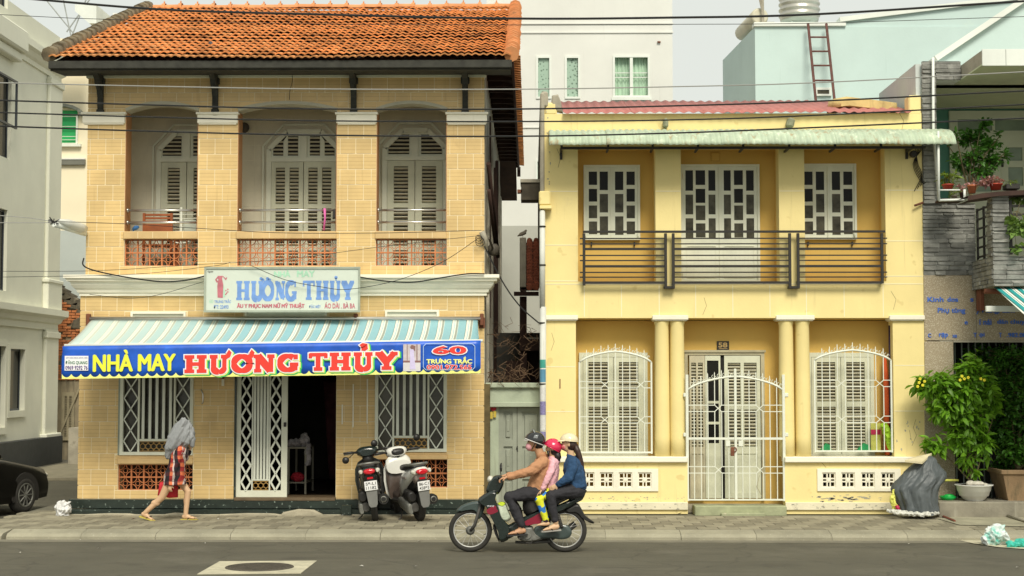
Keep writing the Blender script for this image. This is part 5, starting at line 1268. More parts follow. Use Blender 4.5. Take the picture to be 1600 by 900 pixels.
b = MB(); b.box(CX, CX+.35, -2, zyc(24, 60).y, zyc(24, 85).z, zyc(24, 50).z, .05); b.box(CX, CX+.22, -2, zyc(22, 60).y, zyc(24, 90).z-.15, zyc(24, 85).z, .03); b.build('upper_band', m_corner, CB)
yp0 = zyc(58, 600).y
for z0, z1 in ((zyc(70, 725).z+.0, pc0), (pc1, pu0)):
    b = MB(); b.box(CX, CX+.10, YE-1.05, YE+.02, z0, z1, .02); b.box(CX, CX+.16, YE-1.15, YE+.06, z0, z0+.75, .02); b.box(CX, CX+.19, YE-1.2, YE+.09, z0+.70, z0+.80, .02); b.box(CX, CX+.15, YE-1.1, YE+.05, z1-.22, z1-.05, .02); b.box(CX+.10, CX+.12, YE-.85, YE-.25, z0+.15, z0+.6, .01); b.build('pilaster', m_corner, CB)
b = MB(); b.box(CX+.001, CX+.21, -2, YE+.15, 0, .72, .01); b.build('dark_plinth', mat('charcoal_plinth', (.045,.05,.05), .7, .2, 5), CB)
b = MB(); b.box(CX-.1, X(86, 700, YE+.3), YE+.25, YE+.35, 0, Z(607, 80, YE+.3)); b.build('grey_gate_panel', mat('charcoal_sheet', (.035,.04,.042), .6, .15, 4), None, 'dark grey sheet gate standing between the ivory building and the brick ruin', 'gate')
# ================= ruined brick wall closing the side street =================
Yb = 18.5
BR = thing('brick_ruin', (X(105, 600, Yb), Yb, 0), 'ruined brick wall with crumbling top and plastered foot ending the side street', 'wall')
xa, xb = X(70, 600, Yb), X(150, 600, Yb); zt = lambda x: Z(450, 90, Yb)+(Z(482, 128, Yb)-Z(450, 90, Yb))*(x-X(86, 500, Yb))/(X(128, 500, Yb)-X(86, 500, Yb))
b = MB(); b.box(xa, xb, Yb, Yb+.3, 0, Z(590, 100, Yb)); b.prism([(xa, Z(590, 100, Yb)), (xb, Z(590, 100, Yb)), (xb, zt(xb)-.1), (xa, zt(xa)-.1)], Yb+.02, Yb+.3); b.build('plastered_foot', mat('mouldy_plaster', (.25,.21,.14), .95, .3, 2, .5, 20, streak=((.05,.045,.035), .5)), BR)
bk = Pieces(BR, 'brick', 300); bm = unitbox('brick', m_brick, .05); z = Z(592, 100, Yb); r = 0; rnd = random.Random(2)
while z < zt(xa)+.05:
    x = xa+(r % 2)*.12
    while x < xb:
        if z < zt(x)+rnd.uniform(-.1, .1) and rnd.random() < .96: bk.add(bm, TS(x, Yb+rnd.uniform(-.02, .03), z, .22, .10, .062, (0, rnd.uniform(-.02, .02), rnd.uniform(-.03, .03))))
        x += .24
    z += .075; r += 1
bk.done()
b = MB()
for k in range(9): x = xa+(xb-xa)*k/8; b.puff([(x-.3, zt(x)-.1), (x-.2, zt(x)+.06), (x+.05, zt(x)+.12), (x+.3, zt(x)-.0), (x+.2, zt(x)-.18)], Yb+.12, .18)
for u, v, s_ in ((118, 540, .5), (122, 505, .4), (105, 560, .5), (124, 575, .6), (85, 470, .3)):
    x, z = X(u, v, Yb), Z(v, u, Yb); b.puff([(x-s_*.5, z-s_*.4), (x-s_*.35, z+s_*.2), (x+.1, z+s_*.5), (x+s_*.6, z+s_*.3), (x+s_*.4, z-s_*.45)], Yb-.02, .06)
b.build('crumbling_mortar', mat('black_mould_mortar', (.10,.085,.06), .95, .5, 5, .9, 20, dirt=((.36,.31,.22), .58, 4)), BR)
x0, x1, z0, z1 = R(97, 613, 117, 688, Yb); b = MB(); b.wall(x0, x1, z0, z1, Yb-.06, Yb-.0, [(x0+.08, (x0+x1)/2-.03, z0+.1, z1-.1), ((x0+x1)/2+.03, x1-.08, z0+.1, z1-.1)]); n = 24
for k in range(n):
    z = z0+.1+(z1-z0-.2)*(k+.5)/n; b.box(x0+.08, x1-.08, Yb-.04, Yb-.02, z-.012, z+.012)
slabbar(b, x0-.1, z0, x1+.15, z1+.15, .05, Yb-.10, Yb-.07); b.build('broken_shutter', mat('mouldy_plaster2', (.30,.26,.17), .9, .2, 4), BR)
b = MB(); b.box(X(112, 700, 15.5), XL-.1, 15.2, 18.4, 0, Z(668, 118, 15.5)); b.build('low_side_wall', m_conc, BR)
# pale blue grey wall behind the ruin
b = MB(); x0, x1 = X(80, 420, 24), X(150, 420, 24); b.box(x0, x1, 24, 24.4, 0, Z(360, 100, 24)); b.build('pale_wall', mat('pale_blue_grey_wall', (.46,.50,.48), .9, .05, 1, .1, 20, streak=((.38,.42,.40), .6)), None, 'pale blue grey wall rising behind the brick ruin', 'wall', kind=None)
# ================= cream tower behind the roof =================
Yt_ = 26.0
TW = thing('cream_building', (X(450, 300, Yt_), Yt_, 0), 'tall cream building behind the clay roof with an arched green shuttered window', 'building')
gw = R(91, 172, 121, 224, Yt_)
b = MB(); b.wall(X(70, 300, Yt_), X(140, 300, Yt_), 0, Z(60, 120, Yt_), Yt_, Yt_+.3, [gw]); b.build('lower_block', m_cream, TW)
b = MB(); b.box(X(155, 20, Yt_+1), X(781, 20, Yt_+1), Yt_+1, Yt_+9, 0, 14.0); b.box(X(140, 200, Yt_), X(155, 200, Yt_), Yt_+.3, Yt_+9, 0, Z(60, 120, Yt_)); b.build('main_block', m_cream, TW)
b = MB(); b.prism([(X(128, 16, Yt_), Z(16, 128, Yt_)), (X(161, 16, Yt_), Z(16, 161, Yt_)), (X(161, 45, Yt_), Z(45, 161, Yt_)), (X(150, 45, Yt_), Z(45, 150, Yt_)), (X(128, 26, Yt_), Z(26, 128, Yt_))], Yt_-.8, Yt_+1.5); b.build('eaves_corner', m_bluew, TW)
b = MB(); b.box(X(165, 22, Yt_), X(780, 22, Yt_), Yt_+.9, Yt_+1, Z(24, 300, Yt_+1), Z(21, 300, Yt_+1)); b.build('string_course', m_wallw, TW)
for u0, u1 in ((287, 304), (390, 416)):
    b = MB(); b.box(X(u0, 10, Yt_), X(u1, 10, Yt_), Yt_+.85, Yt_+.99, Z(22, 300, Yt_), 13.9); b.build('pilaster_strip', m_wallw, TW)
g = MB(); g.box(gw[0], gw[1], Yt_+.10, Yt_+.14, gw[2], gw[3]); g.build('green_shutter', mat('bright_green_paint', (.02,.42,.12), .6, .12, 3), TW)
g = MB(); xx0, xx1, zz0, zz1 = gw
for k in (0, 1, 2, 5, 8): z = zz0+(zz1-zz0)*.80*k/8; g.box(xx0, xx1+.03, Yt_-.06, Yt_-.03, z-.008, z+.008)
for x in (xx0, xx1): g.box(x-.03, x+.03, Yt_-.07, Yt_-.02, zz0-.1, zz0+(zz1-zz0)*.85)
g.box(xx0-.1, xx1+.15, Yt_-.15, Yt_, zz0-.12, zz0-.03); g.build('window_bars', m_white_iron, TW)
g = MB(); n = 10; cx, rr = (gw[0]+gw[1])/2-.25, (gw[1]-gw[0])/2+.45
for k in range(n):
    a0, a1 = pi*k/n, pi*(k+1)/n; slabbar(g, cx-rr*math.cos(a0), gw[3]-.22+.36*math.sin(a0), cx-rr*math.cos(a1), gw[3]-.22+.36*math.sin(a1), .10, Yt_-.25, Yt_)
g.build('arched_hood', mat('grey_hood', (.25,.26,.22), .8, .1), TW)
b = MB(); b.box(X(84, 255, Yt_), X(134, 255, Yt_), Yt_-.12, Yt_, Z(258, 100, Yt_), Z(250, 100, Yt_)); b.build('grey_band', mat('grey_band_paint', (.16,.16,.13), .8, .1), TW)
b = MB(); b.box(X(84, 248, Yt_), X(134, 248, Yt_), Yt_-.14, Yt_, Z(250, 100, Yt_)+.001, Z(248, 100, Yt_)); b.build('band_ledge', m_wallw, TW)
# lattice mast
Ym = 40.0; MS = thing('lattice_mast', (X(90, 40, Ym), Ym, 0), 'thin grey lattice radio mast rising behind the ivory building', 'mast')
b = MB(); xs = [X(u, 40, Ym) for u in (82, 91, 100)]; zt0, zt1 = 6.0, 13.5
for x, y in ((xs[0], Ym), (xs[1], Ym+.5), (xs[2], Ym)): b.tube([(x, y, 0), (x, y, zt1)], .035, 5)
k = 0; z = zt0
while z < zt1:
    b.tube([(xs[0], Ym, z), (xs[2], Ym, z)], .02, 4); b.tube([(xs[0], Ym, z), (xs[2], Ym, z+.5)] if k % 2 else [(xs[2], Ym, z), (xs[0], Ym, z+.5)], .02, 4); b.tube([(xs[0], Ym, z), (xs[1], Ym+.5, z+.25), (xs[2], Ym, z)], .015, 4); z += .5; k += 1
b.build('mast_lattice', mat('galvanised_grey', (.35,.37,.36), .6), MS)
b = MB()
for p in (((60, -15), (117, 55)), ((104, 50), (150, -15)), ((98, -5), (112, 62)), ((110, 62), (142, -20))): b.tube([(X(u, v, Ym), Ym, Z(v, u, Ym)) for u, v in p], .03, 5)
b.build('stay_rod', MATS['galvanised_grey'], MS)
b = MB(); b.box(X(70, 68, 24.5), X(130, 68, 24.5), 24.5, 25, Z(110, 80, 24.5), Z(67, 80, 24.5)); b.build('grey_parapet', m_conc, None, 'low grey parapet seen between the ivory building and the clay roof', 'parapet')
# ================= grey apartment block =================
Ya = 16.0
AP = thing('apartment_block', (X(915, 300, Ya), Ya, 0), 'plain grey white apartment block with patterned and curtained windows behind the alley', 'building')
ws = [R(839, 89, 860, 153, Ya), R(884, 89, 905, 153, Ya), R(959, 88, 1014, 151, Ya), R(838, 251, 850, 288, Ya)]
b = MB(); b.wall(X(760, 200, Ya), X(1051, 100, Ya), 0, 13.5, Ya, Ya+.3, ws); b.box(X(760, 200, Ya), X(1051, 100, Ya), Ya+6, Ya+6.2, 0, 13.5); b.box(X(1051, 100, Ya)-.2, X(1051, 100, Ya), Ya+.3, Ya+6, 0, 13.5); b.build('wall', m_wallw, AP)
for v in (36, 50, 198): b = MB(); b.box(X(760, v, Ya), X(1051, v, Ya)+.02, Ya-.03, Ya, Z(v+2, 900, Ya), Z(v, 900, Ya)); b.build('string_course', m_wallw, AP)
b = MB(); b.box(X(770, 400, Ya), X(900, 400, Ya), Ya-.9, Ya-.8, 0, Z(358, 820, Ya)); b.build('lower_shade_sheet', mat('shaded_grey_render', (.46,.46,.41), .9, .06, 1, .1, 20), AP)  # darker sheet in front of the wall, painted shade on its lower part
b = MB(); b.box(X(1027, 65, Ya), X(1032, 65, Ya), Ya-.06, Ya, Z(67, 1030, Ya), Z(65, 1030, Ya)); b.build('wall_fitting', m_rust, AP)
def pat(N, lk, mix, out, geo):
    v = N.new('ShaderNodeTexVoronoi'); v.inputs['Scale'].default_value = 13; lk(geo.outputs['Position'], v.inputs['Vector'])
    r = N.new('ShaderNodeMapRange'); r.inputs[1].default_value = .25; r.inputs[2].default_value = .4; lk(v.outputs[0], r.inputs[0]); return mix(r.outputs[0], (.13,.20,.15), (.33,.46,.37))
m_pat = mat('patterned_green_glass', (.2,.3,.25), .5, .2, 5, 0, stripes=pat)
m_curt = mat('pale_green_curtain', (.42,.58,.44), .8, .12, 4, .1)
for k, w in enumerate(ws):
    f = MB(); f.wall(w[0]-.025, w[1]+.025, w[2]-.025, w[3]+.025, Ya-.03, Ya+.04, [(w[0]+.03, w[1]-.03, w[2]+.03, w[3]-.03)]); 
    if k == 2: xm = (w[0]+w[1])/2; f.box(xm-.04, xm+.04, Ya-.02, Ya+.03, w[2]+.03, w[3]-.03); f.box(w[0]-.06, w[1]+.06, Ya-.06, Ya-.031, w[2]-.1, w[2]-.02)
    o = f.build('window', m_bluew, AP)
    if k != 2: g = MB(); g.box(w[0], w[1], Ya+.05, Ya+.08, w[2], w[3]); g.build('pane', m_pat, o)
    else:
        g = MB(); n = 70; rows = [[g.V((w[0]+(w[1]-w[0])*i/n, Ya+.16+.022*math.sin(i*.95+1.3*math.sin(i*.21)), z)) for i in range(n+1)] for z in (w[2], w[3])]
        for i in range(n): g.F((rows[0][i], rows[0][i+1], rows[1][i+1], rows[1][i]), None, True)
        g.build('curtain', m_curt, o)
        g = MB(); g.box(w[0], w[1], Ya+.21, Ya+.24, w[2], w[3]); g.build('curtain_lining', m_curt, o)
        g = MB(); zz = w[2]+(w[3]-w[2])*.48
        for q in (0, .12): g.box(w[0], w[1], Ya+.06, Ya+.08, zz+q, zz+q+.02)
        g.build('safety_bar', m_bluew, o)
# ================= pale blue building =================
Yb_ = 8.0; Zt = Z(42, 1200, Yb_)
BB = thing('blue_building', (X(1350, 300, Yb_), Yb_, 0), 'pale blue rendered building with white coping and a sloping parapet behind the yellow house', 'building')
x0, x1 = X(1180, 100, Yb_), X(1322, 100, Yb_)
xk, yk = 4.50, 11.5
b = MB(); b.poly([(x0, Yb_, 0), (x1+14, Yb_, 0), (x1+14, Yb_, Zt), (x0, Yb_, Zt)]); b.poly([(xk, yk, 0), (x0, Yb_, 0), (x0, Yb_, Zt), (xk, yk, Zt)]); b.poly([(x0, Yb_, Zt), (x1+14, Yb_, Zt), (x1+14, yk, Zt), (xk, yk, Zt)]); b.poly([(x1+14, yk, 0), (xk, yk, 0), (xk, yk, Zt), (x1+14, yk, Zt)])
b.build('main_block', m_blue, BB)
b = MB(); b.box(x0-.03, x1, Yb_-.06, Yb_+.2, Zt-.0, Zt+.09, .01); b.build('coping', m_bluew, BB)
pl = [(1312, 44), (1312, 33), (1320, 28), (1590, -2), (2100, -60), (2100, 44)]
b = MB(); b.prism([(X(u, v, Yb_), Z(v, u, Yb_)-(0 if v != 44 else .1)) for u, v in pl], Yb_+.02, Yb_+.3); b.build('sloping_parapet', m_blue, BB)
b = MB(); 
for (p, q) in (((1312, 31), (1590, -4)), ((1590, -4), (2000, -50))): slabbar(b, X(p[0], p[1], Yb_), Z(p[1], p[0], Yb_), X(q[0], q[1], Yb_), Z(q[1], q[0], Yb_), .10, Yb_-.05, Yb_+.35)
b.build('sloping_coping', m_bluew, BB)
w = R(1273, 137, 1299, 150, Yb_-.02); b = MB(); b.wall(w[0], w[1], w[2], w[3], Yb_-.05, Yb_, [(w[0]+.05, w[1]-.05, w[2]+.04, w[3]-.05)]); b.box(w[0]+.05, w[1]-.05, Yb_-.03, Yb_-.01, w[2]+.04, w[3]-.05, mi=1); o = b.build('small_vent_window', [m_bluew, m_glass2], BB)
# ladder
LD = thing('iron_ladder', (X(1280, 150, Yb_-.1), Yb_-.1, Z(156, 1280, Yb_)), 'rusty red iron ladder leaning against the pale blue wall', 'ladder')
YL2 = Yb_-.16
for (u0, u1) in ((1262.5, 1270.5), (1291, 1299.5)): b = MB(); b.tube([(X(u0, 38, YL2), YL2, Z(37, u0, YL2)), (X(u1, 155, YL2), YL2-.3, Z(157, u1, YL2-.3))], .03, 5); b.build('rail', mat('red_brown_iron', (.13,.05,.04), .7, .3, 10), LD)
for v in (59, 82, 105, 129): t = (v-37)/118; b = MB(); b.tube([(X(1262.5+8*t, v, YL2), YL2-.3*t, Z(v, 1266, YL2)), (X(1291+8.5*t, v, YL2), YL2-.3*t, Z(v, 1295, YL2))], .02, 5); b.build('rung', MATS['red_brown_iron'], LD)
# water tank
Yw = 9.6; TK = thing('water_tank', (X(1249, 20, Yw), Yw, Zt), 'ribbed stainless steel water tank on the roof of the pale blue building', 'water tank')
cx = X(1249, 20, Yw); rt = X(1279, 20, Yw)-cx; zb = Z(34, 1249, Yw); b = MB(); prof = [(rt*.55, zb-.05), (rt*.97, zb), (rt, zb+.05)]
for k in range(9): z = zb+.08+k*.13; prof += [(rt, z), (rt+.03, z+.03), (rt+.03, z+.06), (rt, z+.09)]
prof += [(rt, zb+1.4), (rt*.3, zb+1.7), (0, zb+1.72)]
b.lathe((cx, Yw, 0), prof, 32); b.build('tank_body', mat('dull_stainless', (.55,.53,.47), .35, .12, 2, 0, metal=.7), TK)
for a in range(4): b = MB(); aa = a*pi/2+pi/4; b.tube([(cx+rt*.8*math.cos(aa), Yw+rt*.8*math.sin(aa), Zt), (cx+rt*.65*math.cos(aa), Yw+rt*.65*math.sin(aa), zb+.05)], .03, 5); b.build('leg', m_bluew, TK)
# solar heater drum
SH = thing('solar_heater_drum', (X(1180, 40, 8.8), 8.8, Zt), 'cream cylindrical solar water heater drum lying on the edge of the blue roof', 'water heater')
b = MB(); p0 = Vector((X(1187, 24, 8.4), 8.4, Z(26, 1187, 8.4))); p1 = Vector((X(1160, 50, 9.8), 9.8, Z(52, 1160, 9.8))); b.tube([p0-(p1-p0)*.02, p0, p1, p1+(p1-p0)*.02], [.15, .19, .17, .13], 16); b.build('drum', mat('cream_enamel', (.55,.52,.40), .45, .12), SH)
b = MB(); b.tube([(X(1192, 44, 8.3), 8.3, Zt), (X(1191, 10, 8.3), 8.3, Z(-20, 1191, 8.3))], .035, 5); b.tube([(X(1184, -15, 8.3), 8.3, Z(-15, 1186, 8.3)), (X(1191, 18, 8.3), 8.3, Z(18, 1191, 8.3))], .02, 5); b.box(X(1195, 40, 8.3), X(1210, 40, 8.3), 8.3, 8.4, Zt, Z(34, 1200, 8.3)); b.build('pipe', m_conc, SH)
# ================= grey stone house at the right =================
SH1 = thing('stone_house', (X(1520, 500), 0, 0), 'grey ledge stone and granite house with teal balcony recess at the right edge', 'house')
xs0, xs1 = X(1444.5, 300), X(1463, 200)
xe = 10.5
stn = Pieces(SH1, 'ledge_stone', 300); SMs = []
for k in range(5):
    q = MB(); rnd = random.Random(k); q.box(-.5, .5, -.5, .5, -.5, .5, .08)
    q.v = [Vector((p.x, p.y*(1+rnd.uniform(-.6, .6) if p.y < 0 else 1), p.z+rnd.uniform(-.05, .05))) for p in q.v]; SMs.append(q.mesh('ledge_stone', m_stone))
rs = random.Random(11)
def ledge(x0, x1, z0, z1, Y, side=None):
    """courses of split stone on the plane y=Y (or, with side, on the plane x=side from y=x0 to y=x1)"""
    z = z0
    while z < z1-.01:
        h = min(rs.choice((.05, .065, .08)), z1-z); x = x0
        while x < x1-.005:
            w = min(rs.uniform(.16, .42), x1-x)
            if x1-(x+w) < .07: w = x1-x
            d = rs.uniform(.025, .055)
            if side is None: stn.add(rs.choice(SMs), TS(x+w/2, Y-d/2+.01, z+h/2, w-.004, d, h-.004))
            else: stn.add(rs.choice(SMs), TS(side-d/2+.01, x+w/2, z+h/2, w-.004, d, h-.004, (0, 0, -pi/2)))
            x += w
        z += h
zg = Z(430, 1480); ztop = Z(96, 1450)
b = MB(); b.box(xs0+.02, xs1, .0, 2.7, 0, ztop-.02); b.box(xs1, X(1524, 380), .0, .3, zg, Z(318, 1500)); b.box(xs0+.02, X(1490, 650), 0, .6, 0, zg)
b.build('column_core', m_bluew, SH1)
b = MB(); b.box(xs0-.10, xs0+.019, .06, 2.7, 0, ztop-.03); b.build('side_pilaster', mat('pale_lilac_render', (.56,.60,.58), .9, .06, 1, .2, 20, streak=((.40,.42,.40), .60)), SH1)
ledge(xs0-.02, xs1, Z(318, 1450), ztop, 0); ledge(xs0-.04, X(1524, 380), zg, Z(318, 1450), 0)
ledge(xs1, X(1501, 110), Z(125, 1480), ztop, 0)
b = MB(); b.box(xs1, X(1501, 110), .011, .4, Z(125, 1480), ztop-.01); b.build('beam_core', m_bluew, SH1)
# slab and soffit of the roof over the balcony
zs_ = Z(102, 1560, -1.2); xl = X(1534, 90, -1.2)
b = MB(); b.box(xl, xe, -1.2, 2.75, zs_, zs_+.02); b.build('balcony_soffit', m_olive, SH1)
b = MB(); b.box(xs1, xl-.001, .405, 2.75, zs_, zs_+.02); b.build('recess_ceiling', m_olive, SH1)
w = (xe-xl)/10
for k in range(10): b = MB(); b.box(xl+w*k+.003, xl+w*(k+1)-.003, -1.22, -1.19, zs_-.01, Z(77, 1560, -1.2), .003); b.build('fascia_panel', m_bluew, SH1)
b = MB(); b.box(xl+.01, xe, -1.18, .1, zs_+.021, Z(78, 1560, -1.2)); b.build('roof_slab', m_conc, SH1)
b = MB(); b.prism([(X(1463, 92, .3), Z(93, 1463, .3)), (X(1463, 92, .3), zs_), (xe, zs_), (xe, Z(-90, 1600, .3)), (X(1600, -4, .3), Z(-4, 1600, .3))], .41, .7); b.build('upper_gable', m_blue, SH1)
b = MB(); slabbar(b, X(1463, 92, .3), Z(91, 1463, .3), X(1740, -95, .3), Z(-95, 1740, .3), .09, .30, .75); b.build('gable_coping', m_bluew, SH1)
b = MB(); b.tube([(X(1455.5, 95), -.10, Z(92, 1455)), (X(1457.5, 310), -.10, Z(205, 1457)), (X(1464, 260), -.10, Z(312, 1464))], .022, 8); b.build('drain_pipe', m_bluew, SH1)
# teal recess with the glazed cream doors
Yd = 2.7
b = MB(); dh = [R(1495, 187, 1549, 205, Yd), R(1553, 188, 1640, 205, Yd), R(1573, 231, 1596, 252, Yd), R(1574, 262, 1597, 291, Yd), R(1510, 262, 1548, 300, Yd), R(1610, 231, 1640, 290, Yd)]
b.wall(xs1, xe, Z(440, 1500, Yd), zs_, Yd, Yd+.1, []); b.build('teal_wall', m_teal, SH1)
b = MB(); b.wall(X(1483, 250, Yd), xe, Z(440, 1500, Yd), Z(174, 1500, Yd), Yd-.06, Yd-.002, dh); f = b.build('glazed_door', m_doorw, SH1)
for h in dh: g = MB(); g.box(h[0]-.01, h[1]+.01, Yd-.03, Yd-.015, h[2]-.01, h[3]+.01); g.build('pane', mat('pale_green_glass', (.20,.27,.19), .3, .3, 2, 0), f)
b = MB(); b.box(X(1483, 210, Yd), xe, Yd-.075, Yd-.061, Z(212, 1500, Yd), Z(209, 1500, Yd)); b.box(X(1562, 250, Yd), X(1565, 250, Yd), Yd-.075, Yd-.061, Z(340, 1500, Yd), Z(212, 1500, Yd)); b.box(X(1563, 240, Yd)-.015, X(1563, 240, Yd)+.03, Yd-.10, Yd-.076, Z(262, 1563, Yd), Z(250, 1563, Yd), .01, 1); b.build('door_rail', [m_doorw, m_black], f)
b = MB(); b.box(X(1486, 250, Yd)-.03, X(1486, 250, Yd), Yd-.03, Yd-.003, Z(440, 1500, Yd), Z(174, 1500, Yd)); b.build('door_edge', m_olive, SH1)
b = MB(); b.tube([(X(1575, 155, 2.3), 2.3, Z(155, 1575, 2.3)), (X(1660, 152, 2.3), 2.3, Z(155, 1660, 2.3))], .035, 8); b.build('tube_lamp', m_cream, SH1)
b = MB(); b.box(xs1, xe, 0, 2.7, zg+.0, zg+.12); b.build('balcony_floor', m_conc, SH1)
# projecting balcony
by = -1.2; bx = X(1552, 420, by); z0, z1 = Z(447, 1560, by), Z(400, 1560, by)
b = MB(); b.box(bx+.03, xe, by+.03, -.001, z0+.02, z1); b.build('balcony_core', m_conc, SH1)
ledge(bx, xe, z0, z1, by+.03); ledge(by+.03, -.02, z0, z1, 0, side=bx+.03)
px1 = X(1577, 350, by); zp = Z(303, 1560, by)
b = MB(); b.box(bx+.03, px1-.01, by+.03, by+.32, z1, zp-.02); b.build('post_core', m_conc, SH1)
ledge(bx, px1, z1, zp, by+.03); ledge(by+.03, by+.32, z1, zp, 0, side=bx+.03)
print('stones', len(stn.L)); stn.done()
b = MB()
for k in range(6): zz = z1+.05+k*.15; b.box(bx+.09, bx+.11, by+.33, -.02, zz, zz+.03)
for y in (by+.5, by+.8, -.05): b.box(bx+.085, bx+.115, y-.02, y+.02, z1, zp-.1)
b.build('side_railing', m_black, SH1)
b = MB()
for zz in (z1+.12, z1+.35, z1+.45, z1+.62, z1+.75): b.box(px1, xe, by+.06, by+.09, zz, zz+.035)
for x in (px1+.04, px1+1.2): b.box(x-.02, x+.02, by+.05, by+.10, z1+.03, z1+.85)
b.build('front_railing', m_black, SH1)
# granite panels and blue letters
b = MB(); gx = [X(1443.5, 500), X(1525, 500), X(1630, 500), xe]
for i in range(3): q = MB(); q.box(gx[i]+.002, gx[i+1]-.002, -.02, .1, Z(532, 1500), zg-.002, .003); q.build('granite_panel', m_gran, SH1)
for v0, v1 in ((533.5, 640), (641, 745), (746, 800)): q = MB(); q.box(X(1444, v0), X(1490, 600), -.02, .1, Z(v1, 1460), Z(v0, 1460), .003); q.build('granite_panel', m_gran, SH1)
b = MB(); b.box(X(1490, 600)+.001, xe, -.03, .05, Z(535, 1500), Z(532, 1500)-.001); b.build('opening_trim', m_conc, SH1)
b = MB(); b.box(X(1490, 600), xe, .101, .6, Z(531, 1500), zg); b.build('lintel_core', m_dark, SH1)
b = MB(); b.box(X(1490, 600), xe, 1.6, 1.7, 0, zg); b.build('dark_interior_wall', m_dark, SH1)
b = MB(); b.box(xe, xe+.1, 0, 10, 0, 8); b.box(xs0+.05, xe, 9.9, 10, 0, 7); b.build('rear_walls', m_conc, SH1)
m_bl = mat('blue_plastic_letter', (.05,.16,.62), .5, .1)
for s_, u0, v0, u1, v1 in (('Kinh', 1449, 464, 1474, 471.5), ('doa', 1480, 464, 1497, 471.5), ('s', 1516, 466, 1521, 471.5), ('B', 1528, 464, 1534, 471.5), ('Phụ tùng', 1465, 481, 1508, 491), ('y Hàng, Lam', 1525, 481, 1585, 491), ('e', 1507, 502, 1512, 507), ('í nái', 1530, 499, 1549, 507.5), ('dán chuyên', 1558, 499, 1612, 508), ('C', 1450, 521, 1455, 527), ('rạp', 1467, 520, 1481, 528.5), ('xe', 1488, 523, 1495, 527.5), ('T', 1521, 520, 1526, 527), ('ại', 1530, 520, 1538, 527.5), ('T', 1561, 520, 1565, 527), ('.982.082', 1573, 520, 1608, 527)):
    text(s_, u0, v0, u1, v1, -.021, m_bl, SH1, depth=.012, bold=.015, name='wall_letters')
# folding steel gate behind the plants
b = MB(); x = X(1492, 600, .4)
while x < xe: b.box(x, x+.02, .4, .42, 0, Z(535, 1550, .4)); x += .11
b.build('steel_gate', mat('grey_green_steel', (.22,.26,.22), .6), SH1)
# raised step in front
b = MB(); b.box(X(1467, 795, -.75), xe, -.75, .1, ZW-.05, Z(784.5, 1540, -.75), .015); b.build('front_step', mat('cracked_step_concrete', (.24,.22,.17), .95, .25, 3, .6, 30, streak=((.42,.40,.32), .55)), SH1)
# lower striped awning
AY2 = -1.5
A2 = thing('balcony_underside_awning', (X(1620, 450, -1.), -1.2, Z(490, 1620, AY2)), 'teal and white striped awning edge below the stone balcony at the right edge', 'awning')
def st2(N, lk, mix, out, geo):
    sp = N.new('ShaderNodeSeparateXYZ'); lk(geo.outputs['Position'], sp.inputs[0])
    a = N.new('ShaderNodeMath'); a.operation = 'MULTIPLY'; a.inputs[1].default_value = 6.5; lk(sp.outputs[0], a.inputs[0]); f = N.new('ShaderNodeMath'); f.operation = 'FRACT'; lk(a.outputs[0], f.inputs[0])
    r = N.new('ShaderNodeValToRGB'); r.color_ramp.interpolation = 'CONSTANT'; cr = r.color_ramp
    for i, (p, c) in enumerate([(0, (.02,.30,.30)), (.42, (.75,.78,.70)), (.55, (.03,.06,.05)), (.62, (.75,.78,.70)), (.85, (.03,.12,.11))]):
        e = cr.elements[i] if i < 2 else cr.elements.new(p); e.position = p; e.color = (*c, 1)
    lk(f.outputs[0], r.inputs[0]); return r.outputs[0]
b = MB(); q = [P(1553, 448, -1.0), P(1600, 491, -2.6), P(1900, 491, -2.6), P(1900, 448, -1.0)]; b.poly(q); b.build('canvas', mat('teal_striped_canvas', (.2,.5,.5), .7, .1, stripes=st2), A2, mods=sol8)
b = MB(); b.box(X(1541, 482, -1.1), X(1600, 484, -1.1), -1.1, -1.04, Z(487, 1560, -1.1), Z(478, 1560, -1.1), .006); b.build('arm', m_bluew, A2); b = MB(); b.box(X(1533, 470, -.3), X(1538, 470, -.3), -.3, -.03, Z(485, 1535, -.3), Z(452, 1535, -.3)); b.tube([(X(1538, 455, -.9), -.9, Z(455, 1538, -.9)), (X(1600, 452, -.9), -.9, Z(455, 1600, -.9))], .04, 8); b.build('bracket', m_rust, A2)
print('stone done')
# ================= wires =================
m_cable = mat('black_cable', (.012,.012,.012), .6, .1); m_gcable = mat('grey_cable', (.30,.30,.28), .6, .1)
def wire(pts, Y, r, m, label, group=None):
    cps = [P(u, v, Y) for u, v in pts]; b = MB()
    if pts[-1][0] > 1650: cps = [cps[0]+(cps[0]-cps[1])*3]+cps+[cps[-1]+(cps[-1]-cps[-2])*3]
    elif pts[0][0] < -30: cps = [cps[0]+(cps[0]-cps[1])*3]+cps
    b.tube(curve_pts(cps, 40), r, 5)
    b.build('overhead_cable', m, None, label, 'cable', group)
gp = 'cables strung across the street front'
wire([(-60, -11), (240, 14), (480, 22), (800, 29), (1050, 27.5), (1280, 22), (1660, -2)], -7, .014, m_cable, 'topmost thick black cable crossing the clay roof ridge', gp)
wire([(-60, 20), (160, 30), (480, 37), (810, 39), (1050, 38), (1280, 36), (1660, 24)], -6, .004, m_cable, 'thin dark wire just below the topmost cable', gp)
wire([(-60, 128), (200, 134), (480, 139), (800, 139.5), (1050, 135.5), (1280, 129), (1660, 109)], -7, .007, m_gcable, 'pale grey wire crossing the eaves brackets', gp)
wire([(-60, 155), (200, 163), (480, 170), (800, 170.5), (1050, 165.5), (1280, 158), (1660, 139)], -7, .010, m_cable, 'black cable grazing the crowns of the three arches', gp)
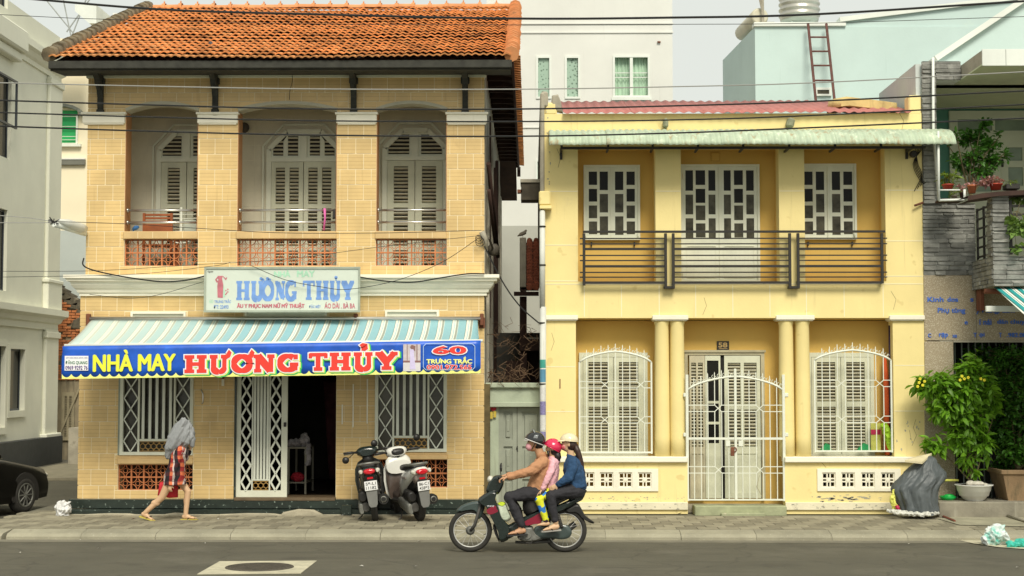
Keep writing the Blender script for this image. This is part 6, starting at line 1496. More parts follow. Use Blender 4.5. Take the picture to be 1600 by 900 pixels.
wire([(-60, 174), (200, 182), (480, 188.5), (800, 190), (1050, 187.5), (1280, 180), (1660, 160)], -7, .009, m_cable, 'black cable passing over the white pier capitals', gp)
wire([(-60, 195), (200, 204), (480, 211), (800, 213), (1050, 208), (1280, 199), (1660, 182)], -7, .010, m_cable, 'lowest of the long black cables, crossing just above the green sheet awning', gp)
wire([(-40, 334), (40, 340), (80, 346)], -2.5, .006, m_gcable, 'upper thin wire running from the left edge to the white junction arm')
wire([(-40, 348), (80, 348)], -2.5, .006, m_gcable, 'lower thin wire running from the left edge to the white junction arm')
wire([(82, 346), (200, 350), (330, 358), (445, 364), (600, 364), (752, 360)], -1.0, .005, m_cable, 'thin twisted wire crossing the loggia ledges from the junction arm')
wire([(0, 424), (150, 423), (300, 414), (445, 405), (600, 385), (750, 368)], -.9, .004, m_cable, 'thin wire rising to the right across the red breeze blocks')
wire([(0, 433), (200, 429), (330, 416), (360, 410)], -.9, .004, m_cable, 'thin sagging wire at the left below the red breeze blocks')
wire([(131, 403), (130, 414), (145, 422), (190, 432), (250, 440), (290, 438), (322, 431)], -.27, .012, m_cable, 'thick black service cable looping along the cornice left of the signboard')
wire([(562, 433), (600, 439), (645, 441), (690, 434), (730, 428), (757, 428)], -.27, .011, m_cable, 'thick black service cable looping along the cornice right of the signboard')
wire([(390, 414), (445, 437), (500, 448), (545, 452), (620, 438), (690, 410), (748, 372)], -.50, .005, m_cable, 'thin wire drooping across the faded signboard and rising to the wall corner')
wire([(757, 385), (785, 440), (812, 478), (842, 505)], -.2, .012, m_cable, 'black cable dropping across the alley between the two houses')
wire([(140, 460), (200, 466), (250, 460), (318, 440)], -.26, .004, m_cable, 'thin wire sagging over the tiles left under the cornice')
wire([(455, 110), (457, 125), (453, 142), (452, 156)], -.12, .005, m_cable, 'short loose wire hanging from the eaves beam over the middle arch')
# service junction arm with white box at the corner
JA = thing('junction_arm', (X(105, 355, -.6), -.6, Z(366, 105, -.6)), 'white bracket arm with cable junction at the left corner of the tiled house', 'bracket')
p0, p1 = P(84, 348, -1.0), P(133, 362, -.0); b = MB(); b.tube([p0+Vector((0, 0, -.02)), p1+Vector((0, 0, -.03))], .045, 6); b.build('arm_bar', m_bluew, JA)
b = MB(); b.tube([P(92, 345, -.9), P(108, 350, -.6), P(125, 356, -.3), P(132, 357, -.1)], [.03, .075, .08, .06], 10); b.build('junction_box', m_pipe, JA)
b = MB(); rnd = random.Random(4)
for k in range(7): p = P(84, 347, -1.0); b.tube([p+Vector((rnd.uniform(-.1, .0), rnd.uniform(-.05, .05), rnd.uniform(-.06, .08))), p, p+Vector((rnd.uniform(.0, .1), 0, rnd.uniform(-.05, .05)))], .008, 4)
b.build('wire_ends', m_cable, JA)
JB = thing('wall_anchor', (X(755, 370, -.1), -.1, Z(385, 755)), 'grey cable anchor with coiled wire at the right corner of the tiled house', 'bracket')
b = MB(); b.tube([P(753, 362, -.1), P(757, 372, -.08), P(760, 390, .0)], [.05, .045, .03], 8); b.build('anchor_body', m_conc, JB); b = MB()
for k in range(3): b.ring((X(748+k, 373+3*k, -.12), -.12, Z(373+3*k)), (0.2, 1, .1*k), .05+.01*k, .005, 14, 4)
b.build('wire_coil', m_cable, JB); b = MB(); b.lathe((X(771, 393, .8), .8, Z(400, 771, .8)), [(.0, 0), (.09, .02), (.10, .15), (.05, .2)], 10); b.tube([(X(771, 393, .8), .8, Z(392, 771, .8)), (X(764, 380, .3), .3, Z(372, 764, .3))], .02, 5); b.build('old_insulator', m_iron, JB)
# ================= vehicles =================
m_tyre = mat('tyre_rubber', (.028,.026,.022), .9, .2, 10, .2, 60, dirt=((.10,.09,.07), .6, 12)); m_bpaint = mat('dark_green_black_paint', (.012,.020,.018), .22, .1, coat=.6); m_blackp = mat('black_plastic', (.015,.014,.013), .45, .15, 8)
m_chrome = mat('chrome', (.7,.7,.68), .18, .05, metal=1.); m_alu = mat('dusty_engine_metal', (.20,.20,.18), .5, .3, 15, .2, 60, metal=.5); m_engd = mat('dark_engine_metal', (.05,.047,.042), .6, .3, 15, .2)
m_redl = mat('red_tail_lens', (.55,.01,.02), .15, .1, coat=.5); m_clear = mat('clear_lens', (.6,.58,.5), .15, .1, coat=.5); m_plate = mat('white_number_plate', (.75,.75,.75), .4, .04)
m_wpaint = mat('pearl_white_paint', (.72,.71,.66), .2, .03, coat=.6); m_brownp = mat('brown_plastic', (.075,.055,.045), .35, .1, coat=.2); m_seat = mat('seat_vinyl', (.022,.020,.020), .5, .15, 6, .15, 60)
m_fendg = mat('grey_green_paint', (.045,.065,.062), .3, .1, coat=.5); m_maroon = mat('maroon_decal', (.22,.01,.03), .35, .1)
def torus_tyre(b, c, axis, Rr, r, r2=None): b.ring(c, axis, Rr, r, 40, 10, r2=r2)
# ---- moving bike, faces -x ----
BYk = -4.4
PB = lambda u, v, dy=0.: P(u, v, BYk+dy)
Q = lambda L_: [(PB(690+x/6.667, 750+y/6.667).x, PB(690+x/6.667, 750+y/6.667).z) for x, y in L_]
def smooth_poly(pts, k=3):
    n = len(pts); o = []
    for i in range(n):
        a, b_, c, d = [Vector(pts[(i+j) % n]) for j in (-1, 0, 1, 2)]
        for j in range(k):
            t = j/k; o.append(tuple(.5*((2*b_)+(c-a)*t+(2*a-5*b_+4*c-d)*t*t+(3*b_-a-3*c+d)*t**3)))
    return o
ground = G(808, 861, 0)
MBK = thing('motorbike', (ground.x, BYk, 0), 'dark green and maroon underbone motorbike carrying three riders along the road', 'motorbike')
for nm, (u, v) in (('front_wheel', (735, 828.3)), ('rear_wheel', (882.8, 828.3))):
    c = PB(u, v); Rw = c.z; w = MB(); torus_tyre(w, c, (0, 1, 0), Rw-.034, .034, .04); wh = w.build(nm, m_tyre, MBK)
    w = MB(); w.ring(c, (0, 1, 0), Rw-.066, .008, 40, 6, r2=.028); w.build('rim', mat('dull_rim_steel', (.55,.55,.53), .45, .1, metal=.4), wh)
    w = MB(); w.lathe((c.x, c.y, c.z), [(.03, -.06), (.05, -.045), (.05, .045), (.03, .06)], 16, axis='y'); w.build('hub', m_alu, wh)
    w = MB()
    for k in range(18): a = k*2*pi/18; a2 = a+(.35 if k % 2 else -.35); s_ = .03*(1 if k % 4 < 2 else -1); w.tube([(c.x+.045*math.cos(a2), c.y+s_, c.z+.045*math.sin(a2)), (c.x+(Rw-.07)*math.cos(a), c.y, c.z+(Rw-.07)*math.sin(a))], .0025, 3)
    w.build('spokes', mat('dull_spoke_steel', (.42,.42,.40), .6, .1, metal=.3), wh, kind='stuff')
    if nm[0] == 'f': w = MB(); w.lathe((c.x, c.y-.03, c.z), [(.055, 0), (.06, -.010), (.03, -.016)], 20, axis='y'); w.build('brake_disc', m_alu, wh)
def puffed(nm, L_, w, m, yc=0., k=3, lv=None, raw=False):
    b = MB(); b.puff(smooth_poly(L_ if raw else Q(L_), k), BYk+yc, w, **({'lv': lv} if lv else {})); return b.build(nm, m, MBK)
puffed('front_fender', [(150, 325), (200, 268), (300, 228), (415, 212), (455, 262), (415, 390), (372, 402), (385, 345), (330, 305), (225, 312)], .065, m_fendg)
b = MB()
for s_ in (-1, 1): b.tube([PB(690+430/6.667, 750+180/6.667, s_*.07), PB(690+345/6.667, 750+470/6.667, s_*.07), PB(735, 829.5, s_*.065)], [.022, .022, .018], 8)
b.build('fork', m_engd, MBK)
puffed('leg_shield', [(378, 205), (450, 140), (520, 100), (575, 110), (560, 170), (590, 260), (640, 400), (705, 470), (712, 600), (618, 648), (592, 540), (545, 440), (490, 330), (455, 262)], .155, m_bpaint, lv=((-1, .86), (-.8, .97), (0, 1), (.8, .97), (1, .86)))
puffed('shield_stripe', [(470, 300), (560, 255), (578, 290), (590, 320), (500, 352)], .158, m_maroon, lv=((-1, .95), (0, 1), (1, .95)))
puffed('nose_panel', [(385, 203), (440, 150), (548, 118), (505, 165), (425, 205)], .12, m_maroon)
puffed('handlebar_cowl', [(458, 118), (480, 40), (510, -10), (570, -52), (640, -38), (655, 20), (625, 100), (585, 150), (520, 140)], .10, m_bpaint)
b = MB(); p = PB(764, 749); b.ell((p.x+.02, BYk, p.z), (.045, .085, .05), 14, 8); b.build('headlight', m_clear, MBK)
b = MB(); b.tube([PB(782, 746, -.30), PB(779, 746.5, -.12), PB(778, 748, 0), PB(779, 746.5, .12), PB(782, 746, .30)], [.017, .014, .014, .014, .017], 8); b.build('handlebar', m_blackp, MBK)
for s_ in (-1, 1):
    b = MB(); b.tube([PB(783, 744, s_*.22), PB(781.5, 733, s_*.24), PB(782, 729, s_*.25)], .006, 5); b.lathe((PB(783, 730, s_*.27).x, BYk+s_*.27, PB(783, 730).z), [(.0, -.02), (.035, -.01), (.045, .01), (0, .015)], 12, axis='x'); b.build('mirror', m_blackp, MBK)
puffed('main_body', [(640, 560), (650, 500), (740, 440), (850, 385), (960, 322), (1080, 290), (1200, 262), (1330, 205), (1420, 178), (1400, 240), (1320, 285), (1200, 335), (1060, 420), (930, 470), (820, 520), (740, 590), (690, 610)], .11, m_bpaint)
puffed('body_stripe', [(850, 432), (950, 375), (1020, 335), (1040, 350), (1040, 440), (960, 455), (880, 470)], .118, m_maroon, lv=((-1, .92), (0, 1), (1, .92)))
puffed('seat', [(842, 265), (880, 150), (960, 112), (1200, 172), (1400, 118), (1435, 118), (1380, 170), (1240, 240), (1170, 280), (1000, 310), (880, 370)], .125, m_seat)
puffed('tail_cowl', [(1340, 170), (1490, 128), (1502, 132), (1470, 200), (1400, 240), (1330, 245)], .075, m_bpaint)
puffed('tail_light', [(1415, 190), (1480, 160), (1468, 205), (1425, 222)], .06, m_clear)
b = MB()
for s_ in (-1, 1): b.tube([PB(690+1235/6.667, 750+212/6.667, s_*.12), PB(690+1350/6.667, 750+165/6.667, s_*.13), PB(690+1420/6.667, 750+130/6.667, s_*.10)], .011, 6)
b.build('grab_rail', m_chrome, MBK)
puffed('rear_fender', [(1270, 300), (1400, 238), (1450, 285), (1500, 370), (1592, 440), (1560, 452), (1470, 400), (1430, 350), (1370, 320), (1290, 325)], .06, m_blackp)
puffed('chain_case', [(960, 510), (1010, 470), (1150, 480), (1240, 455), (1320, 470), (1355, 530), (1330, 590), (1250, 612), (1140, 600), (1000, 600)], .018, m_fendg, yc=-.09)
puffed('crankcase', [(800, 540), (850, 480), (940, 478), (960, 510), (1000, 560), (1060, 610), (960, 640), (850, 640), (790, 600)], .12, m_alu)
b = MB(); b.lathe((PB(690+890/6.667, 750+560/6.667).x, BYk-.13, PB(690+890/6.667, 750+560/6.667).z), [(.055, -.01), (.06, .02)], 18, axis='y'); b.build('clutch_cover', m_alu, MBK)
b = MB(); b.tube([PB(805, 847, -.05), PB(830, 848, -.05), PB(860, 846, -.05)], .018, 6); b.tube([PB(812, 841, -.24), PB(812, 841, .24)], .012, 6); b.tube([PB(862, 832, -.20), PB(862, 832, .20)], .012, 6); b.tube([PB(822, 848, -.12), PB(830, 849, -.13), PB(832, 843, -.13)], .008, 5); b.build('foot_pegs', m_engd, MBK)
b = MB(); b.tube([PB(830, 845, .10), PB(860, 842, .13), PB(885, 829, .14), PB(899, 818, .14)], [.018, .025, .045, .042], 10); b.build('exhaust', m_engd, MBK)
b = MB(); b.tube([PB(690+1210/6.667, 750+350/6.667, -.10), PB(690+1255/6.667, 750+500/6.667, -.10)], [.022, .022], 8)
for k in range(7): p = PB(690+(1210+6*k)/6.667, 750+(360+20*k)/6.667, -.10); b.ring(p, (.3, 0, 1), .028, .005, 10, 4)
b.build('rear_shock', m_engd, MBK)
puffed('front_splash_guard', [(535, 470), (560, 470), (605, 640), (585, 620), (548, 540)], .08, m_blackp)
b = MB(); b.tube([PB(755, 836), PB(765, 832), PB(775, 822)], .004, 4); b.build('brake_cable', m_blackp, MBK)
b = MB(); 
text('WAVE', 761, 789.5, 772, 792, BYk-.158, m_wlet, MBK)
# plastic bag hanging from the hook
PBG = thing('shopping_bag', (PB(790, 812).x, BYk, PB(790, 812).z), 'translucent green white plastic bag hanging behind the leg shield of the moving motorbike', 'plastic bag')
b = MB(); b.puff(smooth_poly(Q([(580, 245), (620, 225), (668, 240), (690, 300), (712, 350), (725, 395), (690, 425), (640, 420), (610, 370), (592, 300)])), BYk-.05, .11); b.build('bag_body', mat('pale_green_plastic', (.50,.56,.44), .3, .3, 14, .6, 25), PBG)
b = MB(); b.puff(smooth_poly(Q([(585, 238), (625, 222), (668, 232), (650, 262), (610, 258)])), BYk-.08, .09); b.build('lime_fruit', mat('lime_yellow', (.55,.70,.04), .4, .2, 20), PBG)
# ---- parked scooters: local x right, y forward, z up ----
def scooter(gu, gv, lean, head, paint, paint2, label, plate, accent, helmet):
    g = G(gu, gv, ZW); Mx = Matrix.Translation((g.x, g.y, ZW)) @ Euler((0, 0, head)).to_matrix().to_4x4() @ Euler((0, lean, 0)).to_matrix().to_4x4()
    T = thing('parked_scooter', (g.x, g.y, ZW), label, 'scooter', 'scooters parked in front of the tailor shop')
    def mk(nm, m, fn, parent=None, **k):
        b = MB(); b.M = Mx; fn(b); return b.build(nm, m, parent or T, **k)
    def sweep(b, secs, n=14, mi=None, pw=2.6):
        """secs: (y, zc, half width, half height[, xc]) superellipse cross-sections"""
        rs = []
        for s_ in secs:
            y, zc, hw, hh = s_[:4]; xc = s_[4] if len(s_) > 4 else 0; r = []
            for k in range(n):
                a = 2*pi*k/n; ca, sa = math.cos(a), math.sin(a); r.append(b.V((xc+hw*math.copysign(abs(ca)**(2/pw), ca), y, zc+hh*math.copysign(abs(sa)**(2/pw), sa))))
            rs.append(r)
        for i in range(len(rs)-1):
            for k in range(n): b.F((rs[i][k], rs[i+1][k], rs[i+1][(k+1) % n], rs[i][(k+1) % n]), mi, True)
        b.F(rs[0], mi); b.F(rs[-1][::-1], mi)
    wr = .225
    for nm, y in (('rear_wheel', .225), ('front_wheel', 1.45)):
        wh = mk(nm, m_tyre, lambda b: b.ring((0, y, wr), (1, 0, 0), wr-.045, .045, 30, 10, r2=.052))
        mk('rim', m_engd, lambda b: (b.ring((0, y, wr), (1, 0, 0), wr-.09, .012, 28, 6, r2=.035), [b.tube([(0, y, wr), (0, y+(wr-.09)*math.cos(a*2*pi/5), wr+(wr-.09)*math.sin(a*2*pi/5))], .014, 5) for a in range(5)], b.lathe((0, y, wr), [(.05, -.05), (.05, .05)], 12, axis='x')), wh)
    # rear body: from tail to footboard
    mk('rear_body', paint, lambda b: sweep(b, [(-.14, .80, .04, .02), (-.10, .79, .10, .05), (.05, .74, .145, .085), (.30, .66, .165, .14), (.52, .56, .155, .19), (.68, .46, .14, .20)]))
    mk('under_body', m_blackp, lambda b: sweep(b, [(.0, .62, .07, .08), (.15, .56, .10, .12), (.45, .44, .12, .16), (.7, .38, .13, .14)]))
    mk('seat', m_seat, lambda b: sweep(b, [(-.04, .835, .08, .02), (.02, .845, .125, .04), (.25, .83, .14, .05), (.45, .80, .13, .05), (.68, .79, .09, .05), (.78, .77, .04, .02)]))
    mk('footboard', m_blackp, lambda b: b.box(-.17, .17, .62, 1.05, .26, .33, .03))
    mk('floor_spine', paint2, lambda b: sweep(b, [(.66, .38, .12, .10), (.85, .33, .13, .06), (1.05, .36, .15, .09)]))
    # inner leg shield and front apron
    mk('leg_shield', paint2, lambda b: sweep(b, [(1.02, .40, .20, .14), (1.06, .62, .21, .22), (1.10, .74, .19, .16), (1.14, .80, .12, .10)]))
    mk('front_apron', paint, lambda b: sweep(b, [(1.10, .58, .24, .34), (1.17, .60, .22, .32), (1.27, .62, .15, .26), (1.36, .62, .06, .16)]))
    mk('front_fender', paint, lambda b: b.ring((0, 1.45, wr), (1, 0, 0), wr+.02, .02, 20, 6, a0=0, a1=pi, r2=.06) if False else sweep(b, [(1.18, .42, .05, .03), (1.30, .475, .07, .035), (1.45, .49, .075, .035), (1.60, .45, .06, .03), (1.68, .38, .04, .02)]))
    mk('handlebar_cowl', paint, lambda b: sweep(b, [(.98, 1.0, .10, .05), (1.02, 1.02, .16, .075), (1.10, 1.01, .17, .085), (1.18, .97, .12, .07), (1.22, .95, .05, .03)]))
    mk('steering_neck', m_blackp, lambda b: b.tube([(0, 1.08, .98), (0, 1.12, .80)], [.08, .10], 12))
    for s_ in (-1, 1):
        mk('grip', m_blackp, lambda b: b.tube([(s_*.14, 1.04, 1.01), (s_*.24, 1.02, 1.03), (s_*.36, .97, 1.03)], [.016, .018, .018], 8))
        mk('brake_lever', m_alu, lambda b: b.tube([(s_*.18, 1.09, 1.01), (s_*.28, 1.09, 1.0), (s_*.36, 1.05, 1.0)], .008, 5))
        def mirror(b): b.tube([(s_*.16, 1.06, 1.04), (s_*.27, 1.06, .96 if helmet else 1.14), (s_*.33, 1.04, .93 if helmet else 1.16)], .007, 5); b.lathe((s_*.345, 1.02, .92 if helmet else 1.19), [(0, -.012), (.05, -.008), (.055, .012), (.02, .02)], 14, axis='y')
        if s_ < 0 or not helmet: mk('mirror', m_blackp, mirror)
    mk('grab_rail', m_alu, lambda b: b.tube([(-.13, .26, .85), (-.15, .05, .87), (-.10, -.10, .885), (0, -.135, .89), (.10, -.10, .885), (.15, .05, .87), (.13, .26, .85)], .019, 8))
    mk('tail_light', m_redl, lambda b: sweep(b, [(-.175, .765, .05, .022), (-.16, .768, .085, .04), (-.10, .775, .09, .045)], pw=2.2))
    for s_ in (-1, 1): mk('turn_signal', m_clear, lambda b: sweep(b, [(-.15, .77, .015, .02, s_*.12), (-.10, .775, .035, .034, s_*.125), (-.04, .775, .03, .03, s_*.13)], pw=2.2))
    mk('tail_panel', accent, lambda b: sweep(b, [(-.10, .70, .05, .03), (-.08, .68, .09, .06), (.02, .66, .11, .09)]))
    mk('reflector', m_redl, lambda b: b.box(-.045, .045, -.125, -.105, .655, .685, .005))
    pl_ = mk('number_plate', m_plate, lambda b: b.box(-.095, .095, -.16, -.150, .49, .63, .004))
    for i, s_ in enumerate(plate):
        c = bpy.data.curves.new('t', 'FONT'); c.body = s_; c.offset = .01; o = bpy.data.objects.new('t', c); COL.objects.link(o)
        me = bpy.data.meshes.new_from_object(o.evaluated_get(bpy.context.evaluated_depsgraph_get())); bpy.data.objects.remove(o)
        xs_ = [v.co.x for v in me.vertices]; ys_ = [v.co.y for v in me.vertices]
        b = MB(); b.M = Mx; 
        for v in me.vertices: b.V((-.075+(v.co.x-min(xs_))/(max(xs_)-min(xs_))*.15, -.1615, .568-.062*i+(v.co.y-min(ys_))/(max(ys_)-min(ys_))*.045))
        for p in me.polygons: b.F(p.vertices)
        b.build('plate_lettering', m_blackp, pl_)
    mk('mud_flap', mat('grey_plastic', (.17,.17,.16), .5, .1, 5), lambda b: b.prism([(-.085, .49), (.085, .49), (.065, .28), (.04, .24), (-.04, .24), (-.065, .28)], -.14, -.12))
    mk('flap_arm', m_blackp, lambda b: b.box(-.07, .07, -.13, .02, .48, .66, .02))
    mk('swing_engine', m_engd, lambda b: sweep(b, [(.02, .24, .05, .06, -.11), (.10, .25, .06, .09, -.12), (.35, .27, .07, .12, -.11), (.65, .30, .09, .12, -.04), (.8, .3, .08, .08, 0)]))
    mk('belt_case', m_alu, lambda b: sweep(b, [(.03, .22, .03, .07, -.18), (.12, .24, .04, .10, -.185), (.5, .30, .035, .08, -.18), (.6, .31, .02, .05, -.18)]))
    mk('air_box', m_blackp, lambda b: sweep(b, [(.0, .40, .05, .06, -.14), (.05, .40, .06, .09, -.15), (.28, .42, .05, .09, -.15)]))
    mk('exhaust', m_blackp, lambda b: (b.tube([(.16, -.03, .33), (.16, .05, .33), (.16, .35, .29), (.14, .6, .25)], [.075, .08, .07, .03], 14), b.lathe((.16, -.035, .33), [(.03, 0), (.045, -.008), (.03, -.016)], 12, axis='y')))
    mk('exhaust_tip', m_alu, lambda b: b.lathe((.16, -.045, .33), [(.022, 0), (.04, -.004), (.05, .004)], 14, axis='y'))
    mk('rear_shock', m_engd, lambda b: (b.tube([(.10, .15, .30), (.10, .26, .62)], .022, 8), [b.ring((.10, .165+.018*k, .34+.05*k), (0, .33, 1), .032, .006, 10, 4) for k in range(6)]))
    mk('side_stand', m_engd, lambda b: b.tube([(-.12, .62, .22), (-.20, .50, .08), (-.30, .44, .012)], .011, 6))
    mk('rear_inner_fender', m_blackp, lambda b: sweep(b, [(-.06, .40, .05, .06), (.05, .50, .06, .05), (.3, .52, .06, .05), (.5, .42, .05, .06)]))
    mk('side_emblem', accent, lambda b: (b.box(-.172, -.164, .18, .36, .66, .69, .003), b.box(.164, .172, .18, .36, .66, .69, .003)))
    if not helmet: mk('dash_panel', m_blackp, lambda b: sweep(b, [(.955, 1.0, .05, .02), (.975, 1.01, .10, .045), (1.0, 1.02, .11, .05)]))
    if not helmet: mk('storage_panel', m_wpaint, lambda b: sweep(b, [(.99, .78, .20, .10), (1.03, .82, .21, .15), (1.07, .84, .18, .14)]))
    return T, Mx
scooter(587, 816.5, math.radians(-7.5), math.radians(6), m_bpaint, m_blackp, 'black scooter with black leg shield parked nearest the open shop door', ('59-L1', '11182'), m_blackp, True)
scooter(664, 816.5, math.radians(-7), math.radians(22), m_wpaint, m_brownp, 'white and brown scooter parked under the right shop window', ('86-C1', '45893'), mat('silver_brown_panel', (.33,.27,.24), .4, .1, coat=.3), False)
# grey helmet hanging on the white scooter's mirror
# ---- dark car at the left edge ----
gcar = G(33, 803, 0.0); cd = math.radians(71)
Mc = Matrix.Translation((gcar.x, gcar.y, 0)) @ Euler((0, 0, cd)).to_matrix().to_4x4() @ Matrix.Translation((-.0, .82, 0))   # local x forward (front wheel at x=0), y left; right side at y=-.82
CAR = thing('parked_car', (gcar.x, gcar.y, 0), 'dark brown black sedan at the left edge, nosing into the side street', 'car')
m_carp = mat('dark_car_paint', (.004,.0035,.003), .35, .1, coat=.12, spec=.2); m_carg = mat('tinted_car_glass', (.01,.01,.01), .06, .1)
def mkc(nm, m, fn, parent=None):
    b = MB(); b.M = Mc; fn(b); return b.build(nm, m, parent or CAR)
prof = [(.80, .30, .55, .55), (.84, .26, .66, .74), (.70, .24, .74, .83), (.35, .22, .80, .88), (0, .20, .86, .90), (-.45, .20, .93, .91), (-.8, .20, .96, .91), (-2.6, .20, .98, .91), (-3.2, .24, .96, .88), (-3.45, .32, .90, .80)]
def carbody(b):
    rs = []
    for x, zb, zt, hw in prof:
        ring = []
        pts = [(-hw*.97, zb), (-hw, zb+.12), (-hw*1.0, (zb+zt)/2), (-hw*.96, zt-.12), (-hw*.88, zt-.03), (-hw*.5, zt+.02), (0, zt+.035), (hw*.5, zt+.02), (hw*.88, zt-.03), (hw*.96, zt-.12), (hw, (zb+zt)/2), (hw, zb+.12), (hw*.97, zb)]
        rs.append([b.V((x, y, z)) for y, z in pts])
    n = len(rs[0])
    for i in range(len(rs)-1):
        for k in range(n): b.F((rs[i][k], rs[i][(k+1) % n], rs[i+1][(k+1) % n], rs[i+1][k]), None, k != n-1)
    b.F(rs[0][::-1]); b.F(rs[-1])
mkc('body', m_carp, carbody)
def cabin(b):
    lo = [(-.55, .80), (-1.1, .84), (-2.3, .84), (-3.05, .78)]; hi = [(-1.25, .60), (-1.5, .62), (-2.2, .62), (-2.6, .58)]
    A = [b.V((x, -y, .94)) for x, y in lo]; B_ = [b.V((x, -y, 1.42)) for x, y in hi]; C_ = [b.V((x, y, 1.42)) for x, y in hi]; D = [b.V((x, y, .94)) for x, y in lo]
    for i in range(3): b.F((A[i+1], A[i], B_[i], B_[i+1])); b.F((B_[i+1], B_[i], C_[i], C_[i+1]), 1); b.F((C_[i+1], C_[i], D[i], D[i+1]))
    b.F((A[0], D[0], C_[0], B_[0])); b.F((D[3], A[3], B_[3], C_[3]))
mkc('cabin', [m_carg, m_carp], cabin)
for x, y in ((0, -.82), (-2.65, -.82), (0, .82), (-2.65, .82)):
    mkc('wheel_arch', m_dark, lambda b: b.prism([(x+.36*math.cos(a), max(.21, .33+.36*math.sin(a))) for a in [k*pi/14 for k in range(28)]], y-.085, y+.085))
    t_ = mkc('tyre', m_tyre, lambda b: b.ring((x, y, .315), (0, 1, 0), .235, .08, 32, 10, r2=.10))
    mkc('wheel_rim', m_alu, lambda b: (b.ring((x, y-.08*(1 if y < 0 else -1), .315), (0, 1, 0), .19, .018, 28, 6), [b.tube([(x, y+(-.085 if y < 0 else .085), .315), (x+.19*math.cos(a*pi/5), y+(-.08 if y < 0 else .08), .315+.19*math.sin(a*pi/5))], .014, 5) for a in range(10)], b.lathe((x, y, .315), [(.20, -.04), (.20, .04)], 24, axis='y')), t_)
for s_ in (-1, 1):
    mkc('mirror', m_carp, lambda b: (b.ell((-.95, s_*1.03, 1.0), (.07, .10, .065)), b.tube([(-.97, s_*.85, .95), (-.95, s_*.97, .97)], .02, 6)))
    mkc('headlight', m_clear, lambda b: b.ell((.72, s_*.62, .60), (.13, .16, .07), rot=Euler((0, 0, -s_*.5)).to_matrix()))
mkc('door_seam', m_dark, lambda b: [b.box(x-.004, x+.004, -.922, -.905, .30, .90) for x in (-.85, -1.85)])
mkc('chrome_strip', m_chrome, lambda b: b.tube([(-.6, -.885, .945), (-1.6, -.90, .965), (-2.8, -.86, .955)], .008, 4))
print('vehicles done')
# ================= people =================
from mathutils import noise as mnoise
m_skin = mat('skin', (.50,.27,.15), .55, .06, 8, .05, 60); m_skinp = mat('pale_skin', (.62,.40,.24), .55, .05, 8, .05, 60)
m_hair = mat('black_hair', (.012,.009,.008), .45, .3, 30, .3, 80); m_hairb = mat('dark_brown_hair', (.035,.015,.010), .45, .4, 30, .3, 80)
def limb(b, pts, rs, sq=None, side=None, n=12):
    pts = [Vector(p) for p in pts]; b.tube(pts, rs, n, squash=sq, side=side)
    for i, (p, r) in enumerate(zip(pts, rs)): q = sq[i] if sq else r; m_ = min(r, q)*.985; b.ell(p, (m_, m_, m_), 10, 7)
def blob(b, name, mats, parent, vox=.009, it=4, wrinkle=0., ws=14., label=None, drape=False):
    lo = Vector([min(p[i] for p in b.v) for i in range(3)]); hi = Vector([max(p[i] for p in b.v) for i in range(3)]); c = (lo+hi)/2
    b.v = [p-c for p in b.v]; me = b.mesh('tmp', mats); o = bpy.data.objects.new('tmp', me); COL.objects.link(o)
    r = o.modifiers.new('r', 'REMESH'); r.mode = 'VOXEL'; r.voxel_size = vox; s_ = o.modifiers.new('s', 'SMOOTH'); s_.iterations = it; s_.factor = .5
    nm = bpy.data.meshes.new_from_object(o.evaluated_get(bpy.context.evaluated_depsgraph_get())); bpy.data.objects.remove(o); bpy.data.meshes.remove(me)
    nm.name = name; nm.materials.clear()
    for q in (mats if isinstance(mats, (list, tuple)) else [mats]): nm.materials.append(q)
    if wrinkle:
        ns = [v.normal.copy() for v in nm.vertices]
        for v, n_ in zip(nm.vertices, ns):
            p = v.co
            if drape: p = Vector(((.87*v.co.x-.5*v.co.z)*1.9, v.co.y*1.3, (.5*v.co.x+.87*v.co.z)*.30))
            w = mnoise.noise(Vector((p.x*ws, p.y*ws, p.z*ws*.8)))+.5*mnoise.noise(Vector((p.x*ws*2.3+5, p.y*ws*2, p.z*ws*2.3))); v.co = v.co+n_*w*wrinkle
    nm.polygons.foreach_set('use_smooth', [True]*len(nm.polygons)); nm.polygons.foreach_set('material_index', [0]*len(nm.polygons)); nm.update()
    o = bpy.data.objects.new(name, nm); COL.objects.link(o); WL[o.name] = c.copy(); o.location = c-(WL[parent.name] if parent else Vector()); o.parent = parent
    if label: o['label'] = label
    return o
def hand(b, w, d, n, curl=.6, s=1., thumb=1):
    w, d, n = Vector(w), Vector(d).normalized(), Vector(n).normalized(); n = (n-d*n.dot(d)).normalized(); side = d.cross(n)*thumb
    b.tube([w-d*.01, w+d*.03*s, w+d*.085*s], [.021*s, .034*s, .038*s], 10, squash=[.017*s, .017*s, .014*s], side=side)
    for i, L_ in enumerate((.066, .074, .069, .054)):
        p = w+d*.078*s+side*(.029-.0195*i)*s; dd = d.copy(); pts = [p]; a = 0
        for k, f in enumerate((.45, .32, .26)):
            a += curl*(.6+.5*k); dd = d*math.cos(a)+n*math.sin(a); pts.append(pts[-1]+dd*L_*f*s)
        b.tube(pts, [.0098*s, .0092*s, .0085*s, .0065*s], 7)
    p = w+d*.022*s+side*.024*s; t1 = (d*.55+side*.75+n*.25).normalized(); t2 = (d*.75+side*.3+n*.55).normalized()
    b.tube([p, p+t1*.036*s, p+t1*.036*s+t2*.034*s], [.013*s, .0115*s, .008*s], 7)
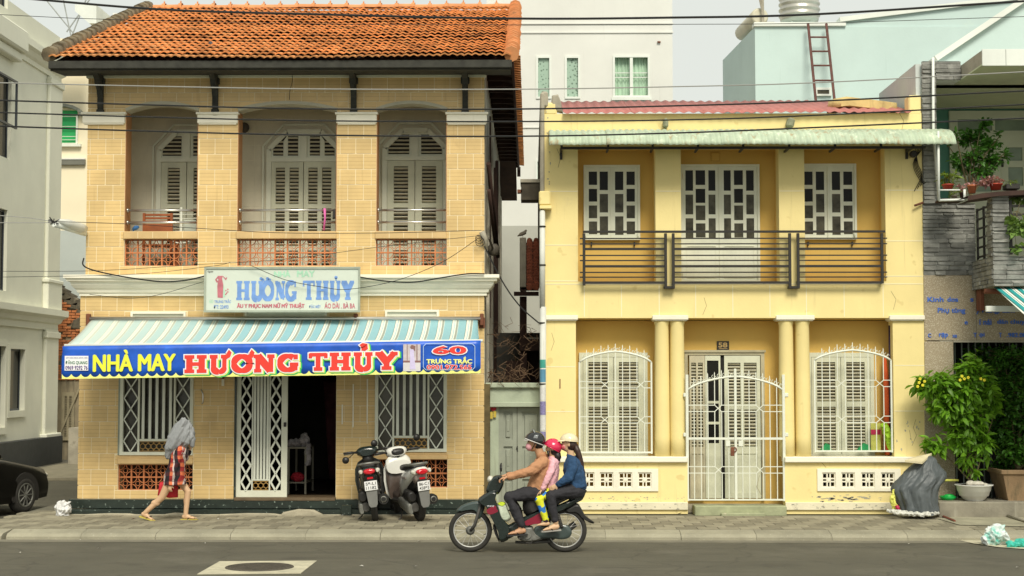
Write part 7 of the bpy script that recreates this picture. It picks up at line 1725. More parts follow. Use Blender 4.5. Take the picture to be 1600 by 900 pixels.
def foot(b, ankle, f, s=1., up=(0, 0, 1)):
    a, f, up = Vector(ankle), Vector(f).normalized(), Vector(up); sd_ = f.cross(up).normalized(); up = sd_.cross(f)
    b.tube([a-f*.035*s-up*.045*s, a+f*.02*s-up*.045*s, a+f*.09*s-up*.06*s, a+f*.145*s-up*.068*s], [.028*s, .034*s, .042*s, .040*s], 12, squash=[.032*s, .042*s, .026*s, .016*s], side=sd_)
    b.ell(a-f*.03*s-up*.045*s, (.03*s, .03*s, .032*s))
    for i in range(5): b.ell(a+f*(.165-.010*i)*s-up*.070*s+sd_*(-.032+.016*i)*s, (.014*s, .010*s, .011*s))
def sandal(parent, ankle, f, m, s=1., up=(0, 0, 1), nm='flip_flop', strap=None):
    a, f, up = Vector(ankle), Vector(f).normalized(), Vector(up); sd_ = f.cross(up).normalized(); up = sd_.cross(f)
    b = MB(); pr = [(-.075, .030), (-.04, .036), (.03, .034), (.09, .045), (.15, .046), (.185, .030), (.195, .0)]
    out = [(x, w) for x, w in pr]+[(x, -w) for x, w in pr[::-1][1:]]
    A = [b.V(a+f*x*s+sd_*w*s-up*.083*s) for x, w in out]; B_ = [b.V(a+f*x*s+sd_*w*s-up*.100*s) for x, w in out]; n = len(out)
    b.F(A); b.F(B_[::-1])
    for i in range(n): b.F((A[(i+1) % n], A[i], B_[i], B_[(i+1) % n]))
    o = b.build(nm, m, parent); b = MB()
    for sg in (-1, 1): b.tube([a+f*.125*s-up*.080*s, a+f*.09*s+sd_*sg*.022*s-up*.036*s, a+f*.035*s+sd_*sg*.040*s-up*.082*s], .006*s, 6)
    b.build('strap', strap or m_black, o)
def head(b, c, fwd, s=1., pitch=0.):
    """skull, jaw, nose, ears, neck root; c = centre of skull, fwd = facing"""
    c, f = Vector(c), Vector(fwd).normalized(); sd_ = Vector((0, 0, 1)).cross(f).normalized(); up = f.cross(sd_)
    rot = Matrix((f, sd_, up)).transposed()
    b.ell(c, (.095*s, .075*s, .10*s), rot=rot); b.ell(c+f*.028*s-up*.06*s, (.062*s, .055*s, .062*s), rot=rot); b.ell(c+f*.095*s-up*.03*s, (.018*s, .011*s, .024*s), rot=rot); b.ell(c+f*.088*s-up*.012*s, (.012*s, .009*s, .03*s), rot=rot)
    b.ell(c+f*.080*s-up*.072*s, (.016*s, .024*s, .009*s), rot=rot)
    for g in (-1, 1): b.ell(c-f*.005*s+sd_*g*.076*s-up*.022*s, (.018*s, .009*s, .030*s), rot=rot); b.ell(c+f*.075*s+sd_*g*.032*s-up*.030*s, (.018*s, .018*s, .015*s), rot=rot)
    return f, sd_, up, rot
def face_bits(parent, c, fwd, s=1.):
    c, f = Vector(c), Vector(fwd).normalized(); sd_ = Vector((0, 0, 1)).cross(f).normalized(); up = f.cross(sd_)
    b = MB()
    for g in (-1, 1): b.ell(c+f*.087*s+sd_*g*.032*s-up*.010*s, (.008*s, .012*s, .006*s), 8, 6)
    b.build('eyes', m_white, parent); b = MB()
    for g in (-1, 1): b.ell(c+f*.093*s+sd_*g*.032*s-up*.010*s, (.004*s, .005*s, .005*s), 8, 6); b.tube([c+f*.088*s+sd_*g*.018*s+up*.010*s, c+f*.086*s+sd_*g*.036*s+up*.014*s, c+f*.076*s+sd_*g*.050*s+up*.008*s], .004*s, 5)
    b.build('brows_and_pupils', m_hair, parent)
def helmet(parent, c, fwd, r, m, brim=.06, drop=-.15, nm='helmet', tilt=0., mb=None):
    """open-face shell: dome cut along a sloping rim"""
    c, f = Vector(c), Vector(fwd).normalized(); sd_ = Vector((0, 0, 1)).cross(f).normalized(); up = f.cross(sd_)
    f, up = f*math.cos(tilt)+up*math.sin(tilt), up*math.cos(tilt)-f*math.sin(tilt)
    b = MB(); n, mm = 28, 10; rows = []
    for i in range(mm+1):
        row = []
        for k in range(n):
            ph = 2*pi*k/n; end = math.radians(90+(-drop*100)*(-math.cos(ph)*.9+.25)); t = end*i/mm
            row.append(b.V(c+f*(r[0]*math.sin(t)*math.cos(ph))+sd_*(r[1]*math.sin(t)*math.sin(ph))+up*(r[2]*math.cos(t))))
        rows.append(row)
    for i in range(mm):
        for k in range(n): b.F((rows[i][k], rows[i+1][k], rows[i+1][(k+1) % n], rows[i][(k+1) % n]), None, True)
    def so(o): md = o.modifiers.new('s', 'SOLIDIFY'); md.thickness = .014; md.offset = -1
    o = b.build(nm, m, parent, mods=so)
    b = MB(); b.tube([b_co for b_co in [c+f*(r[0]*1.005*math.cos(2*pi*k/24))*math.sin(math.radians(90+(-drop*100)*(-math.cos(2*pi*k/24)*.9+.25)))+sd_*(r[1]*1.005*math.sin(2*pi*k/24))*math.sin(math.radians(90+(-drop*100)*(-math.cos(2*pi*k/24)*.9+.25)))+up*(r[2]*math.cos(math.radians(90+(-drop*100)*(-math.cos(2*pi*k/24)*.9+.25)))) for k in range(25)]], .006, 6); b.build('helmet_trim', mb or m, o)
    if brim:
        b = MB(); rows = []
        for j in range(4):
            q = j/3; rows.append([b.V(c+f*((r[0]+brim*q*math.cos(a)**.5)*math.cos(a))+sd_*((r[1])*math.sin(a))+up*(r[2]*.12-brim*.25*q)) for a in [-1.15+2.3*k/12 for k in range(13)]])
        for j in range(3):
            for k in range(12): b.F((rows[j][k], rows[j+1][k], rows[j+1][k+1], rows[j][k+1]), None, True)
        def so2(o_): md = o_.modifiers.new('s', 'SOLIDIFY'); md.thickness = .006
        b.build('brim', mb or m, o, mods=so2)
    return o
F_ = Vector((-1, 0, 0))
# ---------- the driver ----------
m_brownj = mat('tan_brown_shirt', (.45,.225,.115), .9, .08, 8, .4, 25); m_trou = mat('black_trousers', (.022,.021,.026), .85, .2, 10, .3, 30); m_pmask = mat('pink_mask', (.68,.34,.38), .8, .15, 20)
hp = PB(846, 773); DR = thing('person', (hp.x, BYk, PB(818, 838).z), 'motorbike driver in a tan brown top, black trousers, pink mask and black helmet', 'person', 'riders on the moving motorbike')
hc = PB(835.5, 691); hips = PB(845, 769); chest = PB(848, 735); neck = PB(845, 713)
b = MB(); head(b, hc, F_); b.tube([hc+Vector((.03, 0, -.03)), neck+Vector((0, 0, .0)), chest+Vector((0, 0, .06))], [.055, .058, .08], 12)
b.tube([hips, PB(848, 752), chest, PB(848, 718)], [.155, .13, .165, .10], 16, squash=[.115, .10, .105, .07], side=(0, 1, 0))
for g in (-1, 1):
    sh = PB(847, 720, g*.165); el = PB(828, 736, g*.24); wr = PB(793, 745.5 if g < 0 else 742, g*.275)
    limb(b, [sh, el, wr], [.048, .038, .026]); hand(b, wr, PB(781, 748.5 if g < 0 else 745, g*.275)-wr, Vector((-.35, 0, -1)), .75, 1.05, thumb=-g)
    kn = PB(796 if g < 0 else 799, 779, g*.13); an = PB(814.5, 824, g*.155); limb(b, [PB(846, 772, g*.085), kn, an], [.075, .055, .035]); foot(b, an+Vector((0, 0, -.0)), F_+Vector((0, g*.08, -.05)), 1.02)
body = blob(b, 'body', m_skin, DR, .0075, 3)
for g in (-1, 1): sandal(DR, PB(814.5, 824, g*.155), F_+Vector((0, g*.08, -.05)), mat('black_rubber', (.02,.02,.02), .7), 1.04)
b = MB(); b.tube([PB(841, 769), PB(843, 757), PB(846, 745), PB(847.5, 733), PB(848, 721), PB(846, 713.5)], [.18, .17, .175, .19, .15, .07], 18, squash=[.165, .15, .14, .138, .11, .066], side=(0, 1, 0))
for g in (-1, 1): limb(b, [PB(848, 722, g*.15), PB(838, 730, g*.20), PB(828, 736.5, g*.24), PB(812, 741, g*.255), PB(796, 745.5 if g < 0 else 742, g*.272)], [.080, .072, .063, .055, .040])
blob(b, 'shirt', m_brownj, DR, .009, 2, .013, 12)
b = MB(); b.tube([PB(847.5, 716), PB(845.5, 709), PB(845, 707.5)], [.078, .068, .064], 14, caps=False); b.build('collar', m_brownj, DR, mods=sol8)
b = MB(); b.tube([PB(850, 763), PB(847, 774)], [.165, .16], 14, squash=[.12, .11], side=(0, 1, 0))
for g in (-1, 1): u_ = 0 if g < 0 else 3; limb(b, [PB(846, 771, g*.09), PB(822, 772, g*.12), PB(796+u_, 777.5, g*.135), PB(804+u_, 796, g*.145), PB(812, 814, g*.155), PB(814, 819.5, g*.155)], [.100, .094, .080, .070, .058, .055])
blob(b, 'trousers', m_trou, DR, .009, 2, .011, 11)
face_bits(DR, hc, F_)
b = MB(); b.ell(hc+F_*.070+Vector((0, 0, -.058)), (.050, .064, .056), 14, 10); b.build('face_mask', m_pmask, DR)
b = MB(); b.tube([hc+Vector((-.04, -.075, -.09)), hc+Vector((.0, -.085, -.02)), hc+Vector((.01, -.085, .03))], .006, 6); b.tube([hc+Vector((-.04, .075, -.09)), hc+Vector((.0, .085, -.02)), hc+Vector((.01, .085, .03))], .006, 6); b.build('chin_strap', m_black, DR)
b = MB(); b.ell(hc+Vector((.045, 0, -.02)), (.07, .083, .085), 14, 10); b.build('hair', m_hair, DR)
h_ = helmet(DR, hc+Vector((.004, 0, .018)), F_, (.138, .118, .124), mat('glossy_black_helmet', (.012,.012,.013), .12, .1, coat=.7), .018, -.26, tilt=-.0, mb=mat('white_helmet_stripe', (.65,.63,.60), .4))
b = MB(); b.puff([(hc.x+.0, hc.z+.10), (hc.x-.045, hc.z+.02), (hc.x-.02, hc.z-.0), (hc.x+.03, hc.z+.03), (hc.x+.05, hc.z+.10)], BYk-.085, .025); b.tube([hc+Vector((.01, -.06, .10)), hc+Vector((-.01, -.03, .15)), hc+Vector((-.03, .02, .165)), hc+Vector((-.035, .07, .12))], .007, 6); b.build('raised_visor', mat('smoked_visor', (.25,.27,.28), .1, .1, coat=.5), h_)
# ---------- the child ----------
m_pink = mat('pink_hoodie', (.76,.42,.47), .9, .08, 8, .4, 25)
def flo(N, lk, mix, out, geo):
    v = N.new('ShaderNodeTexVoronoi'); v.inputs['Scale'].default_value = 16; lk(geo.outputs['Position'], v.inputs['Vector'])
    s_ = N.new('ShaderNodeSeparateColor'); lk(v.outputs['Color'], s_.inputs[0]); r = N.new('ShaderNodeValToRGB'); r.color_ramp.interpolation = 'CONSTANT'; cr = r.color_ramp
    for i, (p, c) in enumerate([(0, (.70,.72,.03)), (.55, (.70,.25,.42)), (.70, (.03,.18,.55)), (.80, (.70,.72,.03)), (.93, (.04,.02,.04))]):
        e = cr.elements[i] if i < 2 else cr.elements.new(p); e.position = p; e.color = (*c, 1)
    lk(s_.outputs[0], r.inputs[0]); return r.outputs[0]
m_flo = mat('flowered_yellow_leggings', (.6,.6,.05), .85, .1, 5, .3, 25, stripes=flo)
hp = PB(862, 772); CH = thing('person', (hp.x, BYk, PB(850, 820).z), 'child in a pink hoodie, flowered yellow leggings and crimson helmet between the two adults', 'person', 'riders on the moving motorbike')
hc = PB(863.5, 699); b = MB(); head(b, hc, F_, .88); b.tube([hc+Vector((.01, 0, -.05)), PB(864, 716)], [.045, .05], 10)
b.tube([PB(860, 770), PB(862, 748), PB(863, 730), PB(863, 718)], [.105, .095, .11, .07], 14, squash=[.075, .07, .075, .05], side=(0, 1, 0))
for g in (-1, 1):
    wr = PB(846.5, 766, g*.165); limb(b, [PB(863, 723, g*.11), PB(856, 747, g*.17), wr], [.036, .030, .021]); hand(b, wr, PB(840, 772, g*.165)-wr, Vector((-.6, 0, -.9)), .5, .82, thumb=-g)
    limb(b, [PB(860, 771, g*.07), PB(843, 781, g*.17), PB(854, 812, g*.165)], [.055, .042, .03]); foot(b, PB(854, 814, g*.165), F_, .75)
blob(b, 'body', m_skinp, CH, .0065, 3)
b = MB(); b.tube([PB(860, 771), PB(861, 757), PB(863, 735), PB(864, 722), PB(865, 715)], [.125, .122, .125, .11, .055], 16, squash=[.095, .092, .095, .085, .055], side=(0, 1, 0))
for g in (-1, 1): limb(b, [PB(864, 725, g*.10), PB(861, 736, g*.145), PB(856, 748, g*.17), PB(848, 763, g*.166)], [.056, .050, .045, .034])
b.ring(PB(866, 718), (.5, 0, 1), .06, .028, 20, 8)
blob(b, 'hoodie', m_pink, CH, .008, 2, .011, 15)
b = MB()
for g in (-1, 1): limb(b, [PB(862, 769, g*.06), PB(852, 773, g*.12), PB(842.5, 781, g*.17), PB(848, 797, g*.168), PB(853, 812, g*.165)], [.075, .072, .060, .050, .042])
blob(b, 'leggings', m_flo, CH, .008, 3, .004, 15)
face_bits(CH, hc, F_, .88)
b = MB(); b.ell(hc+Vector((.03, 0, -.045)), (.075, .078, .075), 14, 10); b.tube([hc+Vector((.05, -.02, -.06)), hc+Vector((.07, -.03, -.13)), hc+Vector((.06, -.03, -.20))], [.05, .045, .02], 10); b.tube([hc+Vector((-.06, -.07, -.04)), hc+Vector((-.055, -.078, -.12))], [.02, .012], 6); b.build('hair', m_hair, CH)
helmet(CH, hc+Vector((.002, 0, .002)), F_, (.120, .110, .116), mat('crimson_helmet', (.62,.02,.08), .2, .08, coat=.6), 0, -.34)
# ---------- the woman at the back ----------
m_denim = mat('blue_denim', (.018,.058,.135), .9, .22, 14, .4, 60, dirt=((.05,.12,.22), .60, 9))
hp = PB(900, 765); WM = thing('person', (hp.x, BYk, PB(866, 830).z), 'long-haired rear passenger in a blue denim jacket, black trousers and cream cap helmet', 'person', 'riders on the moving motorbike')
hc = PB(888.5, 692); b = MB(); head(b, hc, F_, .95); b.tube([hc+Vector((.02, 0, -.04)), PB(892, 711), PB(894, 722)], [.048, .05, .07], 12)
b.tube([PB(900, 766), PB(898, 748), PB(895, 730), PB(893, 716)], [.15, .12, .145, .085], 16, squash=[.12, .095, .10, .06], side=(0, 1, 0))
for g in (-1, 1):
    wr = PB(871, 757.5, g*.20); limb(b, [PB(893, 720, g*.145), PB(889, 744, g*.21), wr], [.042, .035, .024]); hand(b, wr, PB(862, 763, g*.19)-wr, Vector((-.2, -g, -.4)), .35, .95, thumb=-g)
    limb(b, [PB(899, 768, g*.085), PB(862, 776, g*.19), PB(868.5, 816, g*.20)], [.078, .055, .034]); foot(b, PB(867, 818, g*.20), F_+Vector((0, g*.1, -.08)), .95)
blob(b, 'body', m_skinp, WM, .0075, 3)
for g in (-1, 1): sandal(WM, PB(867, 818, g*.20), F_+Vector((0, g*.1, -.08)), mat('white_black_sole', (.35,.33,.30), .7), .97)
b = MB(); b.tube([PB(900, 762), PB(899, 750), PB(896, 733), PB(894, 721), PB(892.5, 713)], [.175, .17, .18, .15, .066], 18, squash=[.138, .135, .135, .11, .064], side=(0, 1, 0))
for g in (-1, 1): limb(b, [PB(894, 723, g*.14), PB(893, 735, g*.185), PB(889, 746, g*.212), PB(880, 752, g*.21), PB(872, 757, g*.20)], [.080, .073, .066, .056, .042])
b.ring(PB(893, 713), (.2, 0, 1), .052, .018, 20, 8)
jk = blob(b, 'denim_jacket', m_denim, WM, .0085, 2, .012, 13)
b = MB()
for g in (-1, 1): b.ring(PB(872, 757, g*.20), Vector((1, 0, .5)), .036, .007, 14, 5)
b.ring(PB(900, 762), (0, 0, 1), .13, .010, 24, 6, r2=.02); b.build('cuffs_and_hem', m_denim, WM)
b = MB(); b.tube([PB(902, 762), PB(899, 774)], [.165, .155], 14, squash=[.13, .11], side=(0, 1, 0))
for g in (-1, 1): limb(b, [PB(898, 767, g*.09), PB(880, 769, g*.14), PB(861, 774.5, g*.19), PB(863, 792, g*.197), PB(867, 812, g*.20)], [.104, .094, .076, .062, .050])
blob(b, 'trousers', m_trou, WM, .009, 2, .010, 12)
face_bits(WM, hc, F_, .95)
b = MB(); b.ell(hc+F_*.060+Vector((0, 0, -.05)), (.045, .058, .050), 14, 10); b.build('face_mask', mat('red_white_mask', (.62,.12,.12), .8, .3, 14, dirt=((.75,.65,.62), .5, 12)), WM)
b = MB(); b.ell(hc+Vector((.035, 0, -.025)), (.078, .082, .085), 14, 10)
b.tube([hc+Vector((.075, -.01, -.03)), hc+Vector((.115, -.015, -.11)), hc+Vector((.150, -.02, -.21)), hc+Vector((.175, -.02, -.31)), hc+Vector((.19, -.02, -.38))], [.045, .042, .036, .026, .008], 10)
for k in range(14): rr_ = random.Random(k); o_ = Vector((rr_.uniform(-.02, .03), rr_.uniform(-.04, .03), 0)); b.tube([hc+Vector((.07, 0, -.03))+o_*.6, hc+Vector((.12, -.01, -.13))+o_, hc+Vector((.165, -.02, -.27))+o_, hc+Vector((.19+rr_.uniform(-.02, .03), -.02, -.36-rr_.uniform(0, .05)))+o_*.7], [.010, .011, .009, .002], 5)
b.build('hair', m_hairb, WM)
helmet(WM, hc+Vector((.006, 0, .030)), F_, (.118, .104, .100), mat('cream_helmet', (.76,.66,.44), .3, .05, coat=.4), .075, -.07)

# ---------- the walker ----------
WY = -1.3
PW = lambda u, v, dy=0.: P(u, v, WY+dy)
def plaid(N, lk, mix, out, geo):
    sp = N.new('ShaderNodeSeparateXYZ'); lk(geo.outputs['Position'], sp.inputs[0]); res = []
    for ax in (0, 2):
        m1 = N.new('ShaderNodeMath'); m1.operation = 'MULTIPLY'; m1.inputs[1].default_value = 7.2 if ax == 0 else 7.6; lk(sp.outputs[ax], m1.inputs[0])
        n1 = N.new('ShaderNodeTexNoise'); n1.inputs['Scale'].default_value = 3.5; lk(geo.outputs['Position'], n1.inputs['Vector'])
        a1 = N.new('ShaderNodeMath'); a1.operation = 'MULTIPLY_ADD'; a1.inputs[1].default_value = .9; lk(n1.outputs[0], a1.inputs[0]); lk(m1.outputs[0], a1.inputs[2])
        f = N.new('ShaderNodeMath'); f.operation = 'FRACT'; lk(a1.outputs[0], f.inputs[0]); res.append(f.outputs[0])
    def gt(f, t): q = N.new('ShaderNodeMath'); q.operation = 'GREATER_THAN'; q.inputs[1].default_value = t; lk(f, q.inputs[0]); return q.outputs[0]
    c1 = mix(gt(res[0], .45), (.012,.010,.014), (.30,.02,.02)); c2 = mix(gt(res[0], .45), (.06,.015,.02), (.70,.17,.07)); c3 = mix(gt(res[0], .82), mix(gt(res[1], .5), c1, c2), (.55,.45,.42)); return mix(gt(res[1], .88), c3, mix(.5, c3, (.02,.02,.03)))
m_plaid = mat('red_black_plaid', (.3,.1,.08), .9, .1, 5, .3, 30, stripes=plaid)
m_gcl = mat('grey_cotton', (.27,.28,.29), .9, .1, 8, .5, 25)
WK = thing('person', (PW(262, 800).x, WY, ZW), 'woman walking in a red and black plaid dress, grey cloth over her head', 'person')
Fw = Vector((1, 0, 0)); hc = PW(289, 676); b = MB(); head(b, hc, Vector((1, 0, -.35)), .92)
b.tube([hc+Vector((-.03, 0, -.05)), PW(283, 695)], [.048, .052], 10)
b.tube([PW(272, 742), PW(275, 722), PW(281, 704), PW(283, 695)], [.15, .115, .14, .08], 16, squash=[.11, .09, .10, .06], side=(0, 1, 0))
hipw = PW(272, 744)
# front leg (her left, far or near side): knee bent slightly; rear leg trailing
limb(b, [hipw+Vector((.01, .08, 0)), PW(293.5, 768, .07), PW(290, 806, .06)], [.078, .052, .034]); b.ell(PW(291.5, 782, .075), (.047, .045, .09)); foot(b, PW(290, 802.6, .06), Fw, .95)
limb(b, [hipw+Vector((-.01, -.08, 0)), PW(253, 777, -.07), PW(227, 801, -.06)], [.080, .055, .034]); b.ell(PW(243, 786, -.07), (.07, .045, .05)); foot(b, PW(228, 800, -.06), Vector((1, 0, -.42)), .95)
for g, hnd, el in ((-1, (266, 757), (272, 735)), (1, (298, 700), (290, 716))):
    sh = PW(281, 702, g*.14); e = PW(*el, g*.19); w = PW(hnd[0], hnd[1], g*.17); limb(b, [sh, e, w], [.040, .034, .023])
    hand(b, w, (Vector((-.1, 0, -1)) if g < 0 else Vector((.1, -.2, 1))), Vector((.3, -g, 0)), .7, .9, thumb=-g)
blob(b, 'body', m_skinp, WK, .0075, 3)
sandal(WK, PW(290, 802.6, .06), Fw, mat('yellow_rubber', (.50,.42,.08), .7), .98); sandal(WK, PW(228, 800, -.06), Vector((1, 0, -.30)), MATS['yellow_rubber'], .98)
b = MB(); b.tube([PW(273, 757), PW(273, 745), PW(276, 728), PW(281, 709), PW(283, 697)], [.215, .19, .155, .17, .10], 20, squash=[.175, .155, .125, .125, .08], side=(0, 1, 0))
for g, el, wv in ((-1, (271, 735), (268, 748)), (1, (290, 716), (295, 706))): limb(b, [PW(281, 702, g*.13), PW(*el, g*.19), PW(*wv, g*.18)], [.060, .052, .045])
blob(b, 'plaid_dress', m_plaid, WK, .009, 3, .010, 9)
b = MB()  # cloth draped over the head, pulled back over the shoulder
b.tube([PW(296, 663), PW(289, 662), PW(281, 670), PW(272, 686), PW(266, 702), PW(262, 716)], [.05, .115, .135, .15, .125, .06], 16, squash=[.05, .10, .10, .10, .075, .04], side=(0, 1, 0))
b.tube([PW(291, 662), PW(297, 674), PW(301, 688), PW(302, 698)], [.08, .11, .10, .04], 14, squash=[.06, .05, .04, .02], side=(0, 1, 0)); b.ell(PW(290, 671), (.13, .12, .125)); b.ell(PW(294, 680), (.095, .11, .13)); b.tube([PW(288, 668), PW(280, 684), PW(270, 700), PW(260, 717)], [.13, .16, .15, .03], 16, squash=[.12, .13, .09, .02], side=(0, 1, 0)); b.tube([PW(294, 672), PW(290, 690), PW(284, 702)], [.11, .14, .04], 12, squash=[.08, .07, .02], side=(0, 1, 0))
blob(b, 'head_cloth', m_gcl, WK, .008, 1, .026, 9, drape=True)
RB = thing('red_handbag', (PW(260, 779, .1).x, WY+.1, PW(260, 779).z), 'red bag carried low behind the legs of the walking woman', 'bag')
b = MB(); b.puff([(PW(247, 754).x, PW(247, 754).z), (PW(243.5, 775).x, PW(243.5, 775).z), (PW(262, 779).x, PW(262, 779).z), (PW(276, 778).x, PW(276, 778).z), (PW(276, 757).x, PW(276, 757).z), (PW(262, 753).x, PW(262, 753).z)], WY+.10, .05); b.build('bag_body', mat('red_bag_cloth', (.55,.015,.03), .6, .15, 8, .3, 20), RB)
b = MB(); b.tube([PW(254, 754, .1), PW(258, 744, .05), PW(266, 752, -.05), PW(270, 756, .1)], .008, 6); b.build('bag_handle', MATS['red_bag_cloth'], RB)
print('people done')
# ================= plants and small things =================
def leafmat(name, c, t=.25):
    m = mat(name, c, .45, .35, 9, 0, perobj=.25, fleck=(tuple(min(1, x*1.7) for x in c), .62, 13)); nt = m.node_tree
    tr = nt.nodes.new('ShaderNodeBsdfTranslucent'); tr.inputs[0].default_value = (c[0]*1.6, c[1]*1.5, c[2], 1); mx = nt.nodes.new('ShaderNodeMixShader'); mx.inputs[0].default_value = t
    out = nt.nodes['Material Output']; nt.links.new(nt.nodes['Principled BSDF'].outputs[0], mx.inputs[1]); nt.links.new(tr.outputs[0], mx.inputs[2]); nt.links.new(mx.outputs[0], out.inputs[0]); return m
def leafmesh(nm, m, w=.32, fold=.12, droop=.25):
    q = MB(); L_ = [(0, .02), (.18, .6), (.42, 1), (.68, .8), (.88, .38), (1, 0)]; c, l, r = [], [], []
    for t, k in L_:
        z = -droop*t*t; c.append(q.V((t, 0, z))); l.append(q.V((t, w/2*k, z+fold*w*k))); r.append(q.V((t, -w/2*k, z+fold*w*k)))
    for i in range(len(L_)-1): q.F((c[i], c[i+1], l[i+1], l[i]), None, True); q.F((r[i], r[i+1], c[i+1], c[i]), None, True)
    return q.mesh(nm, m)
def leafM(p, d, s, roll): return Matrix.Translation(p) @ Vector(d).to_track_quat('X', 'Z').to_matrix().to_4x4() @ Euler((roll, 0, 0)).to_matrix().to_4x4() @ Matrix.Diagonal((s, s, s, 1))
def plant(root, base, lumps, leaf, n, size, limit, m_st, rnd, droop=.3, stem=.012, nb=3, name='leaf', spread=1., blossom=None):
    """lumps: (centre, radius) clusters; stems run from base to every lump, twigs inside, leaves along the twigs"""
    b = MB(); pcs = Pieces(root, name, limit); base = Vector(base); tot = sum(r.x*r.y*r.z for c, r in lumps); k = 0
    for c, r in lumps:
        c = Vector(c); mid = base.lerp(c, .5)+Vector((rnd.uniform(-.08, .08), rnd.uniform(-.06, .06), .05)); b.tube(curve_pts([base, mid, c], 8), [stem*(1-.07*i) for i in range(len(curve_pts([base, mid, c], 8)))], 5)
        m_ = max(4, int(n*(r.x*r.y*r.z)/tot)); tw = max(2, m_//9)
        for t in range(tw):
            d = Vector((rnd.gauss(0, 1), rnd.gauss(0, 1), rnd.gauss(0, 1))).normalized(); e = c+Vector((d.x*r.x, d.y*r.y, d.z*r.z))*rnd.uniform(.55, 1.05); s0 = c+(e-c)*.15+Vector((0, 0, -.05))
            b.tube([s0, (s0+e)/2+Vector((0, 0, .02)), e], [stem*.45, stem*.35, stem*.2], 4)
            for j in range(9):
                q = s0.lerp(e, rnd.uniform(.3, 1.05))+Vector((rnd.gauss(0, 1), rnd.gauss(0, 1), rnd.gauss(0, 1)))*.02*spread; dd = (e-s0).normalized()*.5+Vector((rnd.gauss(0, 1), rnd.gauss(0, 1), rnd.gauss(0, .7)-droop)).normalized()
                pcs.add(leaf, leafM(q, dd, size*rnd.uniform(.65, 1.25), rnd.uniform(-.9, .9)))
            if blossom and rnd.random() < blossom[1]: blossom[2].append(e)
    # the pieces seen largest are those in front: sort on distance
    pcs.L = [(q[3].translation.y*1.0-q[3].to_scale().x*2, *q[1:]) for q in pcs.L]
    b.build('stems', m_st, root); pcs.done()
rnd = random.Random(21)
m_stem = mat('green_brown_stem', (.12,.10,.045), .9, .2, 20, .3); m_soil = mat('dark_soil', (.05,.035,.02), .95, .3, 20, .8, 60)
Lp = lambda u, v, Y, ru, rv, ry: (P(u, v, Y), Vector((ru*(Y+25)/FPX, ry, rv*(Y+25)/FPX)))
# --- shrub with yellow flowers in the white bowl ---
YY = -.45; zt = Z(784, 1520, YY)
c = P(1522, 784, YY); POT = thing('white_bowl_planter', (c.x, YY, c.z), 'round white ribbed bowl planter standing on the concrete step', 'plant pot')
r = lambda px: px*(YY+25)/FPX
z0, z1 = P(1522, 783, YY).z, P(1522, 757, YY).z; H = z1-z0
b = MB(); prof = [(r(13), 0), (r(13.5), H*.06), (r(16), H*.12), (r(20.5), H*.32), (r(22), H*.33), (r(24), H*.6), (r(25), H*.61), (r(26.5), H*.92), (r(29), H*.95), (r(29.5), H), (r(27.5), H), (r(26), H*.86), (0, H*.86)]
b.lathe((c.x, YY, z0), prof, 32); b.build('bowl', mat('white_glazed_plastic', (.88,.88,.84), .35, .04, 3, .05, 30, dirt=((.5,.48,.4), .68, 6)), POT)
b = MB(); b.lathe((c.x, YY, z0+H*.87), [(r(26), 0), (r(18), .03), (0, .05)], 18); b.build('soil', m_soil, POT)
b = MB(); b.ell((c.x+r(2), YY-.12, z1+.02), (.11, .07, .045)); b.ell((c.x-r(8), YY-.10, z1+.02), (.07, .06, .05)); b.ell((c.x+r(14), YY-.08, z1-.0), (.06, .06, .03)); w_ = b.build('pot_litter', mat('white_scrap', (.62,.58,.50), .8, .3, 15, .5, 20), POT)
SHB = thing('flowering_shrub', (c.x, YY, z1), 'bright green long-leaved shrub with small yellow flowers growing from the white bowl', 'shrub')
lf1 = leafmesh('leaf', leafmat('bright_shrub_leaf', (.16,.34,.025), .4), .37, .15, .35)
lumps = [Lp(1520, 575, YY, 24, 28, .28), Lp(1500, 610, YY, 36, 34, .32), Lp(1462, 600, YY, 28, 26, .25), Lp(1442, 598, YY, 13, 16, .15), Lp(1540, 615, YY, 22, 28, .25), Lp(1478, 636, YY, 26, 24, .25), Lp(1516, 655, YY, 28, 30, .28), Lp(1500, 680, YY, 20, 26, .2), Lp(1535, 690, YY, 14, 26, .2), Lp(1516, 715, YY, 15, 22, .16), Lp(1463, 695, YY, 20, 17, .16), Lp(1556, 640, YY, 10, 8, .1), Lp(1522, 735, YY, 8, 10, .1)]
fl = []; plant(SHB, (c.x, YY, z1), lumps, lf1, 3600, .155, 300, m_stem, rnd, .55, .014, blossom=(0, .0, fl))
b = MB()
for u, v in [(1437, 598), (1441, 602), (1434, 604), (1445, 596), (1438, 592), (1503, 588), (1506, 592), (1512, 590), (1500, 594), (1538, 594), (1533, 592), (1543, 596), (1474, 615), (1477, 612), (1509, 586), (1449, 608)][:11]:
    p = P(u+rnd.uniform(-1, 1), v, YY-.28)
    for k in range(5): a = k*1.257; b.ell(p+Vector((.014*math.cos(a), 0, .014*math.sin(a))), (.012, .006, .012), 6, 4)
b.build('blossoms', mat('yellow_petals', (.70,.62,.03), .6, .1), SHB, kind='stuff')
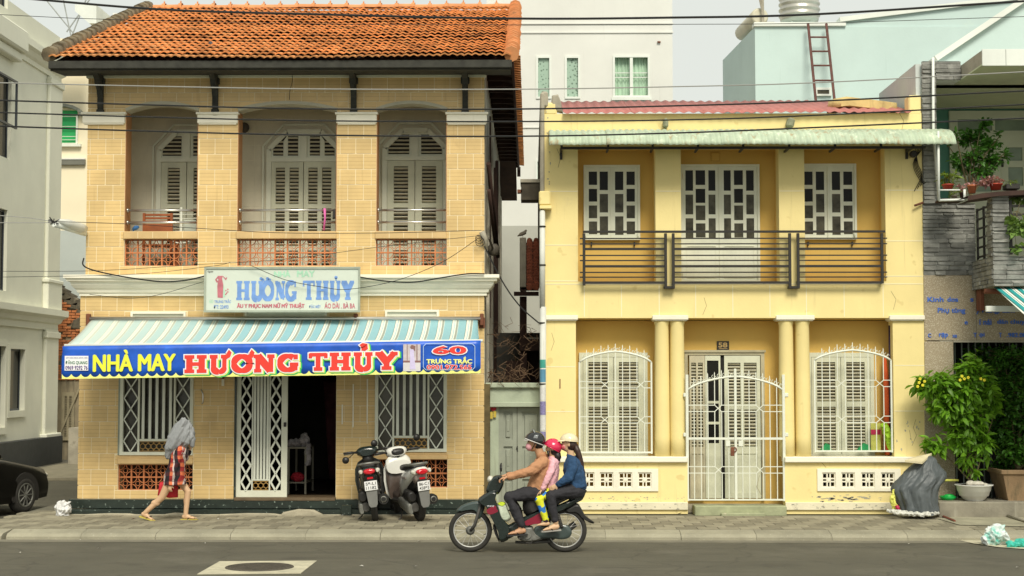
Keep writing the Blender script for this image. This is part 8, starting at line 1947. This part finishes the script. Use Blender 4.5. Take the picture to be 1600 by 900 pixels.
# --- dark dense shrub in the terracotta planter ---
Y2 = -.2; c2 = P(1592, 784, Y2)
TP = thing('terracotta_planter', (c2.x, Y2, P(1592, 783, Y2).z), 'large square weathered terracotta planter on the step at the right edge', 'plant pot')
z0, z1 = P(1592, 783, Y2-.3).z, P(1592, 734, Y2-.3).z; x0, x1 = P(1574, 760, Y2-.3).x, P(1660, 760, Y2-.3).x
b = MB(); A = [(x0+.02, Y2-.27, z0), (x1-.02, Y2-.27, z0), (x1-.02, Y2+.35, z0), (x0+.02, Y2+.35, z0)]; T_ = [(x0-.09, Y2-.36, z1), (x1+.09, Y2-.36, z1), (x1+.09, Y2+.42, z1), (x0-.09, Y2+.42, z1)]
for i in range(4): b.poly([A[i], A[(i+1) % 4], T_[(i+1) % 4], T_[i]])
b.poly(A[::-1]); b.box(x0-.11, x1+.11, Y2-.38, Y2-.33, z1-.07, z1, .01); b.box(x0-.11, x0-.06, Y2-.33, Y2+.42, z1-.07, z1, .01); b.build('planter_box', mat('weathered_terracotta', (.30,.20,.11), .9, .25, 2, .4, 40, dirt=((.42,.10,.03), .62, 2.5), streak=((.10,.09,.05), .58)), TP)
b = MB(); b.box(x0-.05, x1+.05, Y2-.32, Y2+.4, z1-.06, z1-.03); b.build('soil', m_soil, TP)
DS = thing('dark_shrub', (c2.x, Y2, z1), 'dense dark green small-leaved shrub filling the right edge above the terracotta planter', 'shrub')
lf2 = leafmesh('leaf', leafmat('dark_shrub_leaf', (.07,.20,.022), .3), .5, .15, .2)
lumps = [Lp(u, v, .0+dy, a, c_, d) for u, v, dy, a, c_, d in ((1530, 562, .5, 26, 22, .3), (1570, 556, .2, 30, 18, .35), (1605, 565, .1, 28, 24, .4), (1560, 595, .2, 28, 24, .35), (1600, 610, .0, 34, 28, .4), (1570, 640, .0, 30, 26, .35), (1610, 660, -.1, 30, 30, .4), (1565, 680, .0, 24, 24, .35), (1590, 705, -.1, 34, 24, .35), (1640, 600, 0, 30, 50, .4), (1630, 720, -.1, 26, 22, .3), (1565, 722, .1, 16, 16, .2))]
plant(DS, (c2.x, Y2, z1), lumps, lf2, 16000, .085, 300, m_stem, rnd, .1, .018)
# --- balcony garden ---
Yp = -.55; zs0 = Z(313, 1490, Yp)
SHF = thing('plant_shelf', (X(1530, 310, Yp), Yp, zs0), 'white framed metal plant shelf fixed beside the stone balcony', 'shelf')
b = MB(); pf = [(1466, 205), (1467, 313), (1507, 312), (1507, 296)]
for p, q in zip(pf, pf[1:]): b.tube([P(p[0], p[1], Yp-.1), P(q[0], q[1], Yp-.1)], .02, 6)
b.tube([P(1467, 312, Yp-.1), P(1467, 312, Yp+.4)], .02, 6); b.tube([P(1467, 297, Yp-.1), P(1500, 297, Yp-.1)], .012, 6); b.build('shelf_frame', m_bluew, SHF)
b = MB(); a, d = P(1470, 311, Yp), P(1506, 309, Yp); b.box(a.x, d.x, Yp-.1, Yp+.35, a.z-.03, a.z+.0); b.build('lower_board', m_darkwood, SHF)
b = MB(); pts = [(1512, 306), (1535, 302), (1560, 299), (1620, 296)]; Yq = -1.3
for p, q in zip(pts, pts[1:]):
    A, B_ = P(p[0], p[1], Yq), P(q[0], q[1], Yq); b.poly([(A.x, Yq, A.z), (B_.x, Yq, B_.z), (B_.x, Yq+.6, B_.z), (A.x, Yq+.6, A.z)]); b.poly([(A.x, Yq, A.z-.07), (B_.x, Yq, B_.z-.07), (B_.x, Yq, B_.z), (A.x, Yq, A.z)]); b.poly([(A.x, Yq+.6, A.z-.07), (B_.x, Yq+.6, B_.z-.07), (B_.x, Yq, B_.z-.07), (A.x, Yq, A.z-.07)])
b.build('upper_board', m_darkwood, SHF)
lf3 = leafmesh('leaf', leafmat('balcony_tree_leaf', (.055,.16,.02)), .45, .15, .15)
YT = -.1; tb = P(1516, 306, YT); TR = thing('balcony_tree', tuple(tb), 'small airy green tree growing on the balcony above the stone wall', 'tree')
lumps = [Lp(u, v, YT+dy, a, c_, d) for u, v, dy, a, c_, d in ((1533, 197, 0, 12, 14, .15), (1515, 215, .1, 15, 16, .2), (1495, 212, -.1, 9, 8, .12), (1545, 225, .1, 17, 15, .2), (1564, 210, 0, 10, 5, .1), (1520, 243, -.1, 20, 14, .22), (1490, 246, 0, 12, 10, .15), (1550, 250, .1, 18, 14, .2), (1505, 262, .1, 14, 10, .15), (1535, 268, 0, 20, 10, .2), (1568, 240, 0, 9, 8, .12), (1480, 225, 0, 5, 8, .1))]
plant(TR, tb, lumps, lf3, 1500, .095, 300, m_stem, rnd, .1, .016)
def potplant(u, v, Y, pw, ph, mpot, lab, leaf, lumpy, n, size, plab, cat='potted plant', col=None, limit=0, box=False, dr=.1):
    p = P(u, v, Y); s_ = (Y+25)/FPX; T = thing('potted_plant', tuple(p), lab, cat); b = MB()
    if box: b.box(p.x-pw*s_, p.x+pw*s_, Y-.1, Y+.1, p.z, p.z+ph*s_, .015)
    else: b.lathe(tuple(p), [(pw*s_*.72, 0), (pw*s_*.95, ph*s_*.8), (pw*s_*1.05, ph*s_*.82), (pw*s_*1.05, ph*s_), (pw*s_*.9, ph*s_), (0, ph*s_*.85)], 18)
    b.build('pot', mpot, T); pt = P(u, v-ph, Y)
    lp = [Lp(u+a, v-ph-c_, Y, e, f, .12) for a, c_, e, f in lumpy]; plant(T, pt, lp, leaf, n, size, limit, m_stem, rnd, dr, .006)
mr = mat('red_plastic_pot', (.42,.05,.025), .5, .1); mtp = mat('terracotta_pot', (.42,.13,.05), .8, .2); 
lfY = leafmesh('leaf', leafmat('yellow_green_leaf', (.16,.24,.025)), .22, .15, .3); lfP = leafmesh('leaf', leafmat('pink_grey_leaf', (.42,.22,.22)), .5, .2, .2); lfG = leafmesh('leaf', leafmat('mid_green_leaf', (.05,.14,.02)), .4, .15, .3)
potplant(1481, 296, Yp, 9, 8, mr, 'red pot with spiky yellow green leaves on the left end of the balcony shelf', lfY, [(0, 10, 15, 9), (4, 16, 10, 8)], 110, .11, '')
potplant(1491, 310, Yp, 5, 5, m_conc, 'small grey potted succulent on the lower shelf board under the balcony tree', lfY, [(0, 5, 9, 6), (-8, 6, 6, 5)], 60, .07, '')
potplant(1504, 309, Yp, 5, 9, mat('dark_pot', (.07,.035,.025), .6), 'small dark pot beside the trunk of the balcony tree', lfP, [(0, 6, 6, 5)], 30, .07, '')
potplant(1519, 302, Yq+.2, 7, 13, mtp, 'leaning terracotta pot half wrapped in white, right of the balcony tree trunk', lfP, [(0, 3, 8, 3)], 24, .06, '')
potplant(1556, 297, Yq+.2, 10, 10, mr, 'wide red pot overflowing with pinkish grey leaves on the balcony shelf', lfP, [(-12, 4, 12, 7), (4, 6, 12, 6), (-20, 0, 8, 6)], 170, .07, '')
potplant(1580, 297, Yq+.2, 11, 9, m_black, 'black rectangular trough of mixed foliage on the balcony shelf', lfY, [(0, 4, 11, 4)], 60, .06, '', box=True)
b = None
VN = thing('trailing_vine', tuple(P(1590, 360, -1.25)), 'broad-leaved light green vine trailing through the black balcony railing at the right edge', 'vine')
plant(VN, P(1590, 330, -1.25), [Lp(1588, 345, -1.3, 14, 9, .15), Lp(1590, 362, -1.3, 12, 10, .15), Lp(1600, 350, -1.3, 14, 12, .15), Lp(1588, 388, -1.3, 3, 14, .05), Lp(1595, 312, -1.0, 16, 10, .2)], leafmesh('leaf', leafmat('pale_vine_leaf', (.16,.26,.06)), .75, .15, .3), 230, .10, 230, m_stem, rnd, .5, .006)
# grass in the gutter corner
b = MB(); rg = random.Random(9)
for k in range(900):
    cx, cv, su, sv = rg.choice(((60, 808, 26, 3.2), (82, 811, 14, 2), (10, 824, 5, 2)))
    p = G(cx+rg.gauss(0, su*.5), cv+rg.gauss(0, sv*.5), .06 if cx > 30 else .10); h = rg.uniform(.04, .11)*(1 if cx > 30 else .8); a = rg.uniform(0, 6.28); dx, dy = .006*math.cos(a), .006*math.sin(a); lx, ly = rg.uniform(-.05, .05), rg.uniform(-.05, .05)
    b.poly([(p.x-dx, p.y-dy, 0), (p.x+dx, p.y+dy, 0), (p.x+dx*.6+lx*.5, p.y+dy*.6+ly*.5, h*.6), (p.x-dx*.6+lx*.5, p.y-dy*.6+ly*.5, h*.6)]); b.poly([(p.x-dx*.6+lx*.5, p.y-dy*.6+ly*.5, h*.6), (p.x+dx*.6+lx*.5, p.y+dy*.6+ly*.5, h*.6), (p.x+lx, p.y+ly, h)])
b.build('grass_tuft', leafmat('grass_blade', (.09,.20,.02)), None, 'bright green grass growing in the corner between side street and pavement', 'grass', kind='stuff')
# --- crumpled things: a displaced blob helper ---
def crumple(name, prims, m, parent=None, amp=.02, ws=12., vox=.014, fac=1, **k):
    b = MB(); prims(b); o = blob(b, name, m, parent, vox, 1); me = o.data
    for v, nn in zip(me.vertices, [v.normal.copy() for v in me.vertices]):
        p = v.co; w = abs(mnoise.noise(p*ws))+.5*abs(mnoise.noise(p*ws*2.1+Vector((3, 1, 2)))); v.co = p+nn*(.35-w)*amp*2
    me.polygons.foreach_set('use_smooth', [fac != 1]*len(me.polygons)); tag(o, **k); return o
YT2 = -.75
TPp = thing('tarp_heap', (X(1432, 800, YT2), YT2, ZW), 'tall heap wrapped in a grey plastic sheet leaning by the yellow house corner', 'tarp')
pt = lambda u, v, dy=0: P(u, v, YT2+dy)
b = MB(); N_ = 180; rows = []; sc = (YT2+25)/FPX
KEY = [(803, 1402, 1466, .25), (799, 1403, 1466, .25), (788, 1402, 1463, .25), (776, 1397, 1463, .25), (764, 1392, 1465, .24), (757, 1395, 1469, .24), (750, 1402, 1474, .22), (744, 1408, 1477, .20), (738, 1413, 1476, .18), (730, 1422, 1468, .16), (722, 1432, 1463, .12), (716, 1443, 1459, .07), (713, 1449, 1456, .03)]
for j3 in range((len(KEY)-1)*3+1):
    j = j3/3; i0 = min(int(j), len(KEY)-2); t = j-i0; v, u0, u1, dp = [KEY[i0][q]*(1-t)+KEY[i0+1][q]*t for q in range(4)]
    cx, hw = P((u0+u1)/2, v, YT2).x, (u1-u0)/2*sc; z = P(1430, v, YT2).z; row = []
    for k in range(N_):
        a = 2*pi*k/N_; am = .10*(1-j/14)+.03; f_ = math.sin(a*5+1.2+j*.13)*.5+math.sin(a*11+j*.25)*.3+abs(math.sin(a*7.5-j*.18))*.5+.5*mnoise.noise(Vector((a*3, j*.35, 1)))
        w = 1-am*.5+am*f_*.8; dd = .022*abs(mnoise.noise(Vector((a*5+j*.8, j*1.3-a*2, 7))))+.012*abs(mnoise.noise(Vector((a*11, j*2.6, 3))))
        row.append(b.V((cx+(hw*w+dd)*math.cos(a), YT2+(dp*(w+.1*f_*(1-j/16))+dd)*math.sin(a), z+.015*mnoise.noise(Vector((a*4, j*.6, 4))))))
    rows.append(row)
for j in range(len(rows)-1):
    for k in range(N_): b.F((rows[j][k], rows[j][(k+1) % N_], rows[j+1][(k+1) % N_], rows[j+1][k]), None, True)
b.F(rows[-1])
b.build('plastic_sheet', mat('grey_tarp_plastic', (.085,.098,.104), .5, .18, 3, .6, 9), TPp)
def ys(b): b.tube([pt(1397, 765, -.1), pt(1394, 780, -.12), pt(1400, 795, -.15), pt(1404, 800, -.2)], [.02, .04, .05, .02], 8)
crumple('yellow_bag_edge', ys, mat('yellow_plastic', (.62,.62,.12), .5, .3, 10), TPp, .02, 14, .010)
def ws_(b): b.tube([pt(1386, 798, -.2), pt(1400, 800, -.28), pt(1425, 803, -.3), pt(1445, 804, -.28), pt(1468, 801, -.2)], [.02, .04, .035, .04, .02], 8)
crumple('torn_white_edge', ws_, mat('dirty_white_plastic', (.55,.55,.50), .5, .35, 12, dirt=((.5,.55,.05), .6, 9)), TPp, .02, 14, .010)
b = MB(); b.tube([pt(1401, 790, -.2), pt(1404, 797, -.22)], .03, 8); b.build('crimson_scrap', mat('crimson_plastic', (.4,.01,.06), .5), TPp)
b = MB(); q = [pt(1414, 722, -.2), pt(1441, 725, -.25), pt(1456, 711, .1), pt(1432, 716, .12)]
A = [b.V(p) for p in q]; B_ = [b.V(p+Vector((0, 0, .03))) for p in q]; b.F(A[::-1]); b.F(B_)
for i in range(4): b.F((A[i], A[(i+1) % 4], B_[(i+1) % 4], B_[i]))
b.build('loose_board', mat('pale_board', (.62,.55,.36), .85, .15, 4, .3, 40), None, 'pale loose board lying on top of the grey tarp heap', 'board')
# white plastic bag at the corner
p = P(99, 810, -.55)
def wb(b): b.tube([P(98, 808, -.55), P(99, 800, -.55), P(98, 790, -.55), P(94, 784, -.55)], [.09, .11, .11, .03], 12); b.tube([P(100, 792, -.55), P(109, 785, -.55)], [.06, .02], 8)
crumple('plastic_bag', wb, mat('crumpled_white_plastic', (.68,.68,.68), .45, .1, 10, .5, 20), None, .05, 9, .011, label='crumpled white plastic bag standing at the left corner of the marble plinth', cat='plastic bag')
# rubbish bag in the gutter
gp_ = G(1559, 852, 0.0)
def gb(b): b.ell((gp_.x, gp_.y, .13), (.17, .15, .13)); b.ell((gp_.x-.10, gp_.y-.02, .08), (.13, .12, .08)); b.ell((gp_.x+.02, gp_.y, .22), (.09, .08, .06))
crumple('rubbish_bag', gb, mat('white_teal_plastic', (.66,.70,.68), .4, .1, 6, .5, 20, dirt=((.03,.42,.33), .53, 4)), None, .05, 8, .011, label='white and teal knotted rubbish bag lying in the gutter', cat='rubbish bag')
gp2 = G(1592, 856, 0.0)
def gb2(b): b.tube([(gp2.x-.16, gp2.y, .04), (gp2.x, gp2.y, .05), (gp2.x+.3, gp2.y+.05, .04)], [.03, .06, .05], 10)
crumple('teal_rag', gb2, mat('teal_plastic', (.04,.42,.33), .5, .15, 8), None, .04, 10, .011, label='flattened teal plastic scrap beside the rubbish bag at the right edge', cat='plastic scrap')
# broken ground beside the gutter on the right
b = MB(); q = [G(u, v) for u, v in ((1497, 845), (1530, 842), (1640, 846), (1640, 862), (1560, 856), (1520, 850))]; b.poly([(p.x, p.y, .011) for p in q]); b.build('gutter_patch', m_patch, None, kind='structure')
b = MB(); q = [G(u, v, ZW) for u, v in ((1465, 812), (1520, 806), (1660, 808), (1660, 826), (1500, 822))]; b.poly([(p.x, p.y, ZW+.018) for p in q]); b.build('worn_concrete_strip', mat('worn_concrete', (.33,.31,.22), .95, .25, 3, .5, 30), None, kind='structure')
c = G(1517, 808, ZW+.01); b = MB(); b.box(c.x-.13, c.x+.13, c.y-.08, c.y+.1, c.z, c.z+.14, .03); b.build('rubble_block', m_conc, None, 'rough grey concrete block on the pavement in front of the white bowl', 'concrete block')
a, d = G(1467, 806, ZW+.01), G(1492, 816, ZW+.01); b = MB(); b.tube([a+Vector((0, 0, .02)), d+Vector((0, 0, .02))], .018, 4); b.build('wood_strip', mat('red_brown_wood', (.20,.06,.03), .85, .2), None, 'short red brown wooden strip lying by the tarp heap', 'wood strip')
a, d = G(1572, 807, ZW+.02), G(1625, 823, ZW+.02); b = MB(); b.tube([a+Vector((0, 0, .02)), d+Vector((0, 0, .02))], .022, 6); b.build('fallen_pipe', m_conc, None, 'grey pipe lying on the pavement at the right edge', 'pipe')
c = P(1481, 781, -.35); b = MB(); b.lathe(tuple(c), [(.10, 0), (.13, .05), (.125, .06), (.10, .045), (0, .05)], 18); b.ell(c+Vector((.02, 0, .06)), (.09, .06, .03)); b.build('green_basin', mat('green_plastic', (.01,.42,.07), .35, .1), None, 'small bright green plastic basin on the step beside the tarp heap', 'basin')
b = MB(); b.tube([P(1462, 750.5, -.5), P(1497, 750.5, -.35)], .018, 6); b.build('yellow_pole', mat('yellow_plastic', None) if False else MATS['yellow_plastic'], None, 'short yellow pole sticking out between the tarp heap and the white bowl', 'pole')
def w2(b): c_ = P(1566, 757, .3); b.ell(c_, (.08, .08, .12))
crumple('small_white_bag', w2, MATS['crumpled_white_plastic'], None, .03, 12, .010, label='small white bag hanging behind the step between the two planters', cat='plastic bag')
# litter flecks on road and pavement
LT = MB(); rl = random.Random(31)
for u, v, s_ in [(110, 822, .03), (215, 841, .05), (180, 843, .06), (340, 812, .05), (357, 813, .06), (567, 842, .09), (540, 806, .09), (125, 845, .02), (155, 858, .03), (31, 865, .03), (320, 850, .03), (655, 847, .04), (890, 843, .03), (1420, 851, .03), (1230, 841, .03), (565, 886, .03), (650, 886, .02), (1590, 888, .03), (1100, 836, .03), (1320, 840, .03), (1063, 803, .05), (1092, 801, .03)]:
    g = G(u, v, ZW if v < 826 else 0); z = (ZW+.012 if v < 826 else .012); a = rl.uniform(0, 3); c_, s2 = math.cos(a)*s_, math.sin(a)*s_; LT.poly([(g.x-c_, g.y-s2, z), (g.x+s2*.5, g.y-c_*.5, z+.012), (g.x+c_, g.y+s2, z), (g.x-s2*.5, g.y+c_*.5, z+.008)])
LT.build('litter', mat('paper_litter', (.62,.60,.54), .8, .2, 20), None, 'scattered scraps of pale paper litter on road and pavement', 'litter', kind='stuff')
# dry leaves / red petals
b = MB()
for u, v in ((270, 841), (278, 841.5), (284, 841), (209, 812), (175, 840), (1088, 802), (1500, 806), (1485, 806)): g = G(u, v, 0 if v > 826 else ZW); z = g.z+.012; b.poly([(g.x-.04, g.y, z), (g.x, g.y-.02, z+.01), (g.x+.04, g.y, z), (g.x, g.y+.02, z+.005)])
b.build('red_scraps', mat('dull_red_scrap', (.30,.05,.05), .8), None, 'small dull red scraps lying along the kerb', 'litter', kind='stuff')
# --- loggia objects ---
CHR = thing('wooden_chair', (X(246, 360, .6), .6, zsl), 'brown wooden slatted chair in the left loggia bay behind the rail', 'chair')
x0, x1, z0, z1 = R(225, 333, 268, 385, .6); mw = mat('varnished_brown_wood', (.30,.085,.025), .4, .2, 6, .1); zz = Z(352, 246, .6)
for x in (x0, x1): 
    for y in (.6, 1.02): b = MB(); b.box(x-.02, x+.02, y-.02, y+.02, zsl, z1-(.0 if y < .7 else .25)); b.build('leg', mw, CHR)
for k in range(5): b = MB(); z = z1-.03-k*.055; b.box(x0+.02, x1-.02, .59, .61, z-.018, z+.018, .004); b.build('back_slat', mw, CHR)
b = MB(); b.box(x0-.01, x1+.01, .58, 1.05, zsl+.42, zsl+.45, .008); b.build('seat', mw, CHR)
b = MB(); b.box(x0, x1, .585, .615, zz-.14, zz, .006); b.build('lower_back_panel', mw, CHR)
RK = thing('drying_rack', (X(282, 360, .8), .8, zsl), 'round-topped white metal drying rack behind the wooden chair in the loggia', 'drying rack')
cx, cz, rr = X(283, 350, .8), Z(352, 283, .8), .30; b = MB(); b.ring((cx, .8, cz), (0, 1, 0), rr, .014, 24, 6, a0=0, a1=pi); b.tube([(cx-rr, .8, cz), (cx-rr, .8, zsl)], .014, 6); b.tube([(cx+rr, .8, cz), (cx+rr, .8, zsl)], .014, 6); b.tube([(cx, .8, cz+rr), (cx, .8, zsl)], .02, 6)
for k in range(5): z = cz+.18-k*.07; hw = math.sqrt(max(0, rr*rr-max(0, z-cz)**2)); b.tube([(cx-hw, .8, z), (cx+hw, .8, z)], .008, 5)
b.build('rack_frame', m_white_iron, RK)
b = MB(); b.puff([(cx+.02, cz-.1), (cx+.04, cz+.1), (cx+.24, cz+.09), (cx+.27, cz-.02), (cx+.25, cz-.14)], .82, .03); b.build('pale_cloth', mat('pale_green_cloth', (.50,.54,.46), .8, .12), RK)
c = P(212, 356, .12); b = MB(); b.tube([c+Vector((-.05, 0, -.03)), c, c+Vector((.05, 0, .02))], [.02, .04, .02], 8); b.tube([c+Vector((-.02, 0, 0)), c+Vector((-.05, 0, -.08))], .012, 5); b.build('blue_cloth', mat('blue_cloth', (.03,.12,.30), .8), None, 'crumpled blue cloth on the ledge left of the wooden chair', 'cloth')
b = MB(); x = X(507, 340, .07); b.tube([(x, .07, Z(325, 507)), (x+.01, .06, Z(340, 507)), (x-.01, .07, Z(359, 507))], [.022, .016, .018], 6); b.build('pink_ribbon', mat('pink_ribbon_cloth', (.75,.15,.42), .7), None, 'pink ribbon tied to the rail of the middle loggia bay', 'ribbon')
b = MB(); x = X(523, 333, .06); b.puff([(x-.035, Z(342, 523)), (x-.03, Z(330, 523)), (x, Z(325, 523)), (x+.03, Z(330, 523)), (x+.03, Z(341, 523))], .06, .03); b.build('dark_pouch', m_black, None, 'small dark pouch hanging on the rail at the right of the middle bay', 'pouch')
# --- birds ---
def bird(u, v, Y, s, m, label, left=True):
    p = P(u, v, Y); g = -1 if left else 1; T = thing('bird', tuple(p), label, 'bird'); b = MB(); limb(b, [p+Vector((g*-.16*s, 0, .04*s)), p+Vector((g*-.05*s, 0, .10*s)), p+Vector((g*.05*s, 0, .14*s)), p+Vector((g*.09*s, 0, .21*s))], [.015*s, .06*s, .06*s, .032*s]); b.tube([p+Vector((g*.10*s, 0, .215*s)), p+Vector((g*.15*s, 0, .205*s))], [.012*s, .002], 6)
    blob(b, 'body', m, T, .006, 2); b = MB()
    for q in (-.02, .02): b.tube([p+Vector((0, q, .09*s)), p+Vector((.0, q, 0))], .005*s, 4)
    b.build('legs', m_rust, T)
pr_ = P(337, 86, 0); yb = EY+1.2; bird(337, 87, yb, 1.0, mat('dark_pigeon', (.035,.035,.045), .6, .3, 20), 'dark pigeon sitting on the clay roof tiles')
bird(817, 371, 3.4, .6, mat('pale_dove', (.30,.26,.20), .7, .3, 20), 'pale brown dove perched on the concrete post in the alley', False)
# --- things behind the right window guard ---
b = MB(); x, y = X(1386, 640, .28), .28; b.tube([(x-.02, y, Z(556, 1386)), (x, y, Z(620, 1386)), (x+.03, y, Z(712, 1386))], [.02, .06, .075], 10); b.build('furled_orange_parasol', mat('orange_red_canvas', (.62,.10,.02), .8, .15, 5, .2, 20), None, 'furled orange red parasol standing behind the right window guard', 'parasol')
b = MB(); b.tube([(X(1391, 505, .2), .2, Z(508, 1391)), (X(1393, 712, .2), .2, Z(712, 1391))], [.03, .028], 8); b.build('dark_pole', mat('dark_purple_pole', (.03,.012,.04), .5), None, 'dark purple pole beside the furled orange parasol', 'pole')
def gbb(b): b.tube([(X(1380, 660, .15), .15, Z(662, 1380)), (X(1388, 680, .15), .15, Z(680, 1388)), (X(1392, 705, .15), .15, Z(706, 1392))], [.05, .07, .03], 10)
crumple('lime_bag', gbb, mat('lime_plastic', (.32,.55,.02), .5, .25, 9), None, .02, 12, .010, label='lime green plastic bag hung on the bars beside the orange parasol', cat='plastic bag')
for k, (u0, u1) in enumerate(((1281, 1299), (1338, 1360))):
    b = MB(); b.prism([(X(u0, 705, .2), Z(706, u0)), (X(u1, 705, .2), Z(706, u1)), (X(u1-3, 700, .2), Z(696, u1)), (X((u0+u1)/2, 700, .2), Z(693, u0)), (X(u0+2, 700, .2), Z(702, u0))], .14, .22); b.build('green_box_corner', mat('deep_green_card', (.01,.26,.08), .6), None, ('left' if k == 0 else 'right')+' green folded corner poking up behind the right window guard', 'box')
b = MB(); b.box(X(1361, 690, .25), X(1376, 690, .25), .25, .28, Z(706, 1368), Z(662, 1368)); b.box(X(1361, 690, .25), X(1376, 690, .25), .245, .249, Z(680, 1368), Z(672, 1368), mi=1); b.build('yellow_sack', [mat('olive_yellow_sack', (.45,.45,.10), .7, .2, 8), MATS['crimson_plastic']], None, 'olive yellow printed sack behind the right window guard', 'sack')
# --- inside the shop ---
ST = thing('sewing_table', (X(470, 770, 1.4), 1.4, ZP), 'pale folding table just inside the dark shop door', 'table')
x0, x1 = X(452, 700, 1.2), X(482, 700, 1.2); zt_ = ZP+.78
b = MB(); b.box(x0, x1, 1.0, 1.9, zt_-.03, zt_, .004); b.build('table_top', mat('dull_table_top', (.28,.26,.20), .6), ST)
for x, y in ((x0+.02, 1.02), (x1-.02, 1.02), (x0+.02, 1.88), (x1-.02, 1.88)): b = MB(); b.box(x-.015, x+.015, y-.015, y+.015, ZP, zt_-.03); b.build('leg', MATS['dull_table_top'], ST)
b = MB(); b.box(x0, x1, 1.0, 1.8, ZP+.18, ZP+.2); b.build('lower_shelf', MATS['dull_table_top'], ST)
def cl(b): b.ell((x0+.1, 1.1, zt_+.06), (.12, .1, .07)); b.ell((x1-.06, 1.15, zt_+.1), (.08, .1, .12)); b.tube([(x1+.01, 1.05, zt_+.05), (x1+.02, 1.02, zt_-.3)], [.05, .04], 8)
crumple('folded_cloth', cl, mat('dim_pale_cloth', (.36,.33,.34), .9, .4, 9), None, .03, 10, .012, label='heap of pale cloth on the table inside the shop door', cat='cloth')
def rg_(b): b.ell(((x0+x1)/2, 1.15, ZP+.27), (.12, .1, .08))
crumple('red_bundle', rg_, mat('red_cloth', (.50,.02,.04), .8), None, .02, 10, .012, label='red bundle on the lower shelf of the table inside the shop', cat='bundle')
b = MB(); b.puff([(X(515, 700, 3), ZP+.1), (X(505, 660, 3), ZP+1.9), (X(540, 660, 3), ZP+1.9), (X(545, 700, 3), ZP+.1)], 3.0, .2); b.build('hanging_garments', mat('maroon_garment', (.10,.03,.035), .9, .4, 6), None, 'dim maroon garments hanging inside the shop', 'clothes')
b = MB(); b.box(X(533, 800, -.45), X(549, 800, -.45), -.45, -.33, ZW, ZW+.16, .01); b.build('marble_offcut', m_marble, None, 'black marble offcut standing by the plinth left of the black scooter', 'stone slab')
print('plants done')
